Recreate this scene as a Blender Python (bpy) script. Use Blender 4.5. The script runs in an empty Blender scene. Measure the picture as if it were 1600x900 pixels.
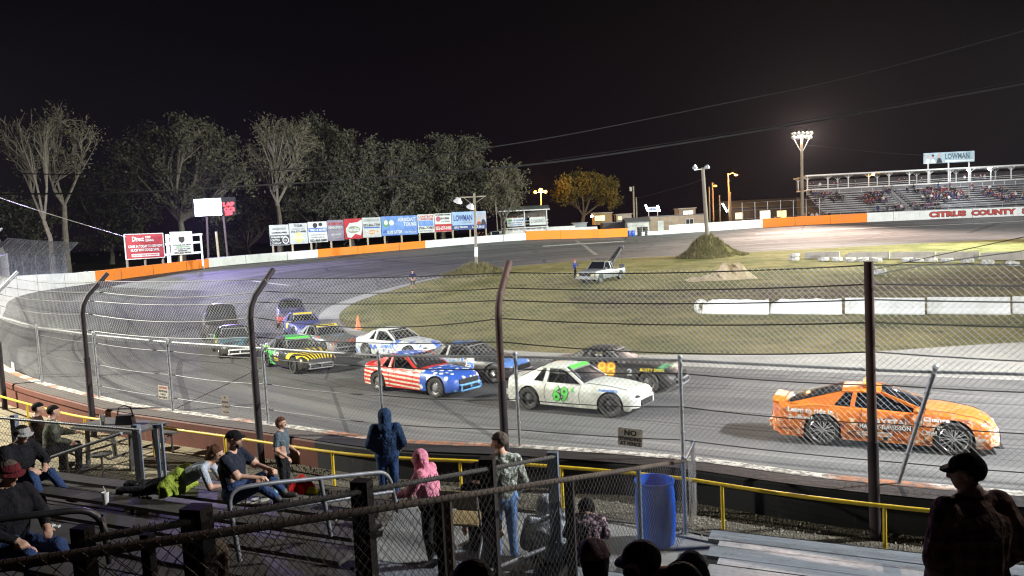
import bpy, bmesh, math, random
from mathutils import Vector, Matrix, Euler
from mathutils.bvhtree import BVHTree
PI = math.pi; R = math.radians
rnd = random.Random(7)
SC = bpy.context.scene
COL = SC.collection
# ------------------------------------------------------------------ camera
CAMZ = 5.1; F = 1170.0
cam_d = bpy.data.cameras.new('camera'); cam = bpy.data.objects.new('camera', cam_d); COL.objects.link(cam)
cam_d.sensor_width = 36.0; cam_d.lens = F / 1600 * 36; cam_d.clip_start = 0.05; cam_d.clip_end = 6000
CROT = Matrix.Rotation(PI/2 - math.atan(90/F), 4, 'X') @ Matrix.Rotation(-math.atan(0.05), 4, 'Z')
cam.matrix_world = Matrix.Translation((0, 0, CAMZ)) @ CROT
SC.camera = cam
def ray(u, v):
    return (CROT.to_3x3() @ Vector(((u-800)/F, (450-v)/F, -1))).normalized()
def at_z(u, v, z):
    d = ray(u, v); t = (z-CAMZ)/d.z; return Vector((d.x*t, d.y*t, z))
def at_y(u, v, Y):
    d = ray(u, v); t = Y/d.y; return Vector((d.x*t, Y, CAMZ+d.z*t))
# ------------------------------------------------------------------ shader mini language
class S:
    def __init__(s, nt, sock): s.nt = nt; s.k = sock
    def _m(s, op, o=None, o2=None):
        n = s.nt.nodes.new('ShaderNodeMath'); n.operation = op
        for i, q in enumerate((s, o, o2)):
            if q is None: continue
            if isinstance(q, S): s.nt.links.new(q.k, n.inputs[i])
            else: n.inputs[i].default_value = q
        return S(s.nt, n.outputs[0])
    def __add__(s, o): return s._m('ADD', o)
    def __radd__(s, o): return s._m('ADD', o)
    def __sub__(s, o): return s._m('SUBTRACT', o)
    def __mul__(s, o): return s._m('MULTIPLY', o)
    def __rmul__(s, o): return s._m('MULTIPLY', o)
    def __truediv__(s, o): return s._m('DIVIDE', o)
    def __gt__(s, o): return s._m('GREATER_THAN', o)
    def __lt__(s, o): return s._m('LESS_THAN', o)
    def mod(s, o): return s._m('FLOORED_MODULO', o)
    def abs(s): return s._m('ABSOLUTE')
    def sin(s): return s._m('SINE')
    def sqrt(s): return s._m('SQRT')
    def max(s, o): return s._m('MAXIMUM', o)
    def min(s, o): return s._m('MINIMUM', o)
    def atan2(s, o): return s._m('ARCTAN2', o)
    def step(s, a, b):
        n = s.nt.nodes.new('ShaderNodeMapRange'); s.nt.links.new(s.k, n.inputs[0])
        n.inputs[1].default_value = a; n.inputs[2].default_value = b; return S(s.nt, n.outputs[0])
class SH:
    """one procedural material; helpers give sockets"""
    def __init__(s, name, rough=0.6, metal=0.0, spec=0.5, coat=0.0):
        s.m = bpy.data.materials.new(name); s.m.use_nodes = True; s.nt = s.m.node_tree
        s.b = s.nt.nodes['Principled BSDF']
        s.b.inputs['Roughness'].default_value = rough; s.b.inputs['Metallic'].default_value = metal
        s.b.inputs['Specular IOR Level'].default_value = spec; s.b.inputs['Coat Weight'].default_value = coat
        s.tc = s.nt.nodes.new('ShaderNodeTexCoord')
    def vec(s, kind='Object', scale=(1, 1, 1)):
        n = s.nt.nodes.new('ShaderNodeMapping'); n.inputs['Scale'].default_value = scale
        s.nt.links.new(s.tc.outputs[kind], n.inputs[0]); return n.outputs[0]
    def xyz(s, kind='Object'):
        n = s.nt.nodes.new('ShaderNodeSeparateXYZ'); s.nt.links.new(s.tc.outputs[kind], n.inputs[0])
        return [S(s.nt, n.outputs[i]) for i in range(3)]
    def noise(s, sc=5, det=3, rough=0.5, kind='Object', scale=(1, 1, 1)):
        n = s.nt.nodes.new('ShaderNodeTexNoise'); n.inputs['Scale'].default_value = sc
        n.inputs['Detail'].default_value = det; n.inputs['Roughness'].default_value = rough
        s.nt.links.new(s.vec(kind, scale), n.inputs['Vector']); return S(s.nt, n.outputs['Fac'])
    def vor(s, sc=5, kind='Object', scale=(1, 1, 1), feat='F1', rand=1.0):
        n = s.nt.nodes.new('ShaderNodeTexVoronoi'); n.inputs['Scale'].default_value = sc; n.feature = feat
        n.inputs['Randomness'].default_value = rand
        s.nt.links.new(s.vec(kind, scale), n.inputs['Vector']); return S(s.nt, n.outputs['Distance'])
    def mix(s, f, a, b):
        n = s.nt.nodes.new('ShaderNodeMix'); n.data_type = 'RGBA'
        if isinstance(f, S): s.nt.links.new(f.k, n.inputs[0])
        else: n.inputs[0].default_value = f
        for i, q in ((6, a), (7, b)):
            if isinstance(q, (tuple, list)): n.inputs[i].default_value = (*q[:3], 1)
            else: s.nt.links.new(q, n.inputs[i])
        return n.outputs[2]
    def color(s, c):
        if isinstance(c, (tuple, list)): s.b.inputs['Base Color'].default_value = (*c[:3], 1)
        else: s.nt.links.new(c, s.b.inputs['Base Color'])
        return s
    def bump(s, h, st=0.3, dist=0.02):
        n = s.nt.nodes.new('ShaderNodeBump'); n.inputs['Strength'].default_value = st; n.inputs['Distance'].default_value = dist
        s.nt.links.new(h.k, n.inputs['Height']); s.nt.links.new(n.outputs[0], s.b.inputs['Normal']); return s
    def rough(s, r): s.nt.links.new(r.k, s.b.inputs['Roughness']); return s
    def emit(s, c, st):
        s.b.inputs['Emission Color'].default_value = (*c, 1); s.b.inputs['Emission Strength'].default_value = st; return s
_mc = {}
def mat(name, c, rough=0.6, metal=0.0, var=0.25, sc=6.0, spec=0.5, coat=0.0, bump=0.0):
    """plain surface with uneven wear"""
    if name in _mc: return _mc[name]
    h = SH(name, rough, metal, spec, coat)
    n = h.noise(sc, 4, 0.6)
    d = tuple(x*(1-var) for x in c); l = tuple(min(1, x*(1+var*0.6)) for x in c)
    h.color(h.mix(n.step(0.3, 0.7), d, l))
    if bump: h.bump(h.noise(sc*6, 4, 0.6), bump)
    _mc[name] = h.m; return h.m
def emat(name, c, st):
    if name in _mc: return _mc[name]
    h = SH(name, 0.5); h.color(c); h.emit(c, st); _mc[name] = h.m; return h.m
# ------------------------------------------------------------------ mesh builder
class MB:
    def __init__(s): s.v = []; s.f = []; s.mi = []
    def add(s, vs, fs, m=0):
        o = len(s.v); s.v += [tuple(p) for p in vs]; s.f += [tuple(i+o for i in f) for f in fs]; s.mi += [m]*len(fs); return s
    def box(s, c, d, rot=None, m=0, taper=1.0):
        c = Vector(c); hx, hy, hz = d[0]/2, d[1]/2, d[2]/2
        vs = [Vector((sx*hx*(taper if sz > 0 else 1), sy*hy*(taper if sz > 0 else 1), sz*hz)) for sz in (-1, 1) for sx, sy in ((-1, -1), (1, -1), (1, 1), (-1, 1))]
        if rot is not None:
            if isinstance(rot, (int, float)): rot = Matrix.Rotation(rot, 3, 'Z')
            vs = [rot @ p for p in vs]
        return s.add([p+c for p in vs], [(3, 2, 1, 0), (4, 5, 6, 7), (0, 1, 5, 4), (1, 2, 6, 5), (2, 3, 7, 6), (3, 0, 4, 7)], m)
    def bar(s, a, b, w, h, up=(0, 0, 1), m=0):
        """box-section bar from a to b, w across, h along up"""
        a = Vector(a); b = Vector(b); d = (b-a).normalized(); up = Vector(up)
        if abs(d.dot(up)) > 0.98: up = Vector((1, 0, 0))
        sd = d.cross(up).normalized(); u2 = sd.cross(d).normalized()
        vs = [p + sd*sx*w/2 + u2*sy*h/2 for p in (a, b) for sx, sy in ((-1, -1), (1, -1), (1, 1), (-1, 1))]
        return s.add(vs, [(0, 1, 2, 3), (7, 6, 5, 4), (0, 4, 5, 1), (1, 5, 6, 2), (2, 6, 7, 3), (3, 7, 4, 0)], m)
    def tube(s, pts, r, n=8, m=0, cap=True):
        pts = [Vector(p) for p in pts]; k = len(pts); rs = r if isinstance(r, (list, tuple)) else [r]*k
        o = len(s.v); prev = None
        for i, p in enumerate(pts):
            d = (pts[min(i+1, k-1)] - pts[max(i-1, 0)])
            d = d.normalized() if d.length > 1e-9 else Vector((0, 0, 1))
            if prev is None:
                a = Vector((0, 0, 1)) if abs(d.z) < 0.9 else Vector((1, 0, 0)); a = a.cross(d).normalized()
            else:
                a = prev - d*prev.dot(d)
                a = a.normalized() if a.length > 1e-6 else prev
            prev = a; b = d.cross(a)
            for j in range(n):
                t = 2*PI*j/n; s.v.append(tuple(p + (a*math.cos(t) + b*math.sin(t))*rs[i]))
        for i in range(k-1):
            for j in range(n):
                q = (j+1) % n; s.f.append((o+i*n+j, o+i*n+q, o+(i+1)*n+q, o+(i+1)*n+j)); s.mi.append(m)
        if cap:
            s.f.append(tuple(o+j for j in reversed(range(n)))); s.f.append(tuple(o+(k-1)*n+j for j in range(n))); s.mi += [m, m]
        return s
    def lathe(s, prof, n=24, c=(0, 0, 0), axis='Z', m=0, close=False):
        """prof: list of (r, h[, material])"""
        o = len(s.v); c = Vector(c)
        for q in prof:
            for j in range(n):
                t = 2*PI*j/n; x, y = q[0]*math.cos(t), q[0]*math.sin(t)
                p = Vector((x, y, q[1])) if axis == 'Z' else (Vector((x, q[1], y)) if axis == 'Y' else Vector((q[1], x, y)))
                s.v.append(tuple(p+c))
        k = len(prof); rng = range(k if close else k-1)
        for i in rng:
            i2 = (i+1) % k; mm = prof[i][2] if len(prof[i]) > 2 else m
            for j in range(n):
                q = (j+1) % n; s.f.append((o+i*n+j, o+i*n+q, o+i2*n+q, o+i2*n+j)); s.mi.append(mm)
        return s
    def ball(s, c, r, n=12, k=8, m=0):
        rr = r if isinstance(r, (tuple, list, Vector)) else (r, r, r); o = len(s.v); c = Vector(c)
        for i in range(k+1):
            ph = PI*i/k
            for j in range(n):
                t = 2*PI*j/n
                s.v.append((c.x+rr[0]*math.sin(ph)*math.cos(t), c.y+rr[1]*math.sin(ph)*math.sin(t), c.z+rr[2]*math.cos(ph)))
        for i in range(k):
            for j in range(n):
                q = (j+1) % n; s.f.append((o+i*n+j, o+(i+1)*n+j, o+(i+1)*n+q, o+i*n+q)); s.mi.append(m)
        return s
    def prism(s, poly, a, b, plane='XZ', m=0):
        """extrude a 2-D outline between a and b along the third axis"""
        n = len(poly); f = {'XZ': lambda p, t: (p[0], t, p[1]), 'YZ': lambda p, t: (t, p[0], p[1]), 'XY': lambda p, t: (p[0], p[1], t)}[plane]
        vs = [f(p, a) for p in poly] + [f(p, b) for p in poly]
        fs = [tuple(range(n)), tuple(reversed(range(n, 2*n)))] + [(i, i+n, (i+1) % n+n, (i+1) % n) for i in range(n)]
        return s.add(vs, fs, m)
    def mesh(s, name, mats, smooth=False):
        me = bpy.data.meshes.new(name); me.from_pydata(s.v, [], s.f)
        for m in (mats if isinstance(mats, (list, tuple)) else [mats]): me.materials.append(m)
        if any(s.mi): me.polygons.foreach_set('material_index', s.mi)
        me.update(); me.validate()
        bm = bmesh.new(); bm.from_mesh(me); bmesh.ops.remove_doubles(bm, verts=bm.verts, dist=1e-5) if smooth else None
        if len(bm.faces) < 60000: bmesh.ops.recalc_face_normals(bm, faces=bm.faces)
        bm.to_mesh(me); bm.free()
        if smooth:
            me.polygons.foreach_set('use_smooth', [True]*len(me.polygons))
            if smooth is not True: me.set_sharp_from_angle(angle=R(smooth))
        return me
    def build(s, name, mats, parent=None, smooth=False, **kw):
        o = bpy.data.objects.new(name, s.mesh(name, mats, smooth)); COL.objects.link(o); o.parent = parent
        for k, v in kw.items():
            if k == 'loc': o.location = v
            elif k == 'rz': o.rotation_euler.z = v
            elif v is not None: o[k] = v
        return o
def thing(name, label, category, loc=(0, 0, 0), rz=0.0, group=None):
    o = bpy.data.objects.new(name, None); COL.objects.link(o); o.location = loc
    if isinstance(rz, Matrix): o.rotation_euler = rz.to_euler()
    else: o.rotation_euler.z = rz
    o['label'] = label; o['category'] = category
    if group: o['group'] = group
    o.empty_display_size = 0.2
    return o
def tag(o, label, category, group=None):
    o['label'] = label; o['category'] = category
    if group: o['group'] = group
    return o
def struct(mb, name, m, smooth=False): return mb.build(name, m, None, smooth, kind='structure')
def copy_tree(o, parent=None):
    c = o.copy(); COL.objects.link(c); c.parent = parent
    for ch in list(o.children): copy_tree(ch, c)
    return c
# ------------------------------------------------------------------ lettering
_tc = {}
def text_mesh(body, bold=0.0):
    """(verts2d, faces) of a word, cap height scaled to 1, centred"""
    k = (body, bold)
    if k in _tc: return _tc[k]
    cu = bpy.data.curves.new('t', 'FONT'); cu.body = body; cu.align_x = 'CENTER'; cu.offset = bold; cu.resolution_u = 2; cu.fill_mode = 'BOTH'
    o = bpy.data.objects.new('t', cu); COL.objects.link(o); bpy.context.view_layer.update()
    me = bpy.data.meshes.new_from_object(o.evaluated_get(bpy.context.evaluated_depsgraph_get()))
    vs = [(p.co.x, p.co.y) for p in me.vertices]; fs = [tuple(p.vertices) for p in me.polygons]
    bpy.data.objects.remove(o); bpy.data.curves.remove(cu); bpy.data.meshes.remove(me)
    if vs:
        x0 = min(p[0] for p in vs); x1 = max(p[0] for p in vs); y0 = min(p[1] for p in vs); y1 = max(p[1] for p in vs)
        h = (y1-y0) or 1; vs = [((p[0]-(x0+x1)/2)/h, (p[1]-y0)/h-0.5) for p in vs]
    _tc[k] = (vs, fs); return _tc[k]
def letters(mb, body, org, ux, uy, height, width=None, bold=0.02, m=0, fn=None, slant=0.0, rot=0.0):
    vs, fs = text_mesh(body, bold)
    if not vs: return mb
    w = max(p[0] for p in vs)*2; sx = (width/(w*height)) if width else 1.0
    org = Vector(org); ux = Vector(ux); uy = Vector(uy); out = []
    c, s_ = math.cos(rot), math.sin(rot)
    for a, b in vs:
        a2 = (a+slant*b)*height*sx; b2 = b*height
        a2, b2 = a2*c-b2*s_, a2*s_+b2*c
        out.append(fn(a2, b2) if fn else org+ux*a2+uy*b2)
    return mb.add(out, fs, m)
# ------------------------------------------------------------------ chain link
def clipline(p, d, w, h):
    t0, t1 = -1e9, 1e9
    for k, lim in ((0, w), (1, h)):
        if abs(d[k]) < 1e-9:
            if p[k] < 0 or p[k] > lim: return None
            continue
        a = (0-p[k])/d[k]; b = (lim-p[k])/d[k]
        if a > b: a, b = b, a
        t0 = max(t0, a); t1 = min(t1, b)
    return (t0, t1) if t1-t0 > 1e-3 else None
def chain(mb, o, U, V, pitch=0.085, r=0.0035, weave=0.0, n=3, knuckle=0.0):
    """diamond wire mesh over the parallelogram o, o+U, o+V; every wire is a thin rod"""
    o = Vector(o); U = Vector(U); V = Vector(V); w = U.length; h = V.length
    u = U/w; v = V/h; nrm = u.cross(v).normalized()
    k = int((w+h)/pitch)+2
    for sgn in (1, -1):
        for i in range(k):
            p = (i*pitch - (h if sgn > 0 else 0), 0.0); d = (sgn, 1.0)
            q = clipline(p, d, w, h)
            if not q: continue
            a = (p[0]+d[0]*q[0], p[1]+d[1]*q[0]); b = (p[0]+d[0]*q[1], p[1]+d[1]*q[1])
            off = nrm*(sgn*r*0.9)
            pa = o+u*a[0]+v*a[1]+off; pb = o+u*b[0]+v*b[1]+off
            if weave:
                L = (pb-pa).length; m = max(1, int(L/(pitch*0.7072)))
                pts = [pa.lerp(pb, j/(2*m)) + nrm*(weave*math.sin(PI*j)) + nrm*(weave if j % 2 else -weave) for j in range(2*m+1)]
                mb.tube(pts, r, n, cap=False)
            else: mb.tube([pa, pb], r, n, cap=False)
            if knuckle and abs(b[1]-h) < 1e-3:
                mb.tube([pb, pb+(u*sgn*0.25+v)*knuckle+nrm*0.006, pb+(u*sgn*0.75+v*0.35)*knuckle-nrm*0.006], r*1.1, n)
    return mb
def sag(a, b, s, n=12):
    a = Vector(a); b = Vector(b)
    return [a.lerp(b, i/n) - Vector((0, 0, s*4*(i/n)*(1-i/n))) for i in range(n+1)]
# ------------------------------------------------------------------ plan of the speedway (matched stations, metres)
def g(y): 
    t = min(1, max(0, (y-50)/44)); return 0.8*t*t*(3-2*t)
GZ = 0.95      # level of the spectators' ground on the near side
# outer (x, y, z) at foot of wall on the track side | asphalt inner edge | grass edge
ST = [
 ((40, -5.5, .5), (44, 7.5), (46, 19)), ((24, 1.7, .5), (28, 14.5), (31, 26)), ((12, 6.9, .5), (17, 20.3), (19.5, 27.5)),
 ((5.16, 9.8, .5), (9, 24.6), (12, 27.2)), ((2.6, 11.35, .5), (3.5, 27.6), (6, 28.6)), ((.16, 12.4, .5), (-.5, 30.2), (.8, 30.9)),
 ((-2.2, 13.2, .5), (-4.4, 34), (-3.6, 34.8)), ((-4.75, 14.7, .52), (-8, 38.6), (-7.2, 39.2)), ((-7.2, 16.1, .55), (-10.8, 43), (-9.8, 43.4)),
 ((-9.6, 17.6, .6), (-12.4, 47.4), (-11.1, 47.6)), ((-15, 22.1, .75), (-13.4, 52), (-12.0, 52)), ((-19.5, 27, 1.5), (-13.8, 56.5), (-12.3, 56.3)),
 ((-23.2, 34, 2.45), (-13.6, 60.5), (-12.2, 60)), ((-27.8, 41.5, 2.65), (-12.8, 65), (-11.5, 64)), ((-31.8, 50.5, 2.6), (-11.2, 70), (-10.2, 69)),
 ((-34.7, 62, 2.45), (-9.3, 75.5), (-8.6, 74.8)), ((-35.3, 74, 2.5), (-6.6, 81), (-6.2, 80.2)), ((-32.8, 86, 2.7), (-3, 87), (-2.8, 86.3)),
 ((-25, 98, 2.85), (2, 91.8), (2, 91.2)), ((-12, 108, 3.2), (8, 95), (8, 94.4)), ((2, 115, 3.5), (14, 96.5), (14, 95.9)),
 ((18, 120, 3.2), (22, 97), (22, 96.4)), ((42, 125, 3.45), (42, 97), (42, 96.4)), ((60, 127, 3.5), (60, 97), (60, 96.4)),
 ((87, 128, 3.25), (84, 96), (84, 95.4)), ((110, 120, 3), (96, 88), (95, 86)), ((126, 98, 2), (103, 74), (101, 73)),
 ((130, 62, 1.2), (104, 52), (102, 52)), ((120, 26, .8), (98, 30), (96, 32)), ((96, 0, .6), (84, 13), (82, 20)), ((66, -10, .5), (64, 5.5), (64, 17)),
]
def cr(p0, p1, p2, p3, t):
    return 0.5*((2*p1)+(p2-p0)*t+(2*p0-5*p1+4*p2-p3)*t*t+(3*p1-3*p2+p3-p0)*t*t*t)
def resample(pts, k):
    n = len(pts); out = []
    for i in range(n):
        a, b, c, d = (Vector(pts[(i+j) % n]) for j in (-1, 0, 1, 2))
        for s in range(k): out.append(cr(a, b, c, d, s/k))
    return out
KS = 8
OUT = resample([s[0] for s in ST], KS)
INN = [Vector((p.x, p.y, g(p.y))) for p in resample([(*s[1], 0) for s in ST], KS)]
GRS = [Vector((p.x, p.y, g(p.y))) for p in resample([(*s[2], 0) for s in ST], KS)]
NS = len(OUT)
# normal of the outer line in plan, pointing off the track
def onrm(i):
    d = OUT[(i+1) % NS]-OUT[(i-1) % NS]; d.z = 0; d.normalize(); return Vector((-d.y, d.x, 0))*ONS
ONS = 1
_c = Vector((30, 60, 0))
if onrm(40).dot(OUT[40]-_c) < 0: ONS = -1
from mathutils import noise as mnoise
# ---- materials
def asphalt_mat():
    h = SH('worn_asphalt', 0.95, spec=0.06)
    st = h.noise(1.0, 5, 0.65, 'UV', (1.1, 26, 1)); st2 = h.noise(1.0, 3, 0.6, 'UV', (.35, 7, 1)); fine = h.noise(90, 2, 0.7); pat = h.noise(0.12, 3, 0.6)
    skid = h.noise(1.0, 2, 0.5, 'UV', (.25, 60, 1))
    c = h.mix(st.step(.35, .68), (.105, .106, .108), (.19, .187, .18))
    c = h.mix(st2.step(.42, .66)*0.75, c, (.05, .05, .054)); x_, y_, z_ = h.xyz('UV'); gr = ((y_-.42).abs()).step(.26, .05)*h.noise(1.0, 4, .6, 'UV', (.5, 18, 1)).step(.35, .65); c = h.mix(gr*.6, c, (.045, .045, .05))
    c = h.mix(pat.step(.35, .7)*0.35, c, (.19, .185, .175))
    c = h.mix(skid.step(.56, .66)*0.75, c, (.032, .032, .034)); c = h.mix(h.noise(1.0, 2, .5, 'UV', (.4, 85, 1)).step(.60, .68)*.5, c, (.24, .235, .22)); c = h.mix(h.noise(.45, 4, .7).step(.56, .62)*.45, c, (.055, .055, .057))
    c = h.mix(fine.step(.35, .65)*0.25, c, (.25, .25, .24))
    # repair patches and seams
    sm = h.vor(1.0, 'UV', (.6, 3, 1), 'DISTANCE_TO_EDGE')
    c = h.mix((sm < 0.006)*0.5, c, (.04, .04, .04))
    h.color(c); h.bump(fine, 0.25, 0.01); h.rough(h.noise(3, 2).step(.2, 1.1)*.2+0.8)
    return h.m
def grass_mat():
    h = SH('mown_grass', 0.9, spec=0.1)
    a = h.noise(0.25, 5, 0.65); b = h.noise(9, 4, 0.7); c3 = h.noise(60, 2, 0.8)
    c = h.mix(a.step(.36, .66), (.12, .14, .035), (.40, .33, .13))
    c = h.mix(b.step(.3, .75)*0.6, c, (.055, .08, .02)); c = h.mix(c3.step(.35, .7)*0.55, c, (.27, .24, .11)); c = h.mix(h.noise(.7, 5, .75).step(.5, .64)*.6, c, (.06, .055, .028))
    x, y, z = h.xyz()
    # bare dirt track through the middle of the infield
    w = h.noise(0.12, 4, 0.6)
    d = ((x*0.10+y-52+w*22-11).abs()).step(9.0, 2.0)*h.noise(0.5, 4, .7).step(.40, .58)*(x > 4)
    c = h.mix(d*0.85, c, (.075, .058, .045))
    h.color(c); h.bump(c3+b*0.9, 1.0, 0.10); return h.m
def apron_mat():
    h = SH('pale_concrete_apron', 0.85, spec=0.3)
    a = h.noise(0.6, 5, 0.7); b = h.noise(25, 3, 0.7)
    c = h.mix(a.step(.3, .7), (.25, .25, .235), (.42, .41, .37)); c = h.mix(b.step(.4, .7)*0.4, c, (.14, .135, .12))
    h.color(c); h.bump(b, 0.3, 0.01); return h.m
def dirt_mat():
    h = SH('outer_ground', 0.95, spec=0.1)
    a = h.noise(0.08, 5, 0.7); b = h.noise(3, 4, 0.7)
    c = h.mix(a.step(.35, .65), (.05, .055, .025), (.10, .085, .055)); c = h.mix(b.step(.4, .7)*0.5, c, (.04, .045, .02))
    h.color(c); h.bump(b, 0.6, 0.05); return h.m
M_ASPH = asphalt_mat(); M_GRASS = grass_mat(); M_APRON = apron_mat(); M_DIRT = dirt_mat()
# ---- track: UV runs along (u) and across (v) so that streaks follow the racing line
def ring(name, A, B, n, m, zf, uvs=True):
    vs = []; fs = []; uv = []
    L = 0; acc = [0]
    for i in range(NS): L += (A[(i+1) % NS]-A[i]).length; acc.append(L)
    for i in range(NS+1):
        a = A[i % NS]; b = B[i % NS]
        for j in range(n+1):
            t = j/n; p = a.lerp(b, t); p.z = zf(a, b, t); vs.append(tuple(p)); uv.append((acc[i]/12.0, t))
    for i in range(NS):
        for j in range(n): fs.append((i*(n+1)+j, i*(n+1)+j+1, (i+1)*(n+1)+j+1, (i+1)*(n+1)+j))
    me = bpy.data.meshes.new(name); me.from_pydata(vs, [], fs); me.materials.append(m)
    ul = me.uv_layers.new(name='UVMap')
    for lp in me.loops: ul.data[lp.index].uv = uv[lp.vertex_index]
    bm = bmesh.new(); bm.from_mesh(me); bmesh.ops.recalc_face_normals(bm, faces=bm.faces)
    if sum(f.normal.z for f in bm.faces) < 0: bmesh.ops.reverse_faces(bm, faces=bm.faces)
    bm.to_mesh(me); bm.free()
    me.polygons.foreach_set('use_smooth', [True]*len(me.polygons))
    o = bpy.data.objects.new(name, me); COL.objects.link(o); o['kind'] = 'structure'; return o
track = ring('race_track', INN, OUT, 24, M_ASPH, lambda a, b, t: a.z+(b.z-a.z)*t**2.2)
APR = [Vector((p.x, p.y, p.z+0.012)) for p in GRS]
apron = ring('concrete_apron', APR, INN, 4, M_APRON, lambda a, b, t: a.z+(b.z-a.z)*t-0.0)
cen = Vector((30, 60, 0))
MOUNDS = [(at_z(745, 433, .3), 3.9, 1.1), (at_z(1103, 402, .75), 3.5, 2.45), (at_z(1103, 402, .75)+Vector((2.4, 1.2, 0)), 3.0, .8)]
def gi(x, y):
    z = g(y)
    for c, r, hgt in MOUNDS:
        d = math.hypot(x-c.x, (y-c.y))/r
        if d < 1: z += hgt*(math.cos(PI*d)*.5+.5)*(1+0.10*math.sin(x*3.1+y*2)*d)+.22*(1-d)*d*4*(mnoise.noise(Vector((x*1.3, y*1.3, 3)))+.5*mnoise.noise(Vector((x*3.1, y*3.1, 7))))
    return z
def infield():
    n = 150; vs = [(cen.x, cen.y, g(cen.y))]; fs = []
    for k in range(1, n+1):
        for i in range(NS):
            p = cen.lerp(GRS[i], k/n); vs.append((p.x, p.y, gi(p.x, p.y)))
    for i in range(NS): fs.append((0, 1+i, 1+(i+1) % NS))
    for k in range(1, n):
        for i in range(NS):
            a = 1+(k-1)*NS+i; b = 1+(k-1)*NS+(i+1) % NS; fs.append((a, a+NS, b+NS, b))
    me = bpy.data.meshes.new('infield_grass'); me.from_pydata(vs, [], fs); me.materials.append(M_GRASS)
    bm = bmesh.new(); bm.from_mesh(me); bmesh.ops.recalc_face_normals(bm, faces=bm.faces)
    if sum(f.normal.z for f in bm.faces) < 0: bmesh.ops.reverse_faces(bm, faces=bm.faces)
    bm.to_mesh(me); bm.free(); me.polygons.foreach_set('use_smooth', [True]*len(me.polygons))
    o = bpy.data.objects.new('infield_grass', me); COL.objects.link(o); o['kind'] = 'structure'; return o
infield_o = infield()
# ---- ground outside the oval, one sheet out to the horizon
def outer_ground():
    vs = []; fs = []; rings = [0.0, 0.7, 2.5, 8, 25, 80, 300, 3000]
    for i in range(NS):
        n = onrm(i); p = OUT[i]; near = p.y < 24 and p.x < 60
        w = min(1, max(0, (p.y-22)/10)); zb = GZ*(1-w)+(p.z-0.12)*w
        for k, d in enumerate(rings):
            q = p+n*d
            if d >= 80:
                dirv = (p-cen); dirv.z = 0; dirv.normalize(); q = p+dirv*d
            vs.append((q.x, q.y, (p.z-.4 if k == 0 else zb)))
    m = len(rings)
    for i in range(NS):
        for k in range(m-1):
            a = i*m+k; b = ((i+1) % NS)*m+k; fs.append((a, a+1, b+1, b))
    me = bpy.data.meshes.new('ground'); me.from_pydata(vs, [], fs); me.materials.append(M_DIRT)
    bm = bmesh.new(); bm.from_mesh(me); bmesh.ops.recalc_face_normals(bm, faces=bm.faces)
    if sum(f.normal.z*f.calc_area() for f in bm.faces) < 0: bmesh.ops.reverse_faces(bm, faces=bm.faces)
    bm.to_mesh(me); bm.free()
    o = bpy.data.objects.new('ground', me); COL.objects.link(o); o['kind'] = 'structure'; return o
ground_o = outer_ground()
def bvh_of(*obs):
    vs = []; fs = []
    for o in obs:
        k = len(vs); vs += [v.co.copy() for v in o.data.vertices]; fs += [[i+k for i in p.vertices] for p in o.data.polygons]
    return BVHTree.FromPolygons(vs, fs)
BV = bvh_of(track, apron, infield_o)
def hit(u, v):
    """point of the track or infield seen at a pixel of the photo"""
    h = BV.ray_cast(Vector((0, 0, CAMZ)), ray(u, v)); return h[0] if h[0] else at_z(u, v, 0)
def gz(x, y):
    h = BV.ray_cast(Vector((x, y, 50)), Vector((0, 0, -1))); return h[0].z if h[0] else GZ
def gnrm(x, y):
    h = BV.ray_cast(Vector((x, y, 50)), Vector((0, 0, -1))); return h[1] if h[0] else Vector((0, 0, 1))
# ---- painted markings on the far side of the track
M_LINE = mat('faded_white_paint', (.55, .55, .52), .8, var=.4, sc=2)
def marking(name, pix, w, m, lift=.012, label=None):
    mb = MB(); pts = [hit(*q) for q in pix]; dense = []
    for a, b in zip(pts, pts[1:]):
        for k in range(12): dense.append(a.lerp(b, k/12))
    dense.append(pts[-1]); L = []
    for i, p in enumerate(dense):
        d = dense[min(i+1, len(dense)-1)]-dense[max(i-1, 0)]; d.z = 0; d.normalize(); s = Vector((-d.y, d.x, 0))*w/2
        for q in (p-s, p+s): L.append((q.x, q.y, gz(q.x, q.y)+lift))
    mb.add(L, [(2*i, 2*i+1, 2*i+3, 2*i+2) for i in range(len(dense)-1)])
    o = mb.build(name, m, kind='structure'); return o
marking('painted_line', [(848, 385), (905, 381), (975, 377)], .5, M_LINE)
marking('painted_line', [(395, 439), (425, 443), (452, 446)], .5, M_LINE)
marking('painted_line', [(1180, 366), (1290, 359), (1420, 354), (1600, 345)], .3, M_LINE)
marking('skid_mark', [(900, 376), (915, 385), (932, 398)], .6, mat('tyre_dust', (.25, .245, .235), .9, var=.5, sc=3))
marking('skid_mark', [(445, 410), (560, 398), (640, 388)], .35, mat('rubber_streak', (.03, .03, .03), .8, var=.5, sc=3))
marking('grass_patch', [(1500, 378), (1550, 379), (1640, 381)], 3.4, M_GRASS, .03)
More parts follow.
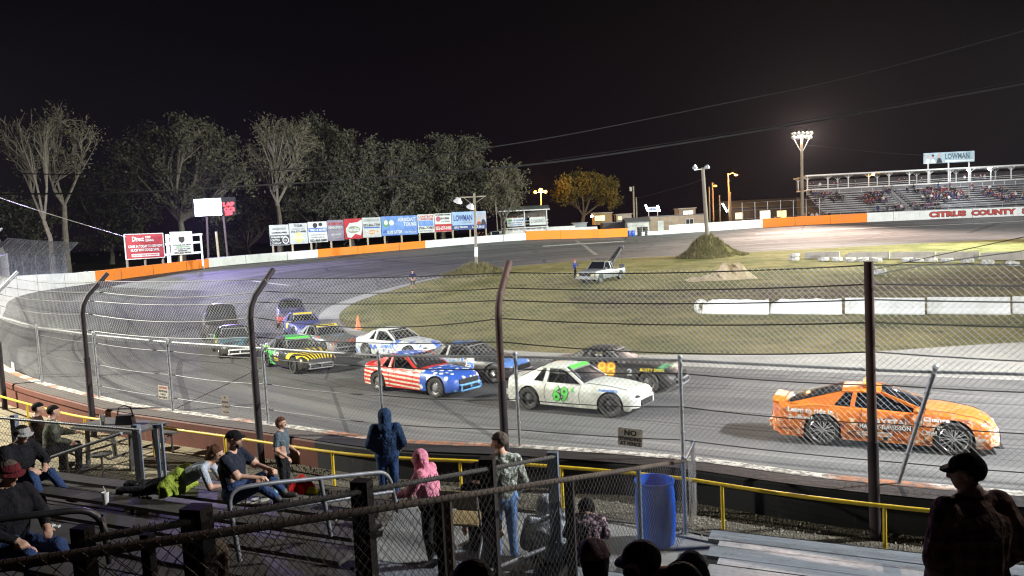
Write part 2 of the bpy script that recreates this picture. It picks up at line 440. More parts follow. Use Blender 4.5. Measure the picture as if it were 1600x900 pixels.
# ------------------------------------------------------------------ walls, barriers and catch fences round the track
CINV = CROT.to_3x3().inverted()
def proj(p):
    q = CINV @ (Vector(p)-Vector((0, 0, CAMZ)))
    if q.z >= -0.01: return (9999, 9999)
    return (800+F*q.x/-q.z, 450-F*q.y/-q.z)
def curve(i):
    """point and outward normal at fractional station index"""
    a = int(math.floor(i)); t = i-a; return OUT[a % NS].lerp(OUT[(a+1) % NS], t), onrm(a % NS).lerp(onrm((a+1) % NS), t).normalized()
WT = 1.47
def walltop(p): return max(WT, p.z+0.97)
def find(u, off=0.0, z=None, i0=0.0, i1=14*KS):
    """station index where the line offset by off from the wall shows at pixel column u"""
    def fn(i):
        p, n = curve(i); q = p+n*off; q.z = walltop(p) if z is None else z; return proj(q)[0]-u
    best = None; k = i0; prev = fn(k)
    while k < i1:
        cur = fn(k+.25)
        if abs(prev) < 5000 and abs(cur) < 5000 and prev*cur <= 0: 
            return k+.25*prev/(prev-cur)
        prev = cur; k += .25
    return i0
def paint_mat(name, c, dirt=(.2, .18, .16), amt=.5):
    h = SH(name, .75, spec=.3); x, y, z = h.xyz()
    a = h.noise(.7, 5, .7); b = h.noise(1.0, 4, .7, 'Object', (6, 6, .6)); k = h.noise(14, 3, .7)
    col = h.mix(a.step(.45, .75)*amt, c, tuple((p+q)/2 for p, q in zip(c, dirt)))
    col = h.mix(b.step(.56, .8)*amt, col, dirt); col = h.mix(k.step(.66, .72)*.5, col, dirt)
    h.color(col); h.bump(k, .3, .01); return h.m
M_WWHITE = paint_mat('white_wall_paint', (.72, .76, .74)); M_WORANGE = paint_mat('orange_wall_paint', (.85, .24, .02))
M_SEAM = mat('dark_joint', (.05, .045, .04), .9)
def wall_run(name, i0, i1, m, hgt, thick=.32, joint=6.0, foot=-.3, sub=.5, **tags):
    mb = MB(); idx = []; k = i0
    while k < i1-1e-6: idx.append(k); k += sub
    idx.append(i1)
    acc = 0; prof = []
    for j, i in enumerate(idx):
        p, n = curve(i); h = hgt(p) if callable(hgt) else hgt
        prof.append([Vector((q.x, q.y, z)) for q, z in ((p, p.z+foot), (p, p.z+h-.03), (p+n*.03, p.z+h), (p+n*(thick-.03), p.z+h), (p+n*thick, p.z+h-.03), (p+n*thick, p.z+foot))])
    for j in range(len(prof)):
        mb.v += [tuple(q) for q in prof[j]]
    for j in range(len(prof)-1):
        for s in range(5): mb.f.append((j*6+s, j*6+s+1, (j+1)*6+s+1, (j+1)*6+s)); mb.mi.append(0)
    mb.f.append(tuple(range(6))); mb.mi.append(0); mb.f.append(tuple((len(prof)-1)*6+s for s in range(6))); mb.mi.append(0)
    # joints between the cast panels
    L = 0
    for j in range(len(prof)-1):
        seg = (prof[j+1][1]-prof[j][1]).length; L += seg
        if L > joint:
            L = 0; p = prof[j][1]; d = (prof[j+1][1]-p).normalized(); n = curve(idx[j])[1]
            mb.bar(prof[j][0]-n*.004, prof[j][1]-n*.004, .05, .012, up=tuple(n), m=1)
    o = mb.build(name, [m, M_SEAM]); 
    for k, v in tags.items(): o[k] = v
    return o
I0 = 11.2*KS   # where the painted outer wall takes over from the dark near wall
fr = lambda u, a=13*KS: find(u, 0, None, a, 25.5*KS)
def find_base(u, a=12*KS, b=25.8*KS):
    k = a; prev = proj(curve(k)[0])[0]-u
    while k < b:
        cur = proj(curve(k+.25)[0])[0]-u
        if prev*cur <= 0 and abs(cur) < 3000: return k+.25*prev/(prev-cur)
        prev = cur; k += .25
    return b
ib = {u: find_base(u) for u in (150, 327, 497, 665, 822, 981, 1003, 1046, 1192, 1355)}
BR = 'concrete wall runs round the outside of the track'
def lowh(p): return 1.0+max(0, (60-p.y)/26*.35)
wall_run('barrier_wall', I0, ib[150], M_WWHITE, lowh, label='white painted wall run nearest the left edge, sweeping under the grey screened catch fence', category='wall')
wall_run('barrier_wall', ib[150], ib[327], M_WORANGE, .97, label='orange painted wall run in front of the red insurance billboard', category='wall')
wall_run('barrier_wall', ib[327], ib[497], M_WWHITE, 1.02, label='white painted wall run below the glowing scoreboard and the first billboards', category='wall')
wall_run('barrier_wall', ib[497], ib[665], M_WORANGE, 1.05, label='orange painted wall run under the airboat tours billboard', category='wall')
wall_run('barrier_wall', ib[665], ib[822], M_WWHITE, 1.05, label='white painted wall run in front of the low far bleachers and roofed viewing hut', category='wall')
wall_run('barrier_wall', ib[822], ib[981], M_WORANGE, 1.35, label='orange painted wall run ending at the blue drums by the track gate', category='wall')
wall_run('barrier_wall', ib[1003], ib[1046], M_WWHITE, .6, label='short low white wall run beside the track gate and tan building', category='wall')
wall_run('barrier_wall', ib[1046], ib[1192], M_WWHITE, 1.4, label='white painted wall run behind the lamp pole standing on the grass mound', category='wall')
wall_run('barrier_wall', ib[1192], ib[1355], M_WORANGE, 1.5, label='orange painted wall run below the tall flood light tower', category='wall')
lw = wall_run('barrier_wall', ib[1355], 25.8*KS, M_WWHITE, 1.55, label='long white wall run lettered CITRUS COUNTY in front of the far grandstand', category='wall')
M_LRED = mat('red_sign_letters', (.45, .06, .05), .7); M_BLK = mat('black_paint', (.02, .02, .022), .6)
def wall_letters(mb, word, u0, u1, z0, z1, m, grow=0.0):
    a = curve(find_base(u0))[0]; b = curve(find_base(u1))[0]; d = (b-a); d.z = 0; Lh = d.length; d.normalize(); n = Vector((d.y, -d.x, 0))
    ka, kb = find_base(u0), find_base(u1)
    def fn(x, y):
        p, nn = curve(ka+(kb-ka)*(x/Lh+.5)); p = p-nn*(.05 if m == 0 else .03); p.z = p.z+(z0+z1)/2+y; return p
    letters(mb, word, (0, 0, 0), (1, 0, 0), (0, 0, 1), z1-z0, Lh*(1-.0), bold=.05+grow, m=m, fn=fn)
mb = MB()
for w, a, b in (('CITRUS', 1452, 1509), ('COUNTY', 1518, 1587), ('SPEEDWAY', 1597, 1690)):
    wall_letters(mb, w, a-1.0, b+1.0, .28, 1.32, 1, .04); wall_letters(mb, w, a, b, .36, 1.24, 0)
mb.build('lettering', [M_LRED, M_BLK], lw)
# ---- near wall: brown planked part on the left, black part on the right
ISPL = find(528)
def near_mat(name, c1, c2):
    h = SH(name, .7, spec=.4); a = h.noise(.9, 5, .7); b = h.noise(1.0, 4, .7, 'Object', (5, 5, .8)); k = h.noise(30, 3, .7)
    col = h.mix(a.step(.35, .7), c1, c2); col = h.mix(b.step(.6, .75)*.35, col, (.3, .25, .2)); h.color(col); h.bump(a+k*.3, .35, .02); return h.m
M_BROWN = near_mat('brown_wall_paint', (.10, .034, .024), (.16, .055, .038)); M_NBLACK = near_mat('black_wall_paint', (.016, .017, .02), (.03, .032, .036))
def plank_mat():
    h = SH('weathered_planks', .8, spec=.3)
    a = h.noise(1, 4, .6, 'UV', (1.2, 30, 1)); x, y, z = h.xyz('UV')
    gap = ((y*4).mod(1.0)) < .07
    c = h.mix(a.step(.3, .7), (.07, .06, .055), (.17, .15, .13)); c = h.mix(gap*1.0, c, (.01, .01, .01)); h.color(c); return h.m
M_PLANKW = plank_mat()
def strip(i0, i1, o0, o1, z0, z1, m, name, parent=None, sub=.5, vert=False, nseg=1, **tags):
    """ribbon along the wall between two offsets; z may be numbers or functions of the wall point"""
    vs = []; fs = []; uv = []; k = i0; idx = []
    while k < i1-1e-6: idx.append(k); k += sub
    idx.append(i1); L = 0; last = None
    for i in idx:
        p, n = curve(i); L += (p-last).length if last else 0; last = p
        for j in range(nseg+1):
            t = j/nseg; o = o0+(o1-o0)*t; za = z0(p) if callable(z0) else z0; zb = z1(p) if callable(z1) else z1
            q = p+n*o; vs.append((q.x, q.y, za+(zb-za)*t)); uv.append((L, t))
    m1 = nseg+1
    for i in range(len(idx)-1):
        for j in range(nseg): fs.append((i*m1+j, i*m1+j+1, (i+1)*m1+j+1, (i+1)*m1+j))
    me = bpy.data.meshes.new(name); me.from_pydata(vs, [], fs); me.materials.append(m); ul = me.uv_layers.new(name='UVMap')
    for lp in me.loops: ul.data[lp.index].uv = uv[lp.vertex_index]
    bm = bmesh.new(); bm.from_mesh(me); bmesh.ops.recalc_face_normals(bm, faces=bm.faces)
    if sum(f.normal.z for f in bm.faces) < 0: bmesh.ops.reverse_faces(bm, faces=bm.faces)
    bm.to_mesh(me); bm.free(); o = bpy.data.objects.new(name, me); COL.objects.link(o); o.parent = parent
    for k, v in tags.items(): o[k] = v
    return o
WTH = .6
def near_wall(i0, i1, m, mtop, lab):
    mb = MB(); k = i0; pr = []
    while k < i1: pr.append(k); k += .5
    pr.append(i1)
    for i in pr:
        p, n = curve(i); t = walltop(p)
        for o, z in ((0, p.z-.3), (0, t-.02), (.02, t), (WTH-.04, t), (WTH, t-.04), (WTH, t-.16), (WTH-.05, t-.2), (WTH-.05, GZ-.3)): q = p+n*o; mb.v.append((q.x, q.y, z))
    for j in range(len(pr)-1):
        for s in range(7): mb.f.append((j*8+s, j*8+s+1, (j+1)*8+s+1, (j+1)*8+s)); mb.mi.append(0)
    mb.f += [tuple(range(8)), tuple((len(pr)-1)*8+s for s in range(8))]; mb.mi += [0, 0]
    w = mb.build('retaining_wall', m); w['label'] = lab; w['category'] = 'wall'
    strip(i0, i1, .20, WTH-.01, lambda p: walltop(p)+.006, lambda p: walltop(p)+.006, mtop, 'top_cap', w)
    strip(i0, i1, -.01, .20, lambda p: walltop(p)+.009, lambda p: walltop(p)+.009, M_EDGE, 'painted_edge', w)
    return w
def edge_mat():
    h = SH('chipped_edge_paint', .8); a = h.noise(.5, 3, .5); b = h.noise(9, 4, .8); c = h.mix(a.step(.54, .60), (.60, .57, .50), (.42, .17, .08))
    c = h.mix(b.step(.46, .54)*.85, c, (.13, .12, .11)); h.color(c); return h.m
M_EDGE = edge_mat()
near_wall(0, ISPL, M_NBLACK, mat('black_tarpaulin', (.014, .014, .016), .7, var=.5, sc=2, bump=.5), 'black painted retaining wall along the right front of the stands')
near_wall(ISPL, I0, M_BROWN, M_PLANKW, 'reddish brown retaining wall topped with weathered planks on the left')
# ---- low chain link fence standing on the near wall
M_GALV = mat('galvanised_steel', (.42, .44, .46), .45, .6, var=.3, sc=20)
M_WIRE = mat('galvanised_wire', (.54, .55, .54), .5, .15, var=.2, sc=3)
M_WIRED = mat('backlit_galvanised_wire', (.17, .17, .175), .5, .5, var=.2, sc=3); M_PWIRE = mat('dark_cable', (.05, .05, .055), .5, .3)  # low mesh wire is coloured darker to look backlit against the track
M_POSTD = near_mat('dark_post_paint', (.02, .017, .022), (.045, .03, .035)); M_RUST = near_mat('rusty_post_paint', (.05, .028, .025), (.13, .07, .055))
LF = []   # low fence post indices
for u in (1850, 1403, 1070, 815, 605, 425, 277, 162, 72, 8): LF.append(find(u))
i = LF[-1]
while i < I0+2*KS-3: i += KS*.5; LF.append(i)
LOWH = 1.52
lf = thing('chain_link_fence', 'low chain link fence with grey posts standing on the near track wall', 'fence', tuple(curve(LF[3])[0]))
def rel(p, t): return Vector(p)-t.location
wire = MB(); OFFL = .10
for k, i in enumerate(LF):
    p, n = curve(i); b = p+n*OFFL; b.z = walltop(p); lean = Vector((0, 0, 0))
    if k == 1: d = (OUT[1]-OUT[0]); lean = Vector((.42, -.16, 0))
    top = b+Vector((0, 0, LOWH+.06))+lean
    mb = MB(); mb.tube([rel(b, lf), rel(top, lf)], .030, 10); mb.ball(rel(top, lf), .04, 8, 5)
    for h_ in (.4, .8, 1.2): 
        c = b+(top-b)*(h_/LOWH); mb.tube([rel(c, lf)+Vector((0, 0, -.015)), rel(c, lf)+Vector((0, 0, .015))], .042, 8)
    mb.build('post', M_GALV, lf, smooth=40)
for k in range(len(LF)-1):
    a, na = curve(LF[k]); b, nb = curve(LF[k+1]); a = a+na*(OFFL-.04); b = b+nb*(OFFL-.04); a.z = walltop(a if 0 else curve(LF[k])[0]); b.z = walltop(curve(LF[k+1])[0])
    mb = MB(); mb.tube([rel(a+Vector((0, 0, LOWH)), lf), rel(b+Vector((0, 0, LOWH)), lf)], .024, 8); mb.build('top_rail', M_GALV, lf, smooth=40)
    far = (a+b).y/2 > 24
    w = MB(); chain(w, rel(a+Vector((0, 0, .04)), lf), (b-a), (0, 0, LOWH-.05), .085 if not far else .12, .0020 if not far else .0034); w.build('wire_mesh', M_WIRED if not far else M_WIRE, lf)
    w = MB()
    for h_, s in ((.28, .02), (.8, .04), (1.32, .03)): w.tube(sag(rel(a+Vector((0, 0, h_)), lf), rel(b+Vector((0, 0, h_)), lf), s, 6), .008, 5)
    w.build('cable', M_PWIRE, lf)
# brace wire crossing one bay on the left
w = MB(); a = curve(LF[6])[0]; b = curve(LF[5])[0]
w.tube([rel((a.x, a.y, WT+.1), lf), rel((b.x, b.y, WT+1.2), lf)], .008, 5); w.build('brace_wire', M_PWIRE, lf)
# ---- tall catch fence on posts behind the wall
TF = [find(2500, .8, GZ, 0), find(1368, .8, GZ), find(785, .8, 2.5), find(399, .8, 2.5), find(137, .8, 2.5)]
i = TF[-1]
while i < I0+1.9*KS: i += KS*.85; TF.append(i)
cf = thing('catch_fence', 'tall catch fence with bent dark posts and cables between stands and track', 'fence', tuple(curve(TF[2])[0]))
BEND, TIPZ, ARM = 3.85, 4.58, .62
tops = []
for k, i in enumerate(TF):
    p, n = curve(i); b = p+n*.8; dz = max(0, p.z-.6); b.z = GZ
    bd = Vector((b.x, b.y, BEND+dz)); tip = bd-n*ARM+Vector((0, 0, TIPZ-BEND)); tops.append((b, bd, tip, n, dz))
    if k == 1: bd = Vector((b.x-.03, b.y, 3.0)); tip = Vector((b.x-.05, b.y-.02, 4.5))
    mid = bd-n*.14+Vector((0, 0, .26))
    mb = MB(); mb.tube([rel(b, cf), rel(b.lerp(bd, .62), cf)], .066, 12)
    mb.build('post', M_POSTD if k > 1 else M_POSTD, cf, smooth=40)
    mb = MB(); mb.tube([rel(b.lerp(bd, .62), cf), rel(bd-Vector((0, 0, .12)), cf), rel(bd-n*.03+Vector((0, 0, .06)), cf), rel(mid, cf), rel(tip, cf)] if k != 1 else [rel(b.lerp(bd, .62), cf), rel(bd, cf), rel(tip, cf)], .056 if k < 4 else .05, 12)
    mb.build('post_arm', (M_RUST if k in (0, 1, 2) else M_POSTD) if k < 5 else M_GALV, cf, smooth=40)
for k in range(len(TF)-1):
    (b0, d0, t0, n0, z0), (b1, d1, t1, n1, z1) = tops[k], tops[k+1]
    # mesh hangs on the track side of the posts from the low fence to the bend, then follows the arms
    a0 = d0-n0*.07; a1 = d1-n1*.07; p0 = curve(TF[k])[0]; p1 = curve(TF[k+1])[0]
    far = (b0.y+b1.y)/2 > 24; pt = .085 if not far else .13; rr = (.0024 if k > 0 else .0030) if not far else .0030
    nseg = max(1, int((b1-b0).length/2.4)) if k > 0 else 3
    w = MB(); c1 = MB()
    for s in range(nseg):
        A0 = curve(TF[k]+(TF[k+1]-TF[k])*s/nseg); A1 = curve(TF[k]+(TF[k+1]-TF[k])*(s+1)/nseg)
        lo0 = A0[0]+A0[1]*.14; lo1 = A1[0]+A1[1]*.14; lo0.z = walltop(A0[0])+LOWH-.05; lo1.z = walltop(A1[0])+LOWH-.05
        t_0 = A0[0]+A0[1]*(.8-ARM*.6); t_1 = A1[0]+A1[1]*(.8-ARM*.6)
        h0 = TIPZ-.15+z0+(z1-z0)*s/nseg-.0; h1 = TIPZ-.15+z0+(z1-z0)*(s+1)/nseg
        sg = lambda x: -.05*math.sin(PI*x)
        t_0.z = h0+sg(s/nseg); t_1.z = h1+sg((s+1)/nseg)
        chain(w, rel(lo0, cf), lo1-lo0, ((t_0-lo0)+(t_1-lo1))/2, pt, rr)
    w.build('wire_mesh', M_WIRE, cf)
    for hz, off, s in ((4.42, .30, .06), (4.18, .42, .10), (4.0, .62, .05), (3.72, .70, .12), (3.35, .72, .10)):
        q0 = curve(TF[k])[0]+n0*off; q1 = curve(TF[k+1])[0]+n1*off; q0.z = hz+z0; q1.z = hz+z1
        s2 = s*rnd.uniform(.5, 1.6); c1.tube(sag(rel(q0, cf), rel(q1, cf), s2, 10), .009, 5)
    c1.build('cable', M_PWIRE if k > 0 else M_GALV, cf)
# ---- grey screened catch fence far left, seen beyond the near fence
sf = thing('screened_fence', 'grey cloth screened catch fence on leaning posts above the white wall far left', 'fence', tuple(curve(I0+2*KS)[0]))
def cloth_mat():
    h = SH('grey_screen_cloth', .9, spec=.1); a = h.noise(1.2, 4, .7); h.color(h.mix(a.step(.3, .7), (.06, .065, .075), (.13, .135, .15)))
    k = h.noise(3, 3, .6); f = (k.step(.3, .7)*.35+.5); h.nt.links.new(f.k, h.b.inputs['Alpha']); return h.m
M_CLOTH = cloth_mat()
k0 = 12.6*KS; k1 = find_base(122); n_ = 8
for j in range(n_+1):
    i = k0+(k1-k0)*j/n_; p, n = curve(i); b = p+n*.7; b.z = p.z-.2
    t1 = b+Vector((0, 0, 2.6)); t2 = t1+n*.0-n*1.0+Vector((0, 0, .95)); mb = MB(); mb.tube([rel(b, sf), rel(t1, sf), rel(t2, sf)], .035, 8); mb.build('post', M_POSTD, sf, smooth=40)
for j in range(n_*3):
    pass
mb = MB(); mm = n_*4
for j in range(mm+1):
    i = k0+(k1-k0)*j/mm; p, n = curve(i); w_ = .06*math.sin(j*1.9)
    for o, z in ((.66, .6), (.66+w_, 1.5), (.66-w_*.6, 2.5), (.15, 3.0+w_), (-.33, 3.4)): q = p+n*o; mb.v.append(tuple(rel((q.x, q.y, p.z+z), sf)))
for j in range(mm):
    for s in range(4): mb.f.append((j*5+s, j*5+s+1, (j+1)*5+s+1, (j+1)*5+s)); mb.mi.append(0)
mb.build('screen_cloth', M_CLOTH, sf, smooth=True)
# ---- yellow hand rail on the spectators' side of the wall
yr = thing('yellow_railing', 'low bright yellow pipe railing running along the spectator side of the wall', 'railing', tuple(curve(find(785))[0]))
M_YEL = mat('yellow_rail_paint', (.72, .50, .03), .45, var=.2, sc=8)
RO, RZ = 1.28, GZ+.62
ia, ib_ = find(1462, RO, RZ), find(-60, RO, RZ); pts = []; k = ia
while k < ib_: p, n = curve(k); q = p+n*RO; pts.append(rel((q.x, q.y, RZ), yr)); k += .4
mb = MB(); mb.tube(pts, .026, 10); mb.build('hand_rail', M_YEL, yr, smooth=40)
for u in (1383, 1130, 880, 722, 523, 355, 242, 136, 46):
    p, n = curve(find(u, RO, GZ)); q = p+n*RO
    mb = MB(); mb.tube([rel((q.x, q.y, GZ-.05), yr), rel((q.x, q.y, RZ), yr)], .024, 10); mb.build('post', M_YEL, yr, smooth=40)
# ---- paving on the spectators' side
def brick_mat():
    h = SH('brick_pavers', .85, spec=.3); n = h.nt.nodes.new('ShaderNodeTexBrick'); n.inputs['Scale'].default_value = 1.0
    h.nt.links.new(h.vec('UV', (1, 4.2, 1)), n.inputs['Vector']); n.inputs['Color1'].default_value = (.30, .25, .16, 1); n.inputs['Color2'].default_value = (.22, .19, .13, 1)
    n.inputs['Mortar'].default_value = (.07, .06, .045, 1); n.inputs['Brick Width'].default_value = .42; n.inputs['Row Height'].default_value = .21; n.inputs['Mortar Size'].default_value = .012
    a = h.noise(2, 4, .7); h.color(h.mix(a.step(.4, .75)*.4, n.outputs[0], (.12, .10, .07))); return h.m
def gravel_mat():
    h = SH('gravel', .95, spec=.2); a = h.noise(45, 3, .8); v = h.vor(38); b = h.noise(2, 3, .6)
    c = h.mix(a.step(.35, .7), (.05, .045, .035), (.30, .27, .21)); c = h.mix(b.step(.4, .7)*.5, c, (.07, .06, .05)); h.color(c); h.bump(v, 1.0, .03); return h.m
def walk_mat():
    h = SH('walkway_concrete', .8, spec=.35); a = h.noise(1.1, 5, .7); b = h.noise(30, 3, .7); s = h.noise(1, 3, .6, 'UV', (.8, 14, 1))
    c = h.mix(a.step(.3, .7), (.20, .20, .19), (.31, .31, .30)); c = h.mix(s.step(.5, .7)*.35, c, (.15, .15, .15)); c = h.mix(b.step(.5, .75)*.25, c, (.1, .1, .09)); h.color(c); h.bump(b, .25, .01); return h.m
M_BRICK = brick_mat(); M_GRAV = gravel_mat(); M_WALK = walk_mat()
IBR = find(440)
strip(IBR, 13*KS, WTH-.06, 5.5, GZ+.006, GZ+.006, M_BRICK, 'brick_paving', None, nseg=4, kind='structure')
strip(0, IBR, WTH-.06, 1.55, GZ+.006, GZ+.006, M_GRAV, 'gravel_strip', None, nseg=3, kind='structure')
strip(0, IBR, 1.62, 14, GZ+.012, GZ+.012, M_WALK, 'concrete_walkway', None, nseg=6, kind='structure')
strip(0, IBR, 1.55, 1.62, GZ+.03, GZ+.03, mat('kerb_edge', (.1, .09, .08), .9), 'walkway_kerb', None, kind='structure')
# loose stones on the gravel
mb = MB()
for k in range(2600):
    i = rnd.uniform(KS*1.5, IBR); p, n = curve(i); q = p+n*rnd.uniform(WTH, 1.7); s = rnd.uniform(.008, .028)
    c = Vector((q.x, q.y, GZ+.01)); mb.add([c+Vector((s, 0, 0)), c+Vector((-s*.5, s*.8, 0)), c+Vector((-s*.6, -s*.7, 0)), c+Vector((0, 0, s*rnd.uniform(.6, 1.2)))], [(0, 1, 3), (1, 2, 3), (2, 0, 3), (0, 2, 1)])
mb.build('gravel_stones', mat('stone', (.33, .30, .25), .9, var=.6, sc=40), kind='stuff')
# ---- signs wired to the low fence
def fence_sign(u0, v0, u1, v1, lab, lines, base, ink, tilt=0.0, border=None):
    i = find((u0+u1)/2); p, n = curve(i); y = p.y-.10
    a = at_y(u0, v1, y); b = at_y(u1, v1, y); w = (b-a).length*1.02; h_ = (v1-v0)/F*y
    c = (a+b)/2; c.z += h_/2
    tng = Vector((n.y, -n.x, 0)); 
    if tng.x < 0: tng = -tng
    o = thing('fence_sign', lab, 'sign', tuple(c), math.atan2(tng.y, tng.x))
    mb = MB(); mb.box((0, 0, 0), (w/abs(tng.x)*1.0, .008, h_)); mb.build('panel', base, o); W = w/abs(tng.x)
    mb = MB()
    for k, (txt, cy, hh, ww, col) in enumerate(lines):
        letters(mb, txt, (0, -.0065, cy*h_), (1, 0, 0), (0, 0, 1), hh*h_, ww*W, bold=.035, m=col)
    mb.build('lettering', ink, o); o.rotation_euler.y = tilt
    return o
M_SGREY = mat('weathered_sign', (.52, .48, .43), .7, var=.35, sc=9); M_INK = mat('sign_ink', (.03, .028, .03), .7); M_INKB = mat('brown_ink', (.12, .06, .05), .7); M_SWHITE = mat('white_sign', (.62, .60, .55), .7, var=.2)
M_SRED = mat('red_ink', (.45, .08, .06), .7)
fence_sign(968, 668, 1003, 697, 'grey fence sign reading NO STANDING AT FENCE', [('NO', .24, .33, .5, 0), ('STANDING', -.10, .22, .90, 0), ('AT FENCE', -.36, .22, .86, 0)], M_SGREY, [M_INK, M_INKB], R(3))
fence_sign(246, 602, 266, 624, 'small grey fence sign with a red heading over dark rows', [('DANGER', .36, .16, .8, 1), ('NO PIT PASS', .1, .15, .85, 0), ('NO', -.13, .15, .5, 0), ('ENTRY', -.36, .15, .8, 0)], M_SGREY, [M_INK, M_SRED], R(3))
fence_sign(346, 617, 361, 648, 'tall narrow grey fence sign with a double arrow near its foot', [('P', .4, .1, .16, 0), ('STANDING', .16, .1, .8, 0), ('AT FENCE', -.08, .1, .8, 0), ('<->', -.36, .1, .7, 0)], mat('grey_brown_sign', (.26, .22, .2), .7), [M_INK], R(1))
fence_sign(17, 566, 27, 591, 'tall narrow white fence sign nearest the left edge', [('P', .4, .1, .2, 0), ('NO', .16, .09, .5, 0), ('STOP', -.08, .09, .7, 0), ('<->', -.36, .1, .7, 0)], M_SWHITE, [M_INK], R(6))
# ------------------------------------------------------------------ cars
def interp(tab, x):
    if x <= tab[0][0]: return tab[0][1]
    for (a, va), (b, vb) in zip(tab, tab[1:]):
        if x <= b:
            t = (x-a)/(b-a); t = t*t*(3-2*t)*.35+t*.65; return va+(vb-va)*t
    return tab[-1][1]
M_TYRE = mat('tyre_rubber', (.022, .021, .02), .85, var=.5, sc=12); M_TYREW = mat('dusty_tyre', (.05, .048, .045), .9, var=.5, sc=10)
M_RIMB = mat('black_steel_rim', (.03, .03, .032), .5, .3); M_RIMG = mat('grey_steel_rim', (.2, .2, .2), .45, .5); M_RIMC = mat('chrome_rim', (.6, .6, .6), .25, .9)
M_DARK = mat('dark_interior', (.015, .015, .016), .8); M_CAGE = mat('roll_cage_tube', (.25, .25, .26), .5, .3)
def _unused(): pass
def glass(name, c, a, r=.08):
    h = SH(name, r, spec=.6); h.color(c); h.b.inputs['Alpha'].default_value = a; return h.m
M_GLASS = glass('tinted_glass', (.012, .014, .018), .88); M_MESHW = glass('windshield_screen', (.03, .03, .035), .62, .4)
M_CHROME = mat('chrome', (.6, .6, .6), .2, 1.0); M_LAMPR = mat('tail_lamp_red', (.35, .01, .01), .25); M_LAMPW = mat('head_lamp_glass', (.5, .52, .55), .15)
class Shape:
    """car body shape in its own metres: x forward, y left, z up"""
    def __init__(s, L, Wd, H, wb, fo, rw=.31, belt=None, top=None, gh=None, kind='coupe', tuck=.15, ride=.19, flare=0.0, bz=None):
        s.L = L; s.W = Wd; s.H = H; s.rw = rw; s.xf = L/2-fo; s.xr = s.xf-wb; s.belt = belt; s.top = top; s.gh = gh; s.kind = kind; s.tuck = tuck; s.ride = ride; s.Ra = rw+.055; s.flare = flare; s.bz = bz
    def half(s, x):
        t = abs(x)/(s.L/2); w = s.W/2*(1-s.tuck*t**3)
        e = max(0, (t-.90)/.10); w *= 1-.26*e*e
        for xw in (s.xf, s.xr):
            w += s.flare*math.exp(-((x-xw)/.42)**2)
        return w
    def bot(s, x):
        z = s.ride
        if abs(x) > s.L/2*.93: z += .07
        for xw in (s.xf, s.xr):
            d = abs(x-xw)
            if d < s.Ra: z = max(z, s.rw+math.sqrt(s.Ra**2-d*d))
        return z
    def side(s, x, z):
        """half width at height z"""
        w = s.half(x); zb, zs = s.ride, interp(s.belt, x); t = min(1, max(0, (z-zb)/(zs-zb)))
        return w*(.955+.045*math.sin(PI*min(1, t*1.15)**.8) - .10*max(0, t-.82)/.18*.55)
def car_body(sh, tub=True):
    mb = MB(); xs = set(); n = int(sh.L/.05)
    for i in range(n+1): xs.add(round(-sh.L/2+sh.L*i/n, 4))
    for xw in (sh.xf, sh.xr):
        for q in (-1, 1): xs.add(round(xw+q*sh.Ra, 4)); xs.add(round(xw+q*(sh.Ra+.004), 4)); xs.add(round(xw+q*sh.Ra*.97, 4))
    xs = sorted(xs); K = 9; rows = []
    xa, xd = sh.gh[0], sh.gh[3]     # windshield base, rear glass base
    for x in xs:
        zb = sh.bot(x); zs = interp(sh.belt, x); zt = interp(sh.top, x); h = []
        inside = tub and xd+.06 < x < xa-.06
        for t in (0, .22, .5, .74, .88, .97):
            z = zb+(zs-zb)*t; h.append((sh.side(x, z), z))
        w = sh.side(x, zs)
        if inside: h += [(w*.93, zs+.005), (w*.88, zs-.03), (w*.86, .42), (0, .40)]
        else: h += [(w*.94, zs+(zt-zs)*.35), (w*.80, zs+(zt-zs)*.72), (w*.45, zs+(zt-zs)*.95), (0, zt)]
        rows.append([(x, -a, z) for a, z in h]+[(x, a, z) for a, z in reversed(h[:-1])])
    m = len(rows[0])
    for r in rows: mb.v += r
    for i in range(len(rows)-1):
        for j in range(m-1):
            xm = (xs[i]+xs[i+1])/2; ins = tub and xd+.02 < xm < xa-.02 and 7 <= j < m-1-7
            mb.f.append((i*m+j, (i+1)*m+j, (i+1)*m+j+1, i*m+j+1)); mb.mi.append(1 if ins else 0)
    mb.f += [tuple(range(m)), tuple((len(rows)-1)*m+j for j in range(m))]; mb.mi += [0, 0]
    return mb
def curvy_panel(mb, p00, p10, p11, p01, th, m=0, n=4, bulge=0.0):
    """thick four-cornered panel, bulged outwards"""
    p = [Vector(q) for q in (p00, p10, p11, p01)]; nr = (p[1]-p[0]).cross(p[3]-p[0]).normalized()
    o = len(mb.v)
    for k in (0, 1):
        for i in range(n+1):
            for j in range(n+1):
                a, b = i/n, j/n; q = (p[0]*(1-a)+p[1]*a)*(1-b)+(p[3]*(1-a)+p[2]*a)*b
                q = q+nr*(bulge*math.sin(PI*a)*math.sin(PI*b)-k*th); mb.v.append(tuple(q))
    N = (n+1)**2
    for k in (0, 1):
        for i in range(n):
            for j in range(n):
                a = o+k*N+i*(n+1)+j; mb.f.append((a, a+n+1, a+n+2, a+1)); mb.mi.append(m)
    ed = [(i, 0) for i in range(n)]+[(n, j) for j in range(n)]+[(i, n) for i in range(n, 0, -1)]+[(0, j) for j in range(n, 0, -1)]
    for q in range(len(ed)):
        a = ed[q]; b = ed[(q+1) % len(ed)]; ia_ = o+a[0]*(n+1)+a[1]; ib2 = o+b[0]*(n+1)+b[1]; mb.f.append((ia_, ib2, ib2+N, ia_+N)); mb.mi.append(m)
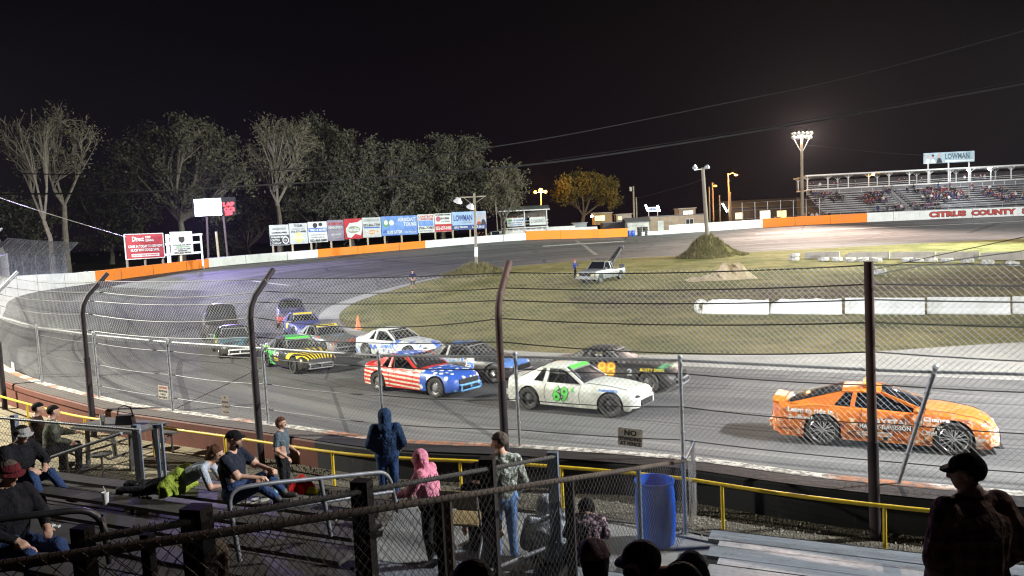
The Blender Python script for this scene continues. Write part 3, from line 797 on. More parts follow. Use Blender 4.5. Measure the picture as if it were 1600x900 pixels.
def wheel(t, x, y, rw, tw, rim, tyre, style, name='tyre', sgn=-1):
    mb = MB(); w = tw/2
    mb.lathe([(rw*.66, -w*.9), (rw*.9, -w), (rw*.985, -w*.78), (rw, -w*.5), (rw, w*.5), (rw*.985, w*.78), (rw*.9, w), (rw*.66, w*.9), (rw*.6, w*.4), (rw*.6, -w*.4)], 32, (0, 0, 0), 'Y', close=True)
    ty = mb.build('tyre', tyre, t, smooth=35, loc=(x, y, rw))
    mb = MB(); s = sgn; o = s*w
    if style == 'steel':
        mb.lathe([(rw*.67, o*.9), (rw*.63, o*.86), (rw*.60, o*.45), (rw*.50, o*.35), (rw*.30, o*.62), (rw*.22, o*.60), (rw*.12, o*.75), (0.001, o*.75)], 24, (0, 0, 0), 'Y')
        for k in range(8):
            a = 2*PI*k/8; mb.box((math.cos(a)*rw*.43, o*.52, math.sin(a)*rw*.43), (rw*.10, .02, rw*.10), None, 1)
        for k in range(5):
            a = 2*PI*k/5; mb.ball((math.cos(a)*rw*.17, o*.72, math.sin(a)*rw*.17), rw*.035, 6, 4, 2)
    else:
        mb.lathe([(rw*.80, o*.92), (rw*.77, o*.98), (rw*.74, o*.9), (rw*.70, o*.2), (rw*.69, -o*.6)], 32, (0, 0, 0), 'Y')
        mb.lathe([(rw*.5, o*.1), (0.01, o*.1)], 24, (0, 0, 0), 'Y', m=1)
        for k in range(10):
            a = 2*PI*k/10
            for da in (-.13, .13):
                mb.bar((math.cos(a)*rw*.12, o*.62, math.sin(a)*rw*.12), (math.cos(a+da)*rw*.76, o*.88, math.sin(a+da)*rw*.76), .022, .028, (0, 1, 0))
        mb.lathe([(rw*.17, o*.5), (rw*.15, o*.8), (0.001, o*.82)], 16, (0, 0, 0), 'Y')
    mb.build('rim', [rim, M_DARK, M_CHROME], ty, smooth=35)
COUPE = dict(belt=[(-2.1, .66), (-1.95, .78), (-1.4, .83), (-.4, .79), (.7, .76), (1.2, .72), (1.75, .64), (2.06, .50)],
             top=[(-2.1, .76), (-1.95, .88), (-1.5, .91), (-.4, .88), (.75, .84), (1.2, .81), (1.75, .73), (2.06, .57)], gh=(.50, -.08, -.85, -1.48))
def livery(name, fn, rough=.35, coat=.25, dirt=.35):
    h = SH(name, rough, spec=.5, coat=coat); x, y, z = h.xyz(); c = fn(h, x, y, z)
    k = h.noise(3.5, 4, .7); k2 = h.noise(40, 3, .8)
    c = h.mix((z < .62)*k.step(.38, .72)*dirt, c, (.10, .085, .06)); c = h.mix(k2.step(.6, .75)*dirt*.5, c, (.14, .12, .09)); h.color(c)
    h.bump(h.noise(1.9, 3, .55), .7, .06); return h.m
def make_car(name, label, cat, loc, head, sh, body, roof=None, rim=None, tyre=None, race=True, decals=(), driver=None, spoiler=False, side=-1, nose=True, pitch=0.0, glassm=None, bumper=None, group=None, scale=1.0):
    """side -1: the right-hand flank carries the wording seen from the stands"""
    gx, gy = loc; z0 = gz(gx, gy); nr = gnrm(gx, gy); nr = (nr+Vector((0, 0, 1))*.0).normalized()
    fx = Vector((math.cos(head), math.sin(head), 0)); fx = (fx-nr*fx.dot(nr)).normalized(); fy = nr.cross(fx)
    M = Matrix((fx, fy, nr)).transposed()
    t = thing(name, label, cat, (gx, gy, z0+.006), M, group); t.scale = (scale,)*3
    bd = car_body(sh, True).build('body', [body, M_DARK], t, smooth=38)
    xa, xb, xc, xd = sh.gh; zb_a = interp(sh.top, xa)-.01; zb_d = interp(sh.top, xd)-.01; H = sh.H
    wa = sh.side(xa, interp(sh.belt, xa))*.94; wd = sh.side(xd, interp(sh.belt, xd))*.92; wt = sh.W*.335; wtr = sh.W*.325
    roof = roof or body
    # roof skin
    mb = MB(); n = 8; o = 0
    for k in (0, 1):
        for i in range(n+1):
            x = xb+(xc-xb)*i/n; w = wt+(wtr-wt)*i/n; zc = H-.02*abs(i/n*2-1)**2-(.035 if i == n else 0)-(.02 if i == 0 else 0)
            for j in range(n+1): y = w*(j/n*2-1); mb.v.append((x, y, zc-.055*(j/n*2-1)**4-.02*(j/n*2-1)**2-k*.035))
    N = (n+1)**2
    for k in (0, 1):
        for i in range(n):
            for j in range(n): a = k*N+i*(n+1)+j; mb.f.append((a, a+n+1, a+n+2, a+1)); mb.mi.append(0)
    ed = [(i, 0) for i in range(n)]+[(n, j) for j in range(n)]+[(i, n) for i in range(n, 0, -1)]+[(0, j) for j in range(n, 0, -1)]
    for q in range(len(ed)):
        a = ed[q]; b = ed[(q+1) % len(ed)]; i1 = a[0]*(n+1)+a[1]; i2 = b[0]*(n+1)+b[1]; mb.f.append((i1, i2, i2+N, i1+N)); mb.mi.append(0)
    mb.build('roof', roof, t, smooth=40)
    ztop = H-.085
    for s in (-1, 1):
        A0 = Vector((xa, s*wa, zb_a-.03)); A1 = Vector((xb, s*wt, ztop)); C1 = Vector((xc, s*wtr, ztop-.01)); C0 = Vector((xd, s*wd, zb_d-.03))
        zbm = lambda x: interp(sh.belt, x)-.01
        wb = lambda x: sh.side(x, interp(sh.belt, x))*.95
        mb = MB(); mb.bar(A0, A1, .05, .07); mb.build('front_pillar', body, t)
        xm = (xb+xc)/2-.15; mb = MB(); mb.bar((xm-.05, s*wb(xm), zbm(xm)), (xm+.02, s*wt, ztop), .05, .09, (1, 0, 0)); mb.build('middle_pillar', body, t)
        mb = MB(); xq = xc-.18
        curvy_panel(mb, *( ((xq-.02, s*wb(xq), zbm(xq)), (xd-.05, s*wd, zb_d-.05), (xc-.06, s*wtr*1.0, ztop-.02), (xc+.10, s*wtr, ztop)) ), .03*s, n=3)
        mb.build('rear_pillar', body, t, smooth=40)
        mb = MB(); mb.tube([A1, (Vector(A1)+C1)/2+Vector((0, s*.015, .012)), C1], .028, 6); mb.build('roof_rail', body, t, smooth=60)
        if not race:
            mb = MB(); curvy_panel(mb, (xa-.03, s*(wb(xa)-.02), zbm(xa)), (xq-.04, s*(wb(xq)-.01), zbm(xq)), (xc+.05, s*wtr*.99, ztop), (xb-.02, s*wt*.99, ztop), .012*s, n=3); mb.build('side_window', M_GLASS, t, smooth=40)
            mb = MB(); mb.ball((xa-.18, s*(wb(xa)+.11), zbm(xa)+.1), (.07, .11, .065), 10, 7); mb.bar((xa-.16, s*(wb(xa)-.02), zbm(xa)+.03), (xa-.17, s*(wb(xa)+.08), zbm(xa)+.08), .04, .03); mb.build('side_mirror', body, t, smooth=60)
    mb = MB(); curvy_panel(mb, (xa+.02, -wa*.96, zb_a), (xa+.02, wa*.96, zb_a), (xb+.02, wt*.97, ztop+.03), (xb+.02, -wt*.97, ztop+.03), .012, n=6, bulge=.045); mb.build('windshield', glassm or (M_MESHW if race else M_GLASS), t, smooth=50)
    mb = MB(); curvy_panel(mb, (xd, wd*.95, zb_d), (xd, -wd*.95, zb_d), (xc-.02, -wtr*.96, ztop+.02), (xc-.02, wtr*.96, ztop+.02), .012, n=6, bulge=.03); mb.build('rear_window', M_GLASS if not race else M_MESHW, t, smooth=50)
    # wheels
    tw = .22 if race else .27
    for xw in (sh.xf, sh.xr):
        for s in (-1, 1): wheel(t, xw, s*(sh.half(xw)-tw/2-.005+(.02 if race else 0)), sh.rw, tw, rim or M_RIMB, tyre or M_TYREW, 'steel' if race else 'alloy', sgn=s)
    # under body, wells
    mb = MB(); mb.box((0, 0, .30), (sh.L*.86, sh.W*.62, .18)); mb.build('chassis', M_DARK, t)
    if race:
        mb = MB(); r = .022
        for s in (-1, 1):
            mb.tube([(.55, s*.55, .45), (.35, s*.56, .95), (.1, s*.5, H-.12), (-.6, s*.5, H-.12), (-.75, s*.5, .45)], r, 7)
            mb.tube([(-.6, s*.5, H-.12), (-1.35, s*.45, .75)], r, 7)
            for z in (.6, .76): mb.tube([(.5, s*.6, z), (-.7, s*.6, z)], r, 7)
        mb.tube([(-.68, -.5, .55), (-.62, .5, H-.13)], r, 7); mb.tube([(.1, -.5, H-.12), (.1, .5, H-.12)], r, 7); mb.tube([(-.6, -.5, H-.12), (-.6, .5, H-.12)], r, 7); mb.tube([(.4, -.55, .85), (.4, .55, .85)], r, 7)
        mb.build('roll_cage', M_CAGE, t, smooth=50)
    mb = MB(); mb.box((-.42, .34, .62), (.14, .46, .5), Matrix.Rotation(-.18, 3, 'Y')); mb.box((-.2, .34, .5), (.46, .46, .12)); mb.box((-.48, .34, .93), (.1, .24, .2)); mb.build('seat', mat('seat_cloth', (.05, .05, .06), .8), t)
    # nose and tail
    fl = sh.L/2; hw = sh.half(fl)
    if nose == 'open':   # bodywork gone, dark opening with a bent tube bumper
        mb = MB(); mb.box((fl-.02, 0, .42), (.1, hw*1.7, .3)); mb.build('radiator', mat('radiator', (.05, .05, .05), .5, .5, sc=40), t)
        mb = MB(); pts = [(fl-.25, -hw*.95, .36), (fl+.10, -hw*.8, .40), (fl+.14, 0, .41), (fl+.10, hw*.8, .40), (fl-.25, hw*.95, .36)]
        mb.tube(pts, .035, 8); mb.tube([(p[0], p[1], p[2]-.17) for p in pts], .03, 8)
        for y in (-.45, 0, .45): mb.tube([(fl+.11, y, .23), (fl+.12, y, .41)], .025, 6)
        mb.build('tube_bumper', bumper or M_CAGE, t, smooth=50)
    else:
        mb = MB(); mb.box((fl+.012, 0, .36), (.05, hw*1.35, .15)); mb.build('grille', M_DARK, t)
        for s in (-1, 1):
            mb = MB(); mb.ball((fl-.09, s*hw*.80, .56 if not race else .54), (.10, .17, .055), 12, 8); mb.build('headlight', M_LAMPW if not race else M_DARK, t, smooth=60)
        if not race:
            mb = MB(); mb.box((fl-.03, 0, .16), (.22, hw*1.8, .03)); mb.build('front_splitter', M_DARK, t)
            mb = MB(); mb.box((fl+.01, 0, .50), (.04, hw*1.2, .07)); mb.build('upper_grille', M_DARK, t)
    for s in (-1, 1):
        mb = MB(); mb.box((-fl-.004, s*hw*.78, .64), (.03, hw*.34, .10)); mb.build('tail_light', M_LAMPR, t)
    mb = MB(); mb.box((-fl-.03, 0, .40), (.10, hw*1.9, .16)); mb.build('rear_bumper', body if not race else (bumper or body), t)
    if spoiler:
        mb = MB(); pr = []
        for j in range(13):
            y = (j/6-1); w = hw*1.02*y; zz = .16-.10*abs(y)**6
            for dx, dz in ((.16, 0), (-.10, .05), (-.12, .02), (.14, -.03)): mb.v.append((-fl+.12+dx, w, .86+zz+dz))
        for j in range(12):
            for s in range(4): mb.f.append((j*4+s, j*4+(s+1) % 4, (j+1)*4+(s+1) % 4, (j+1)*4+s)); mb.mi.append(0)
        mb.f += [(0, 1, 2, 3), (48, 49, 50, 51)]; mb.mi += [0, 0]
        for y in (-.5, .5): mb.box((-fl+.12, y, .95), (.16, .04, .12))
        mb.build('rear_spoiler', body, t, smooth=40)
    # door and wing seams
    mb = MB(); bz_ = lambda x: interp(sh.belt, x)-.015
    for s in (-1, 1):
        for X in (xa-.02, xa-1.08 if sh.L < 4.6 else xa-1.3, ):
            pts = [(X-.05*math.sin(3*q/8), s*(sh.side(X, sh.ride+.09+(bz_(X)-sh.ride-.09)*q/8)+.001), sh.ride+.09+(bz_(X)-sh.ride-.09)*q/8) for q in range(9)]
            mb.tube(pts, .006, 4, cap=False)
            mb.build('door_seam', M_DARK, t); mb = MB()
        pts = [(xa+.1+(sh.L/2-.25-xa-.1)*q/8, s*sh.side(xa, .7)*(.80-.06*q/8), 0) for q in range(9)]
        mb.tube([(X, y, interp(sh.belt, X)+(interp(sh.top, X)-interp(sh.belt, X))*.78+.004) for X, y, _ in pts], .006, 4, cap=False)
        mb.build('hood_seam', M_DARK, t); mb = MB()
    # wording and numbers follow the flank
    for d in decals:
        kind = d[0]
        if kind == 'side':
            _, txt, x, z, h_, w_, m, kw = d; sd = kw.get('side', side)
            fx_ = (lambda a, b, x=x, z=z, sd=sd, out=kw.get('out', .006): (x+a*(-sd), sd*(sh.side(x-sd*a, z+b)+out), z+b))
            mb = MB(); letters(mb, txt, (0, 0, 0), (1, 0, 0), (0, 0, 1), h_, w_, bold=kw.get('bold', .03), fn=fx_, slant=kw.get('slant', 0), rot=kw.get('rot', 0)); mb.build(kw.get('name', 'lettering'), m, t)
        elif kind == 'hood':
            _, txt, x, y, h_, w_, m, kw = d; rot = kw.get('rot', 0)
            def fh(a, b, x=x, y=y):
                X, Y = x+b, y-a; zs = interp(sh.belt, X); zt = interp(sh.top, X); w = sh.side(X, zs); q = min(1, abs(Y)/w)
                return (X, Y, zs+(zt-zs)*(1-q**2*.35)+.022)
            mb = MB(); letters(mb, txt, (0, 0, 0), (1, 0, 0), (0, 0, 1), h_, w_, bold=.03, fn=fh, rot=rot); mb.build('lettering', m, t)
        elif kind == 'roof':
            _, txt, x, y, h_, w_, m, kw = d
            mb = MB(); letters(mb, txt, (x, y, H+.004), (0, -1, 0), (1, 0, 0), h_, w_, bold=.04); mb.build('lettering', m, t)
        elif kind == 'band':   # visor band along the top of the windshield
            _, txt, m, mt = d; P = Vector((xb+.10, 0, ztop-.02)); mb = MB()
            for j in range(2):
                pass
            u_ = (Vector((xa, 0, zb_a))-Vector((xb, 0, ztop))).normalized(); nn = Vector((-u_.z, 0, u_.x)); nn = nn if nn.z > 0 else -nn
            q = [Vector((xb, 0, ztop+.03))+u_*a+nn*.05+Vector((0, b, 0)) for a, b in ((.02, -wt*.85), (.02, wt*.85), (.17, wt*.9), (.17, -wt*.9))]
            mb.add(q+[p-nn*.01 for p in q], [(0, 1, 2, 3), (7, 6, 5, 4), (0, 4, 5, 1), (1, 5, 6, 2), (2, 6, 7, 3), (3, 7, 4, 0)]); bb = mb.build('visor_band', m, t)
            if txt: mb = MB(); letters(mb, txt, Vector((xb, 0, ztop+.03))+u_*.095+nn*.056, (0, 1, 0), -u_, .09, wt*1.3, bold=.03); mb.build('lettering', mt, bb)
    return t
def deccolor(name, c): return mat(name, c, .5, var=.15)
D_WH = deccolor('white_decal', (.75, .75, .73)); D_GR = deccolor('green_decal', (.10, .62, .08)); D_OR = deccolor('orange_decal', (.85, .30, .02)); D_BL = deccolor('blue_decal', (.05, .22, .75)); D_YE = deccolor('yellow_decal', (.80, .62, .04)); D_BK = deccolor('black_decal', (.015, .015, .015)); D_LB = deccolor('light_blue_decal', (.16, .42, .80)); D_NG = deccolor('neon_green_decal', (.22, .85, .05)); D_GY = deccolor('grey_decal', (.35, .37, .4))
def C(**k): d = dict(COUPE); d.update(k); return d
# --- orange pace car
def orange(h, x, y, z):
    f = h.noise(2.2, 5, .65, 'Object', (.8, 1, 2.0)); f2 = h.noise(5, 4, .7, 'Object', (.6, 1, 1.6)); f3 = h.noise(9, 3, .6)
    c = h.mix(f.step(.42, .58), (.66, .14, .004), (.72, .20, .008))
    lo = (z*-1+.88).step(0, .16)*(z < .90)
    c = h.mix(f2.step(.50, .56)*lo, c, (.42, .10, .02)); c = h.mix(f3.step(.55, .60)*lo, c, (.80, .60, .38)); c = h.mix(f2.step(.57, .62)*lo, c, (.13, .04, .015))
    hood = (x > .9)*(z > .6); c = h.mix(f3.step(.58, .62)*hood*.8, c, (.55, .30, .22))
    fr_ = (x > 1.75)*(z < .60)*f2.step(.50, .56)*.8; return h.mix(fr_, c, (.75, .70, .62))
B_OR = livery('flame_orange_wrap', orange, .5, .05, .05)
pace = Shape(4.79, 1.90, 1.37, 2.72, .90, .365, belt=[(-2.4, .78), (-2.2, .88), (-1.4, .97), (-.4, .93), (.6, .88), (1.3, .86), (2.0, .76), (2.3, .62), (2.4, .50)],
  top=[(-2.4, .90), (-2.15, .99), (-1.6, 1.02), (-.4, .97), (.75, .97), (1.3, .95), (1.9, .86), (2.25, .72), (2.4, .56)], gh=(.95, .05, -.80, -2.02), ride=.17, flare=.035, tuck=.09)
WD = [('side', 'Learn to ride in', -1.50, .82, .115, 1.02, D_WH, {}), ('side', '3 days!', -1.72, .64, .125, .56, D_WH, {}), ('side', 'CRYSTAL', .20, .66, .13, .85, D_WH, {}),
      ('side', 'HARLEY-DAVIDSON', .12, .535, .125, 1.12, D_BK, dict(bold=.08)), ('side', 'HARLEY-DAVIDSON', .12, .54, .10, 1.06, D_WH, dict(out=.009)),
      ('side', 'Change', 1.16, .76, .12, .52, D_WH, {}), ('side', 'Your', 1.22, .62, .11, .30, D_WH, {}), ('side', 'Life!', 1.02, .48, .11, .30, D_WH, {})]
pc = make_car('pace_car', 'orange flame wrapped pace car with rear spoiler and white lettering, nearest the stands', 'car', (7.85, 16.0), R(-27), pace, B_OR, scale=.895, rim=M_RIMC, tyre=M_TYRE, race=False, decals=WD, spoiler=True)
# shield emblem on the door and roof light bar
mb = MB(); 
for pts_, mm, o_ in (([(-.26, .10), (-.17, .16), (0, .19), (.17, .16), (.26, .10), (.26, -.05), (.15, -.16), (0, -.22), (-.15, -.16), (-.26, -.05)], 0, .006), ([(-.32, .06), (.32, .06), (.32, -.045), (-.32, -.045)], 1, .010)):
    vs = [(x-.05, -(pace.side(x-.05, z+.36)+o_), z+.36) for x, z in pts_]; mb.add(vs, [tuple(range(len(vs)))], mm)
em = mb.build('door_emblem', [D_BK, D_WH], pc); mb = MB()
for tx, dz, hh, ww in (('MOTOR', .10, .055, .26), ('HARLEY-DAVIDSON', .006, .06, .58), ('CYCLES', -.11, .05, .26)):
    mb = MB(); letters(mb, tx, (0, 0, 0), (1, 0, 0), (0, 0, 1), hh, ww, bold=.03, fn=lambda a, b, dz=dz: (a-.05, -(pace.side(a-.05, .36+dz+b)+.014), .36+dz+b)); mb.build('lettering', D_OR, em)
mb = MB(); mb.box((-.25, 0, 1.40), (.22, .95, .05)); mb.build('light_bar', mat('light_bar_base', (.7, .2, .02), .4), pc)
for y in (-.38, .0, .38): mb = MB(); mb.box((-.25, y, 1.445), (.16, .2, .05), None, 0, .8); mb.build('beacon', mat('amber_lens', (.85, .5, .05), .3), pc)
# --- race cars
SHR = Shape(3.98, 1.68, 1.26, 2.46, .68, .31, **COUPE)
def plainliv(base, alt, amt=.5, sc=2.0):
    return lambda h, x, y, z: h.mix(h.noise(sc, 4, .7).step(.52, .6)*amt, base, alt)
B_WH = livery('dirty_white_body', plainliv((.66, .69, .64), (.50, .50, .42), .5), .35, .3, .5)
make_car('race_car', 'white stock car with green number 69 on its door', 'car', (1.70, 20.45), R(-33), SHR, B_WH, decals=[
  ('side', '69', -.12, .52, .46, .50, D_BK, dict(bold=.09, name='number')), ('side', '69', -.12, .52, .42, .47, D_GR, dict(out=.010, bold=.03, name='number')), ('side', '6', .24, .66, .14, .10, D_GR, dict(out=.010, name='number')),
  ('side', 'PARKERS', 1.25, .69, .06, .5, D_BL, {}), ('band', '', D_GR, D_GR)], rim=M_RIMB)
def flag(h, x, y, z):
    n = h.noise(6, 3, .6); n2 = h.noise(3, 3, .6, 'Object', (1, 1, 3))
    st = ((z*1.0+x*.05+n2*.035)*7.6).mod(1.0); side_ = (z < .84)*(x > -2.0)*(x < .72)*(y.abs() > .5)
    c = h.mix((st < .45)*side_, (.62, .03, .02), (.72, .66, .52)); c = h.mix(((n > .63))*side_*.8, c, (.62, .03, .02))
    blue = (x > .72)+((z > 1.2)*(y.abs() < .52)); c = h.mix(blue.min(1.0), c, (.03, .11, .50))
    v = h.vor(4.2, rand=.6); return h.mix((v < .30)*blue.min(1.0), c, (.75, .75, .72))
B_FL = livery('flag_paint', flag, .4, .2, .25)
make_car('race_car', 'stock car painted like a flag, red and white striped doors and blue starry hood', 'car', (-3.1, 23.9), R(-36), SHR, B_FL, nose='open', bumper=D_LB, rim=M_RIMG)
def bk15(h, x, y, z): return h.mix(((x > 1.45)*(z > .55)+(z > 1.22)*h.noise(2).step(.45, .5)).min(1.0), (.022, .024, .03), (.10, .22, .55))
B_15 = livery('black_blue_paint', bk15, .4, .2, .4)
make_car('race_car', 'black stock car with blue nose and blue number 15', 'car', (-1.45, 26.0), R(-33), SHR, B_15, nose='open', decals=[
  ('side', '15', .28, .62, .46, .62, D_WH, dict(bold=.08, name='number')), ('side', '15', .28, .62, .42, .58, D_BL, dict(out=.01, name='number')), ('side', 'GILTOOOH', -.95, .72, .10, .75, D_LB, dict(rot=-.1)), ('side', 'ROOM', -.35, .70, .09, .3, D_LB, {}), ('side', 'WAVE', 1.42, .60, .09, .30, D_GY, {})])
def bk88(h, x, y, z): return h.mix(((x > 1.55)*(z > .68)*h.noise(3).step(.4, .5)).min(1.0), (.014, .013, .014), (.06, .28, .12))
B_88 = livery('matt_black_paint', bk88, .5, .1, .3)
make_car('race_car', 'black stock car with orange number 88 on its door', 'car', (3.15, 23.4), R(-30), Shape(4.2, 1.72, 1.28, 2.52, .76, .32, **COUPE), B_88, nose='open', decals=[
  ('side', '88', .02, .68, .44, .62, D_OR, dict(bold=.09, name='number')), ('side', '88', .02, .68, .38, .56, D_YE, dict(out=.012, bold=.0, name='number')), ('side', 'RUSTY DOG', 1.45, .70, .09, .72, D_YE, {}), ('side', '2', .78, .62, .20, .16, D_GY, {})], rim=M_RIMG)
def yb(h, x, y, z):
    a = (y*1.0).atan2(x*-1.0+2.75); ray_ = ((a*7.5+h.noise(1.5)*.5).mod(1.0)) < .42; fr_ = (x > .75)*(z > .52)
    c = h.mix(ray_*fr_, (.02, .02, .02), (.80, .58, .03)); n = h.noise(3, 3, .6, 'Object', (.6, 1, 2))
    c = h.mix((x < -.25)*(z < .8)*n.step(.48, .52), c, (.10, .55, .15)); c = h.mix((x < -.9)*(z > .5)*h.noise(4).step(.5, .53), c, (.75, .70, .15)); return h.mix((z > 1.24), c, (.05, .38, .16))
B_YB = livery('yellow_black_rays', yb, .4, .25, .2)
make_car('race_car', 'black stock car with yellow sunburst stripes on its hood and green roof', 'car', (-8.6, 29.3), R(-50), SHR, B_YB, nose='open', decals=[
  ('side', 'AUTO', -.15, .62, .16, .5, D_WH, {}), ('side', 'TEAM', -.1, .42, .12, .4, D_YE, {}), ('side', '19', -1.2, .70, .34, .36, D_GR, dict(bold=.06, name='number')), ('band', '', D_GR, D_WH)])
def wb(h, x, y, z): n = h.noise(2.6, 4, .7); return h.mix(n.step(.54, .57)*(z < .95)*((x > .2)+(z < .62)).min(1.0), (.68, .71, .70), (.06, .16, .60))
B_WB = livery('white_blue_splash', wb, .35, .3, .3)
make_car('race_car', 'white stock car splashed with blue, beside the infield edge', 'car', (-4.9, 31.3), R(-36), SHR, B_WB, decals=[('side', 'SHARK', .2, .60, .2, .8, D_BL, dict(slant=.3))], rim=M_RIMG)
B_GY = livery('dull_grey_body', lambda h, x, y, z: h.mix((z < .5)*.8, h.mix((h.noise(2.5) > .62)*(x > .5), (.11, .12, .12), (.45, .10, .07)), (.3, .31, .31)), .45, .1, .5)
make_car('race_car', 'dull grey stock car with a yellow windshield band and green number 2', 'car', tuple(hit(512, 549).xy), R(-52), SHR, B_GY, nose='open', decals=[
  ('side', '2', -.05, .60, .36, .24, D_NG, dict(bold=.06, name='number')), ('band', 'XVIII', D_YE, D_BK), ('hood', 'DUBLIN', 1.2, .0, .14, .6, D_LB, {})])
B_PU = livery('purple_body', lambda h, x, y, z: h.mix((h.noise(3) > .6)*(z > .5), (.05, .06, .28), (.02, .02, .03)), .4, .2, .3)
p4 = make_car('race_car', 'dark purple stock car with yellow disc on its door, behind the grey one', 'car', tuple(hit(474, 524).xy), R(-62), SHR, B_PU, nose='open', decals=[('side', 'O', -.05, .60, .42, .42, D_YE, dict(bold=.25, name='door_disc')), ('side', '1', -.05, .60, .2, .08, D_OR, dict(out=.012, name='number')), ('band', '', D_YE, D_BK)])
B_K9 = livery('black_teal_body', lambda h, x, y, z: h.mix((x > .9)*(z > .6)*h.noise(3).step(.45, .5), (.02, .022, .024), (.045, .12, .16)), .4, .2, .5)
make_car('race_car', 'black stock car with neon green 9 on its door and white front bar', 'car', tuple(hit(366, 552).xy), R(-63), SHR, B_K9, nose='open', bumper=D_WH, decals=[
  ('side', '9', -.5, .62, .52, .32, D_NG, dict(bold=.07, name='number')), ('side', 'SALES', .55, .66, .16, .5, D_YE, {}), ('hood', 'RACING', 1.15, .0, .13, .65, D_LB, {}), ('hood', 'XX', 1.6, 0, .1, .3, D_WH, {})], rim=M_RIMG)
TRK = dict(belt=[(-2.4, .98), (-1.5, 1.02), (.3, 1.05), (1.2, 1.04), (2.1, .98), (2.35, .86)], top=[(-2.4, .99), (-1.5, 1.03), (.3, 1.08), (1.2, 1.12), (2.1, 1.05), (2.35, .88)], gh=(.95, .45, -.55, -.95))
SHT = Shape(4.8, 1.80, 1.72, 2.75, .95, .36, ride=.32, tuck=.06, **TRK)
B_TK = livery('black_truck_body', plainliv((.022, .02, .024), (.05, .03, .04), .6), .45, .1, .4)
make_car('race_truck', 'dark pickup race truck at the back left of the pack', 'truck', tuple(hit(343, 525).xy), R(-68), SHT, B_TK, nose='open', rim=M_RIMG, decals=[('side', '7', -.2, .7, .34, .2, D_WH, dict(name='number'))])
B_TP = livery('dark_purple_truck', lambda h, x, y, z: h.mix((z < .72), h.mix((h.noise(2.5) > .55), (.04, .04, .10), (.12, .08, .22)), (.40, .04, .05)), .45, .1, .3)
make_car('race_truck', 'purple and red race truck farthest back in the pack', 'truck', tuple(hit(455, 507).xy), R(-72), Shape(4.6, 1.76, 1.62, 2.6, .95, .34, ride=.3, tuck=.06, **TRK), B_TP, nose='open', bumper=mat('red_bumper', (.5, .05, .06), .5))
# ------------------------------------------------------------------ people: limbs and trunk fused into one continuous skin
def capsule(mb, a, b, ra, rb, n=10):
    a = Vector(a); b = Vector(b); mb.ball(a, ra, n, 6); mb.ball(b, rb, n, 6)
    if (b-a).length > 1e-4: mb.tube([a, b], [ra, rb], n)
SKIN = (.50, .29, .20)
def fuse(mb, vox, sm=2):
    me = mb.mesh('raw', []); o = bpy.data.objects.new('raw', me); COL.objects.link(o)
    m = o.modifiers.new('r', 'REMESH'); m.mode = 'VOXEL'; m.voxel_size = vox
    if sm: q = o.modifiers.new('s', 'SMOOTH'); q.iterations = sm; q.factor = .5
    bpy.context.view_layer.update(); out = bpy.data.meshes.new_from_object(o.evaluated_get(bpy.context.evaluated_depsgraph_get()))
    bpy.data.objects.remove(o); bpy.data.meshes.remove(me); out.polygons.foreach_set('use_smooth', [True]*len(out.polygons)); return out
STAND = dict(pelvis=(0, 0, .95), chest=(.01, 0, 1.27), neck=(.0, 0, 1.49), head=(.035, 0, 1.63), shL=(0, .185, 1.41), elL=(-.04, .25, 1.12), wrL=(.05, .25, .88), shR=(0, -.185, 1.41), elR=(-.04, -.25, 1.12), wrR=(.05, -.25, .88),
             hipL=(0, .09, .92), knL=(.03, .10, .50), anL=(-.02, .11, .09), hipR=(0, -.09, .92), knR=(.03, -.10, .50), anR=(-.02, -.11, .09))
SIT = dict(pelvis=(0, 0, .12), chest=(.03, 0, .45), neck=(.05, 0, .68), head=(.10, 0, .82), shL=(.04, .185, .60), elL=(.10, .25, .34), wrL=(.30, .15, .24), shR=(.04, -.185, .60), elR=(.10, -.25, .34), wrR=(.30, -.15, .24),
           hipL=(.02, .10, .10), knL=(.44, .14, .12), anL=(.42, .13, -.30), hipR=(.02, -.10, .10), knR=(.44, -.14, .12), anR=(.42, -.13, -.30))
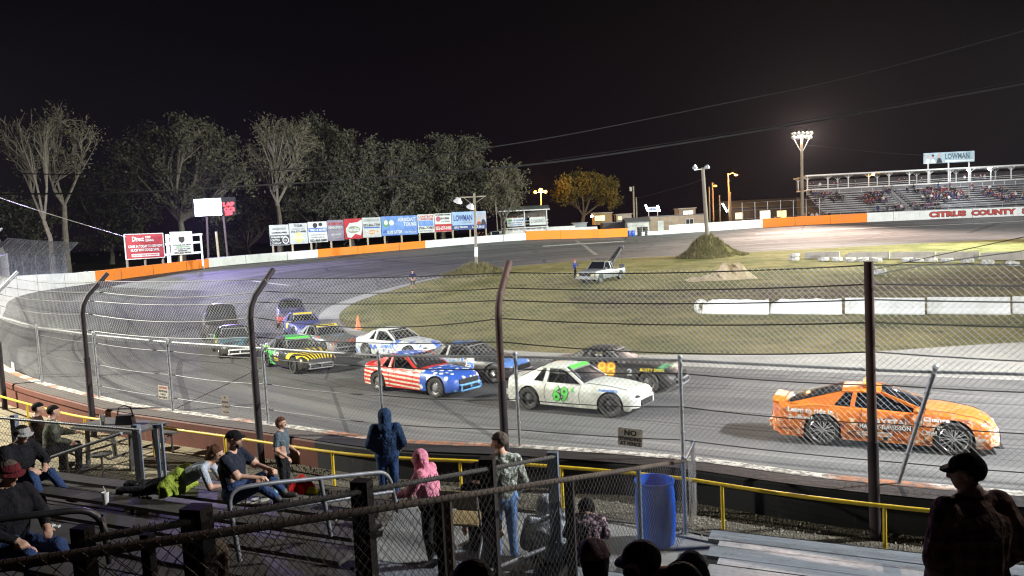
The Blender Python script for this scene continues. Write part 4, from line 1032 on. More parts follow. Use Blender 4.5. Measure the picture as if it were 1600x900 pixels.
def body_mesh(J, fat=1.0, vox=.014, sleeve='long', mats=(0, 1, 2, 3), fingers=True, jacket=0.0, face=(1, 0, 0), shorts=False):
    """J: joints; returns mesh with slots shirt, trousers, skin, shoes, dark(eyes), lips"""
    V_ = {k: Vector(v) for k, v in J.items()}; mb = MB(); f = fat; j = jacket
    p, c, nk, hd = V_['pelvis'], V_['chest'], V_['neck'], V_['head']
    up = (nk-p).normalized(); sd = (V_['shL']-V_['shR']); sd = sd.normalized(); 
    capsule(mb, p+sd*.06, p-sd*.06, .115*f+j, .115*f+j); capsule(mb, p+up*.1+sd*.04, p+up*.1-sd*.04, .108*f+j, .108*f+j)
    capsule(mb, p+up*.05+sd*.05, c+sd*.07, .10*f+j, .115*f+j); capsule(mb, p+up*.05-sd*.05, c-sd*.07, .10*f+j, .115*f+j); capsule(mb, p, c, .12*f+j, .125*f+j)
    top = (V_['shL']+V_['shR'])/2; capsule(mb, c, top-up*.02, .125*f+j, .085+j)
    capsule(mb, c+sd*.08, V_['shL']-sd*.03-up*.02, .10*f+j, .065+j); capsule(mb, c-sd*.08, V_['shR']+sd*.03-up*.02, .10*f+j, .065+j)
    for s_ in (-1, 1): capsule(mb, nk-up*.015+sd*s_*.02, (V_['shL'] if s_ > 0 else V_['shR'])-sd*s_*.03+up*.005, .052+j*.6, .050+j*.6)
    capsule(mb, top-up*.02, nk+up*.02, .068+j, .055+j*.5); capsule(mb, nk, hd-Vector((0, 0, .05)), .052, .055)
    fd = Vector(face).normalized(); fs = Vector((0, 0, 1)).cross(fd); fs = fs.normalized(); fu = fd.cross(fs)
    def hp(a, b, c_): return hd+fd*a+fs*b+fu*c_
    capsule(mb, hp(-.015, 0, .03), hp(.005, 0, .03), .088, .083, 14); capsule(mb, hp(.025, 0, -.01), hp(.045, 0, -.075), .066, .036, 12)
    capsule(mb, hp(.085, 0, .015), hp(.106, 0, -.022), .010, .016, 8); capsule(mb, hp(.08, .02, .04), hp(.08, -.02, .04), .014, .014, 8)
    for s in (-1, 1): capsule(mb, hp(0, s*.083, .012), hp(-.006, s*.088, -.02), .016, .011, 6)
    capsule(mb, hp(.078, .015, -.05), hp(.078, -.015, -.05), .012, .012, 6)
    seg = []   # (a, b, slot)
    for s in 'LR':
        sh_, el, wr = V_['sh'+s], V_['el'+s], V_['wr'+s]; hip, kn, an = V_['hip'+s], V_['kn'+s], V_['an'+s]
        a_ = .052*f+j*.8; lo = sleeve == 'long'; capsule(mb, sh_, el, a_+.006, a_-.004 if lo or True else .04); capsule(mb, el, wr, (.043 if lo else .038)+j*.6, (.036 if lo else .027)+j*.4)
        fdv = (wr-el).normalized(); hand = wr+fdv*.085
        capsule(mb, wr, wr+fdv*.05, .026, .032, 8); capsule(mb, wr+fdv*.05, hand, .030, .026, 8)
        if fingers:
            ax = fdv.cross(Vector((0, 0, 1))); ax = ax.normalized() if ax.length > .1 else Vector((1, 0, 0)); dn = ax.cross(fdv) 
            if dn.z > 0: dn = -dn
            for q in range(4):
                o = (q-1.5)*.021; L = (.042, .050, .046, .036)[q]; b0 = hand+ax*o; b1 = b0+(fdv*.8+dn*.45).normalized()*L; b2 = b1+(fdv*.3+dn*.9).normalized()*L*.75
                capsule(mb, b0, b1, .0100, .0092, 6); capsule(mb, b1, b2, .0092, .0080, 6)
            t0 = wr+fdv*.035-ax*.028*(1 if s == 'L' else -1); t1 = t0+(fdv*.7-ax*.6*(1 if s == 'L' else -1)+dn*.2).normalized()*.05
            capsule(mb, t0, t1, .012, .010, 6); capsule(mb, t1, t1+(fdv*.9+dn*.4).normalized()*.03, .010, .008, 6)
        th = .083*f; capsule(mb, hip, kn, th+.008, th*.76); capsule(mb, kn, an, (.060 if not shorts else .052)*f, .048 if not shorts else .036)
        ft = (kn-an); ff = V_.get('toe'+s, an+Vector((fd.x if abs(fd.z) < .9 else 1, fd.y, 0)).normalized()*.15 if 'toe'+s not in V_ else None)
        base = an+Vector((0, 0, -.045)); capsule(mb, base+(an-ff)*.25, base+(ff-an)*.5, .040, .044, 8); capsule(mb, base+(ff-an)*.5, base+(ff-an)*1.0, .042, .034, 8)
        capsule(mb, an, base, .045, .04, 8)
        e1 = el.lerp(sh_, .15); tx = Vector(an).lerp(kn, .12)
        if lo: seg += [(sh_, wr-fdv*.008, 0)]; seg += [(el, wr-fdv*.01, 0)]
        else: seg += [(sh_, sh_.lerp(el, .68), 0), (sh_.lerp(el, .95), wr, 2)]
        seg += [(wr+fdv*.03, hand+fdv*.09, 2), (hip, kn, 1), (an, base, 3), (base, base+(ff-an), 3)]
        if shorts: seg += [(kn.lerp(an, .2), an, 2)]
        else: seg += [(kn, an+(kn-an).normalized()*.03, 1)]
    seg += [(p-up*.03+sd*.07, p-up*.03-sd*.07, 1), (p+up*.06, c, 0), (c+sd*.1, c-sd*.1, 0), (V_['shL'], V_['shR'], 0), (nk-up*.01, nk+up*.0, 0 if j else 2), (nk+up*.04, hd, 2), (hd, hd+Vector((0, 0, .1)), 2)]
    me = fuse(mb, vox)
    mi = []
    eyes = [hp(.085, s*.032, .022) for s in (-1, 1)]; mouth = (hp(.092, .022, -.052), hp(.092, -.022, -.052))
    A = [(a, b-a, max(1e-9, (b-a).length_squared), k) for a, b, k in seg]
    for pl in me.polygons:
        q = pl.center; best = 9; bk = 0
        for a, d, l2, k in A:
            t = min(1, max(0, (q-a).dot(d)/l2)); dd = (a+d*t-q).length
            if dd < best: best = dd; bk = k
        if bk == 2 and (q-hd).length < .16:
            if min((q-e).length for e in eyes) < .014: bk = 4
            else:
                a, b = mouth; t = min(1, max(0, (q-a).dot(b-a)/(b-a).length_squared))
                if (a+(b-a)*t-q).length < .011: bk = 5
        mi.append(bk)
    me.polygons.foreach_set('material_index', mi)
    return me, hp
def cloth(name, c, fn=None, var=.3):
    if name in _mc: return _mc[name]
    h = SH(name, .9, spec=.15); n = h.noise(9, 4, .6)
    if fn: col = fn(h)
    else: col = h.mix(n.step(.3, .7), tuple(x*(1-var) for x in c), tuple(min(1, x*(1+var*.4)) for x in c))
    h.color(col); h.bump(h.noise(7, 4, .62), 1.0, .07); _mc[name] = h.m; return h.m
M_SKIN = mat('skin', SKIN, .55, var=.12, sc=12); M_EYE = mat('eye_dark', (.02, .015, .015), .3); M_LIP = mat('lips', (.36, .14, .11), .5)
def person(label, loc, rz, J, shirt, trousers, shoes, head=None, hair=None, scale=1.0, face=(1, 0, 0), tilt=None, **kw):
    """head: list of (kind, material) children put on the head"""
    me, hp = body_mesh(J, face=face, **kw)
    for m in (shirt, trousers, M_SKIN, shoes, M_EYE, M_LIP): me.materials.append(m)
    o = bpy.data.objects.new('person', me); COL.objects.link(o); tag(o, label, 'person'); o.location = loc; o.rotation_euler = (0, 0, rz) if tilt is None else (tilt[0], tilt[1], rz); o.scale = (scale,)*3
    fd = Vector(face).normalized(); ax = Matrix(((fd.x, -fd.y, 0), (fd.y, fd.x, 0), (0, 0, 1)))
    def dome(name, m, c, r, keep, th=.008, vox=.012):
        mb = MB(); mb.ball((0, 0, 0), r, 20, 14)
        vs = []; mp = {}
        for k, q in enumerate(mb.v):
            if keep(Vector(q)): mp[k] = len(vs); vs.append(hp(*(Vector(q)+Vector(c))))
        fs = [tuple(mp[i] for i in f) for f in mb.f if all(i in mp for i in f)]
        b2 = MB(); b2.add(vs, fs); x = b2.build(name, m, o, smooth=True); s = x.modifiers.new('thick', 'SOLIDIFY'); s.thickness = th; s.offset = 0; return x
    for kind, m in (head or []):
        if kind == 'short_hair': dome('hair', m, (-.012, 0, .032), (.101, .093, .095), lambda q: q.z > .012 or (q.x < -.02 and q.z > -.06) or (q.x < .02 and q.z > -.03), .014)
        elif kind == 'bob_hair': dome('hair', m, (-.015, 0, .02), (.110, .103, .12), lambda q: (q.z > .045) or (q.x < .03), .016)
        elif kind == 'long_hair':
            mb = MB(); capsule(mb, hp(-.02, 0, .04), hp(-.05, 0, -.10), .098, .075, 12); capsule(mb, hp(-.05, 0, -.08), hp(-.03, 0, -.22), .07, .05, 10); 
            h_ = fuse(mb, .016, 2); h_.materials.append(m); x = bpy.data.objects.new('hair', h_); COL.objects.link(x); x.parent = o
        elif kind == 'cap':
            c = dome('cap', m, (-.006, 0, .045), (.103, .094, .078), lambda q: q.z > -.006, .008)
            mb = MB(); n = 8; vs = []
            for k in range(n+1):
                a = -1.05+2.1*k/n
                for r, z in ((.088, .044), (.150, .034-.012*math.cos(a*1.4))): vs.append(hp(r*math.cos(a)*(1.0 if r < .1 else 1.0), r*math.sin(a)*.86, z))
            mb.add(vs+[Vector(q)-Vector((0, 0, .006)) for q in vs], [(2*i, 2*i+1, 2*i+3, 2*i+2) for i in range(n)]+[(2*(n+1)+2*i, 2*(n+1)+2*i+2, 2*(n+1)+2*i+3, 2*(n+1)+2*i+1) for i in range(n)]+[(2*i+1, 2*(n+1)+2*i+1, 2*(n+1)+2*i+3, 2*i+3) for i in range(n)])
            mb.build('cap_brim', m, c, smooth=True)
        elif kind == 'cap_back':
            c = dome('cap', m, (-.008, 0, .045), (.108, .098, .090), lambda q: q.z > -.01, .008)
        elif kind == 'hood':
            mb = MB(); capsule(mb, hp(-.035, 0, .05), hp(-.045, 0, -.06), .118, .112, 12); capsule(mb, hp(-.05, 0, -.08), hp(-.06, 0, -.17), .112, .13, 10)
            h_ = fuse(mb, .014, 2); h_.materials.append(m); x = bpy.data.objects.new('hood', h_); COL.objects.link(x); x.parent = o
        elif kind == 'beard':
            mb = MB(); capsule(mb, hp(.055, .02, -.085), hp(.055, -.02, -.085), .038, .038, 8); h_ = fuse(mb, .01, 1); h_.materials.append(m); x = bpy.data.objects.new('beard', h_); COL.objects.link(x); x.parent = o
    return o
def J_(base, **kw): d = dict(base); d.update(kw); return d
# ------------------------------------------------------------------ far side: trees, hoardings, stands, poles, buildings
BV2 = bvh_of(ground_o, track, apron, infield_o)
def g2(x, y):
    h = BV2.ray_cast(Vector((x, y, 60)), Vector((0, 0, -1))); return h[0].z if h[0] else 2.8
def foot(u, Y, v=340):
    p = at_y(u, v, Y); p.z = g2(p.x, p.y); return p
def zat(u, v, Y): return at_y(u, v, Y).z
# ---- trees
def bark(name, c): return mat(name, c, .9, var=.4, sc=3, bump=.4)
M_BARKL = bark('pale_bark', (.155, .135, .105)); M_BARKD = bark('dark_bark', (.10, .085, .065))
def leafm(name, a, b):
    if name in _mc: return _mc[name]
    h = SH(name, .8, spec=.2); n = h.noise(.35, 3, .7); h.color(h.mix(n.step(.35, .65), a, b)); _mc[name] = h.m; return h.m
L_OAK = leafm('oak_leaves', (.05, .052, .03), (.10, .095, .06)); L_DEN = leafm('dense_leaves', (.045, .047, .03), (.085, .085, .055)); L_SPR = leafm('sparse_leaves', (.08, .078, .045), (.13, .115, .07)); L_GOLD = leafm('lamplit_leaves', (.10, .10, .03), (.17, .14, .04))  # last leaf colour carries the orange street lamp light
def tree(label, u, Y, vb, lobes, leaf, barkm, seed, nleaf, lsize, twigs=160, name='oak_tree', trunk_r=.35, fork=.35, spread=.9, droop=0.0, bare=False, group=None):
    """lobes: (u, v, width_px, height_px, depth_m) blobs of the crown measured in the photo"""
    rr = random.Random(seed); b = foot(u, Y); sc = Y/F
    if not bare and 'orange' not in label:
        mu = sum(q[0] for q in lobes)/len(lobes); mv = sum(q[1] for q in lobes)/len(lobes); lobes = list(lobes)+[(mu+rr.uniform(-45, 45), mv+rr.uniform(34, 78), rr.uniform(36, 60), rr.uniform(24, 40), 7) for _ in range(5)]+[(q[0]+rr.choice((-1, 1))*q[2]*.45, q[1]+rr.uniform(-18, 10), q[2]*.45, q[3]*.4, 4) for q in lobes]
    L = [(at_y(lu, lv, Y+rr.uniform(-1, 1)*ld*.35), lw*sc/2, lh*sc/2, ld/2) for lu, lv, lw, lh, ld in lobes]
    t = thing(name, label, 'tree', tuple(b), 0, group)
    top = sum((q[0] for q in L), Vector())/len(L); zf = b.z+(top.z-b.z)*fork
    F0 = Vector((b.x+(top.x-b.x)*.25, b.y, zf)); mb = MB(); r0 = trunk_r
    lean = Vector((rr.uniform(-.3, .3), rr.uniform(-.3, .3), 0))
    mb.tube([b-b-Vector((0, 0, .3)), (F0-b)*.3+lean*.5, (F0-b)*.7+lean, F0-b], [r0*1.35, r0, r0*.85, r0*.75], 9)
    tips = []
    for c, rx, rz_, ry in L:
        mid = F0.lerp(c, .5)+Vector((rr.uniform(-1.5, 1.5), rr.uniform(-1.2, 1.2), rr.uniform(-.5, 1.6))); pts = [F0-b, mid-b, c-b]
        path = [cr(pts[0]*1, pts[0], pts[1], pts[2], k/4) for k in range(4)]+[cr(pts[0], pts[1], pts[2], pts[2], k/4) for k in range(5)]
        ra = r0*.42; mb.tube(path, [ra*(1-.8*k/8)+.03 for k in range(9)], 6)
        w = rx*rz_*ry; n = max(4, int(twigs*(rx*rz_)/sum(q[1]*q[2] for q in L)))
        for k in range(n):
            a = Vector((rr.gauss(0, 1), rr.gauss(0, 1), rr.gauss(0, 1))).normalized()*(rr.uniform(.35, 1.0)**.6)
            e = c-b+Vector((a.x*rx, a.y*ry, a.z*rz_)); s = path[rr.choice((3, 4, 5, 6, 7, 8))]; m = s.lerp(e, .5)+Vector((rr.uniform(-.4, .4), rr.uniform(-.4, .4), rr.uniform(-.1, .6)))
            rb = .035+.05*rr.random(); m2 = m.lerp(e, .5)+Vector((rr.uniform(-.3, .3), rr.uniform(-.3, .3), rr.uniform(-.3, .3)))
            mb.tube([s, m, m2, e], [rb+.03, rb, rb*.6, rb*.35], 4, cap=False); tips.append(e); tips.append(m2)
            for q in range(3 if bare else 1):
                d = (e-s).normalized()*rr.uniform(.5, 1.4)+Vector((rr.uniform(-.9, .9), rr.uniform(-.6, .6), rr.uniform(-.5, .9))); mb.tube([m2, m2+d*.5+Vector((0, 0, .1)), m2+d], [rb*.55, rb*.4, rb*.2], 3, cap=False); tips.append(m2+d)
    mb.build('trunk', barkm, t, smooth=False)
    lv = MB(); 
    for k in range(int(nleaf*(.85 if 'orange' not in label else 1.0))):
        e = rr.choice(tips); q = e+Vector((rr.gauss(0, spread*.6), rr.gauss(0, spread*.6), rr.gauss(0, spread*.42)-(droop or .25)*abs(rr.gauss(0, 1)))); s = lsize*rr.uniform(.6, 1.3)
        a = Vector((rr.gauss(0, 1), rr.gauss(0, 1), rr.gauss(0, 1))).normalized(); c_ = a.cross(Vector((rr.gauss(0, 1), rr.gauss(0, 1), rr.gauss(0, 1)))).normalized()
        lv.v += [tuple(q-a*s), tuple(q+c_*s*.5), tuple(q+a*s), tuple(q-c_*s*.5)]; o = len(lv.v)-4; lv.f.append((o, o+1, o+2, o+3)); lv.mi.append(0)
    me = bpy.data.meshes.new('crown'); me.from_pydata(lv.v, [], lv.f); me.materials.append(leaf); o = bpy.data.objects.new('crown', me); COL.objects.link(o); o.parent = t
    return t
tree('tall bare tree with two pale forked trunks above the left screened fence', 98, 86, 0, [(95, 190, 55, 50, 5), (128, 212, 50, 40, 5), (75, 222, 45, 45, 4), (110, 250, 60, 45, 4)], L_SPR, M_BARKL, 3, 1500, .16, 90, 'bare_tree', .34, .52, .5, bare=True)
tree('leaning bare tree with long thin branches at the left edge', 75, 80, 0, [(20, 215, 55, 70, 4), (45, 250, 50, 60, 4), (60, 200, 40, 40, 3)], L_SPR, M_BARKL, 5, 650, .14, 80, 'bare_tree', .25, .42, .5, bare=True)
tree('wide live oak with a broad dim crown right behind the scoreboard', 278, 108, 0, [(215, 235, 80, 70, 9), (262, 225, 70, 66, 9), (305, 208, 70, 62, 9), (345, 235, 75, 90, 9), (240, 280, 90, 60, 8), (310, 275, 100, 60, 9), (372, 280, 40, 60, 6)], L_OAK, M_BARKL, 11, 17000, .26, 260, 'oak_tree', .5, .45, .9)
tree('bare pale limbed tree left of the first advertising boards', 433, 112, 0, [(425, 205, 70, 60, 6), (465, 215, 70, 60, 6), (405, 250, 50, 60, 6), (450, 265, 60, 50, 6)], L_SPR, M_BARKL, 17, 4200, .2, 190, 'bare_tree', .42, .5, .6, bare=True)
DG = 'thick trees behind the advertising boards'
tree('thick leafy tree with a tall top behind the third and fourth boards', 492, 124, 0, [(485, 205, 70, 60, 8), (505, 250, 90, 80, 9), (470, 300, 80, 70, 8), (525, 310, 80, 70, 8)], L_DEN, M_BARKL, 21, 13000, .27, 170, 'oak_tree', .45, .3, .9)
tree('leafy tree with drooping sides behind the red and white board', 550, 122, 0, [(548, 232, 55, 60, 8), (560, 280, 75, 70, 8), (535, 325, 60, 50, 7)], L_DEN, M_BARKL, 22, 10500, .27, 140, 'oak_tree', .4, .3, .9)
tree('two stemmed leafy tree rising behind the airboat board', 598, 120, 0, [(612, 245, 75, 60, 8), (590, 290, 60, 60, 8), (640, 290, 70, 70, 8)], L_DEN, M_BARKL, 23, 11000, .27, 150, 'oak_tree', .38, .35, .9)
tree('tallest broad rounded tree behind the right half of the boards', 690, 126, 0, [(680, 225, 80, 50, 9), (725, 240, 80, 60, 9), (690, 280, 110, 70, 10), (745, 290, 80, 80, 9), (650, 260, 60, 70, 8)], L_DEN, M_BARKL, 24, 17500, .27, 210, 'oak_tree', .5, .3, .95)
tree('thin tree with hanging moss at the right end of the tree line', 783, 120, 0, [(785, 280, 50, 40, 5), (808, 272, 36, 30, 4), (775, 310, 40, 40, 5), (805, 305, 30, 40, 4)], L_SPR, M_BARKL, 25, 3800, .2, 90, 'bare_tree', .28, .35, .5, droop=.5, bare=True)
tree('dim tree filling the gap between the bare tree and the live oak', 168, 128, 0, [(160, 300, 90, 90, 8), (200, 330, 80, 60, 8), (120, 320, 70, 80, 8)], L_DEN, M_BARKD, 26, 7000, .27, 90, 'oak_tree', .4, .3, .9)
tree('dark tree low behind the screened fence at the left edge', 20, 110, 0, [(15, 330, 90, 80, 8), (50, 350, 70, 60, 8)], L_DEN, M_BARKD, 27, 5000, .27, 70, 'oak_tree', .35, .3, .9)
tree('dark tree low between the live oak and the boards', 385, 130, 0, [(385, 320, 80, 90, 8), (350, 345, 80, 60, 8), (415, 340, 60, 60, 8)], L_DEN, M_BARKD, 28, 7000, .27, 90, 'oak_tree', .35, .3, .9)
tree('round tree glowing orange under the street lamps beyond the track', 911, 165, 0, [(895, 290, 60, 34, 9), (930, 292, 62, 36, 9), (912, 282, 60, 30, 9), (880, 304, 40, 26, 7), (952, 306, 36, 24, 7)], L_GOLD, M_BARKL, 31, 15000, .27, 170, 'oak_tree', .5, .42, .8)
# ---- advertising boards
M_POSTW = mat('timber_post', (.42, .36, .24), .85, var=.3, sc=4); M_BACK = mat('board_back', (.1, .1, .1), .8)
def bmat(name, c, c2=None, sc=1.2):
    if name in _mc: return _mc[name]
    h = SH(name, .55, spec=.3); n = h.noise(sc, 3, .6); h.color(h.mix(n.step(.38, .62), c, c2 or tuple(x*.8 for x in c))); _mc[name] = h.m; return h.m
def board(label, u0, u1, vt0, vt1, vb0, vb1, Y0, Y1, base, items, posts=(), postm=None, foot_z=None, name='billboard', cat='billboard', frame=None, group=None):
    """panel between two pixel columns; items: ('t', text, cx, cy, h, w, mat) or ('r', x0, y0, x1, y1, mat) or ('p', polygon, mat) in 0..1 units"""
    a = at_y(u0, vb0, Y0); b = at_y(u1, vb1, Y1); d = b-a; d.z = 0; Wd = d.length; H = ((zat(u0, vt0, Y0)-a.z)+(zat(u1, vt1, Y1)-b.z))/2; zb = (a.z+b.z)/2
    rz = math.atan2(d.y, d.x); z0 = g2((a.x+b.x)/2, (a.y+b.y)/2); t = thing(name, label, cat, (a.x, a.y, z0), rz, group); zz = zb-z0
    mb = MB(); mb.box((Wd/2, .04, zz+H/2), (Wd-.04, .06, H)); mb.build('panel', base, t)
    if frame:
        mb = MB(); 
        for p, q in (((0, 0, 0), (Wd, 0, 0)), ((0, 0, H), (Wd, 0, H)), ((0, 0, 0), (0, 0, H)), ((Wd, 0, 0), (Wd, 0, H))): mb.bar((p[0], .03, zz+p[2]), (q[0], .03, zz+q[2]), .12, .08)
        mb.build('frame', frame, t)
    for px in posts:
        mb = MB(); mb.tube([(px*Wd, .22, -.4), (px*Wd, .22, zz+H*.96)], .14, 8); mb.build('post', postm or M_POSTW, t, smooth=40)
    k = 0
    for it in items:
        k += 1; y = .005-.004*k
        if it[0] == 'r':
            mb = MB(); mb.box(((it[1]+it[3])/2*Wd, y, zz+(it[2]+it[4])/2*H), ((it[3]-it[1])*Wd, .006, (it[4]-it[2])*H)); mb.build('colour_field', it[5], t)
        elif it[0] == 'p':
            mb = MB(); mb.prism([(x*Wd, zz+q*H) for x, q in it[1]], y-.003, y+.003); mb.build('artwork', it[2], t)
        elif it[0] == 'o':
            n = 20; mb = MB(); mb.prism([(it[1]*Wd+math.cos(2*PI*i/n)*it[3]*Wd, zz+it[2]*H+math.sin(2*PI*i/n)*it[4]*H) for i in range(n)], y-.003, y+.003); mb.build('artwork', it[5], t)
        else:
            _, txt, cx, cy, hh, ww, m = it; mb = MB(); letters(mb, txt, (cx*Wd, y-.004, zz+cy*H), (1, 0, 0), (0, 0, 1), hh*H, ww*Wd if ww else None, bold=.035); mb.build('lettering', m, t)
    return t
K = M_BLK; Wt = bmat('board_white', (.62, .66, .64)); Wt2 = bmat('board_grey_white', (.50, .54, .53)); Bl = bmat('board_blue', (.05, .14, .42)); Bl2 = bmat('board_sky', (.16, .30, .62), (.10, .2, .5)); Rd = bmat('board_red', (.45, .03, .04), (.35, .02, .03)); Pu = bmat('board_plum', (.16, .14, .20), (.25, .23, .28), .8); Ye = bmat('board_yellow', (.62, .60, .22)); Nv = bmat('board_navy', (.03, .06, .22)); Gn = bmat('board_green', (.12, .3, .12)); Or = bmat('board_orange', (.6, .25, .05)); Gy = bmat('board_grey', (.3, .32, .32))
def yb_(u): return 101+(u-425)/335*14.5
def row(label, u0, u1, vt0, vt1, vb0, vb1, base, items, posts): return board(label, u0, u1, vt0, vt1, vb0, vb1, yb_(u0), yb_(u1), base, items, posts)
row('cattle company advertising board, white above and black below, first in the row', 422.5, 453, 352, 350.5, 384, 382.5, Wt2, [('r', .02, .02, .98, .5, K), ('t', 'WALLER BROS', .45, .41, .11, .8, Wt), ('t', 'CATTLE', .28, .26, .11, .42, Wt), ('t', 'COMPANY', .32, .10, .11, .5, Wt), ('o', .80, .24, .17, .19, Wt), ('o', .80, .24, .12, .13, K), ('t', 'CA', .8, .24, .12, .14, Wt), ('t', 'GREENWAY', .5, .80, .12, .7, Gy), ('t', 'LANDSCAPES', .5, .62, .08, .75, K)], (.15,))
row('off white board with a yellow diamond and the word SUNCOAST', 453.5, 482, 350, 347.5, 382, 380, Wt2, [('p', [(.5, .60), (.85, .3), (.5, .02), (.15, .3)], Ye), ('t', 'TGR', .5, .88, .12, .5, K), ('t', '352-777-8688', .5, .60, .10, .8, K), ('t', 'SUNCOAST', .5, .33, .2, .92, Wt), ('t', 'SERVICES', .5, .72, .08, .7, Gy)], (.14,))
row('white board with a blue band and a phone number 352-860-2487', 482.5, 512.5, 347.5, 345, 379.5, 377.5, Wt, [('r', .03, .50, .97, .70, Bl), ('t', 'TIRES & MORE', .5, .60, .12, .85, Wt), ('o', .38, .82, .12, .12, K), ('o', .66, .86, .10, .09, K), ('t', '1400 E HWY 41', .5, .36, .07, .7, Gy), ('t', 'INVERNESS FL', .5, .24, .07, .7, Gy), ('t', '352-860-2487', .52, .09, .13, .9, K)], (.14,))
row('plum coloured board with pale lettering', 512.8, 538.5, 345, 342.5, 377, 375, Pu, [('t', 'MORRISTOWN', .5, .82, .13, .85, Rd), ('t', 'POWERSPORTS', .5, .64, .12, .85, Wt), ('t', 'SALES', .4, .46, .09, .5, Gy), ('t', 'SERVICE', .5, .3, .09, .6, Wt2), ('t', 'PARTS', .6, .15, .09, .5, Gy)], (.2,))
row('red board crossed by a white splash with a green oval logo', 539, 567, 342.5, 340.5, 374.5, 372, Rd, [('p', [(.08, .5), (.3, .78), (.75, .82), (1, .95), (1, .5), (.9, .15), (.6, .25), (.35, .05), (.15, .1)], Wt), ('o', .5, .46, .38, .17, bmat('logo_olive', (.25, .3, .2))), ('t', 'Bandits', .5, .47, .2, .66, Wt)], (.3,))
row('white board with a phone number 352-362-7709 and a blue stripe', 567.5, 596.5, 340.5, 339, 372, 369.5, Wt2, [('t', 'GREENHOUSE', .5, .86, .12, .85, Gy), ('t', '352-362-7709', .5, .62, .14, .9, K), ('r', .08, .46, .92, .53, Bl), ('p', [(.2, .25), (.5, .38), (.85, .28), (.5, .14)], Or), ('t', 'MARINE', .5, .26, .1, .5, Wt)], (.26,))
row('wide blue board lettered AIRBOAT TOURS', 597, 653, 339.5, 335, 370, 364.5, Bl2, [('t', 'AIRBOAT', .70, .80, .20, .50, Wt), ('t', 'TOURS', .78, .56, .20, .36, Wt), ('o', .13, .64, .085, .20, Gn), ('o', .13, .68, .055, .12, Wt), ('o', .28, .66, .07, .14, Wt), ('t', 'BLUE GATOR', .36, .17, .17, .42, Wt), ('p', [(.02, .15), (.12, .35), (.16, .12)], Bl), ('t', '352-726-2225', .8, .14, .08, .3, Wt)], (.08, .55))
row('white board with a blue block below the red words CONCRETE CONTRACTORS', 653.5, 679.5, 335, 334.5, 364.5, 362.5, Wt, [('t', 'CONCRETE', .5, .88, .12, .9, Rd), ('t', 'CONTRACTORS', .5, .74, .12, .9, Rd), ('r', .06, .36, .94, .66, Bl2), ('t', '726-7283', .5, .26, .15, .9, K), ('t', 'LICENSED', .5, .1, .09, .8, Gy)], (.1,))
row('half white half red roofing board with phone number 352-637-3406', 680, 706.5, 334, 332.5, 363, 361, Wt, [('r', .01, .01, .99, .42, Rd), ('t', '352-637-3406', .5, .20, .2, .92, Wt), ('p', [(.12, .42), (.35, .55), (.58, .42)], Wt), ('t', 'CUSTOM HOMES', .5, .92, .09, .9, K), ('t', 'ROOFING', .62, .72, .11, .5, K), ('t', '& REMODEL', .66, .56, .08, .5, Gy), ('o', .22, .7, .13, .15, bmat('emblem', (.4, .1, .15)))], (.02,))
row('widest blue and navy law firm board at the right end of the row', 707, 760.5, 332.5, 328.5, 360.5, 356.5, bmat('board_pale_blue', (.30, .44, .66), (.24, .38, .6)), [('r', .005, .005, .995, .26, Nv), ('t', 'LOWMAN', .32, .66, .34, .54, Nv), ('t', 'LAW FIRM', .42, .40, .11, .3, Gy), ('t', '(352) 795-0000', .25, .13, .14, .38, Wt), ('t', '1-727-0015', .75, .13, .14, .36, Wt), ('r', .70, .26, .99, .98, bmat('portrait_ground', (.36, .42, .55))), ('p', [(.71, .26), (.73, .40), (.76, .45), (.80, .44), (.83, .38), (.84, .26)], bmat('red_jacket', (.4, .08, .08))), ('o', .78, .54, .03, .13, mat('portrait_skin', (.55, .33, .25), .6)), ('p', [(.84, .26), (.86, .48), (.90, .56), (.95, .5), (.98, .38), (.985, .26)], K), ('o', .91, .68, .03, .12, mat('portrait_skin', (.55, .33, .25), .6))], (.02, .52, .99))
board('dark red insurance billboard with white words on round timber posts', 197.5, 257.5, 367.5, 363, 406, 401.5, 79, 82, bmat('billboard_maroon', (.32, .04, .05), (.26, .03, .04)), [('t', 'Direct', .34, .80, .2, .30, Wt), ('t', 'KEEP', .60, .86, .09, .14, Wt), ('t', 'DRIVING.', .64, .73, .09, .22, Wt), ('t', 'COME IN TODAY TO SEE HOW', .52, .50, .11, .90, Wt), ('t', 'MUCH YOU COULD SAVE.', .50, .35, .11, .74, Wt), ('r', .14, .08, .86, .20, Wt), ('t', '352-637-2223 INVERNESS', .5, .14, .07, .66, Rd)], (.04, .5, .97), mat('dark_frame', (.12, .1, .08), .8), frame=Wt2)
board('white billboard with a dark apple emblem in a slatted timber frame', 268, 303, 363, 360.5, 399.5, 396, 80, 81.5, Wt, [('p', [(.36, .72), (.42, .80), (.5, .76), (.58, .80), (.64, .72), (.62, .58), (.5, .50), (.38, .58)], K), ('t', 'SUNSHINE FOR SMILES', .5, .42, .06, .8, K), ('t', 'COMMUNITY DENTAL', .5, .34, .06, .7, Gn), ('t', '877 W GULF TO LAKE', .5, .25, .06, .7, K), ('t', 'INVERNESS', .5, .17, .06, .4, K), ('t', '352-527-8000', .5, .08, .08, .75, K)], (.45,))
sfr = thing('slatted_frame', 'white slatted timber frame behind the apple emblem billboard', 'frame', tuple(foot(256, 81.5)))
for v0, v1 in ((370, 366), (382, 378), (398, 394)): mb = MB(); a = at_y(258, v0, 81.6)-sfr.location; b = at_y(316, v1, 84)-sfr.location; mb.bar(a, b, .06, .22); mb.build('slat', Wt, sfr)
for u in (259, 262, 313): a = at_y(u, 366, 82); mb = MB(); p = Vector((a.x, a.y, a.z))-sfr.location; mb.box((p.x, p.y+.1, p.z/2), (.16, .14, p.z)); mb.build('post', Wt, sfr)
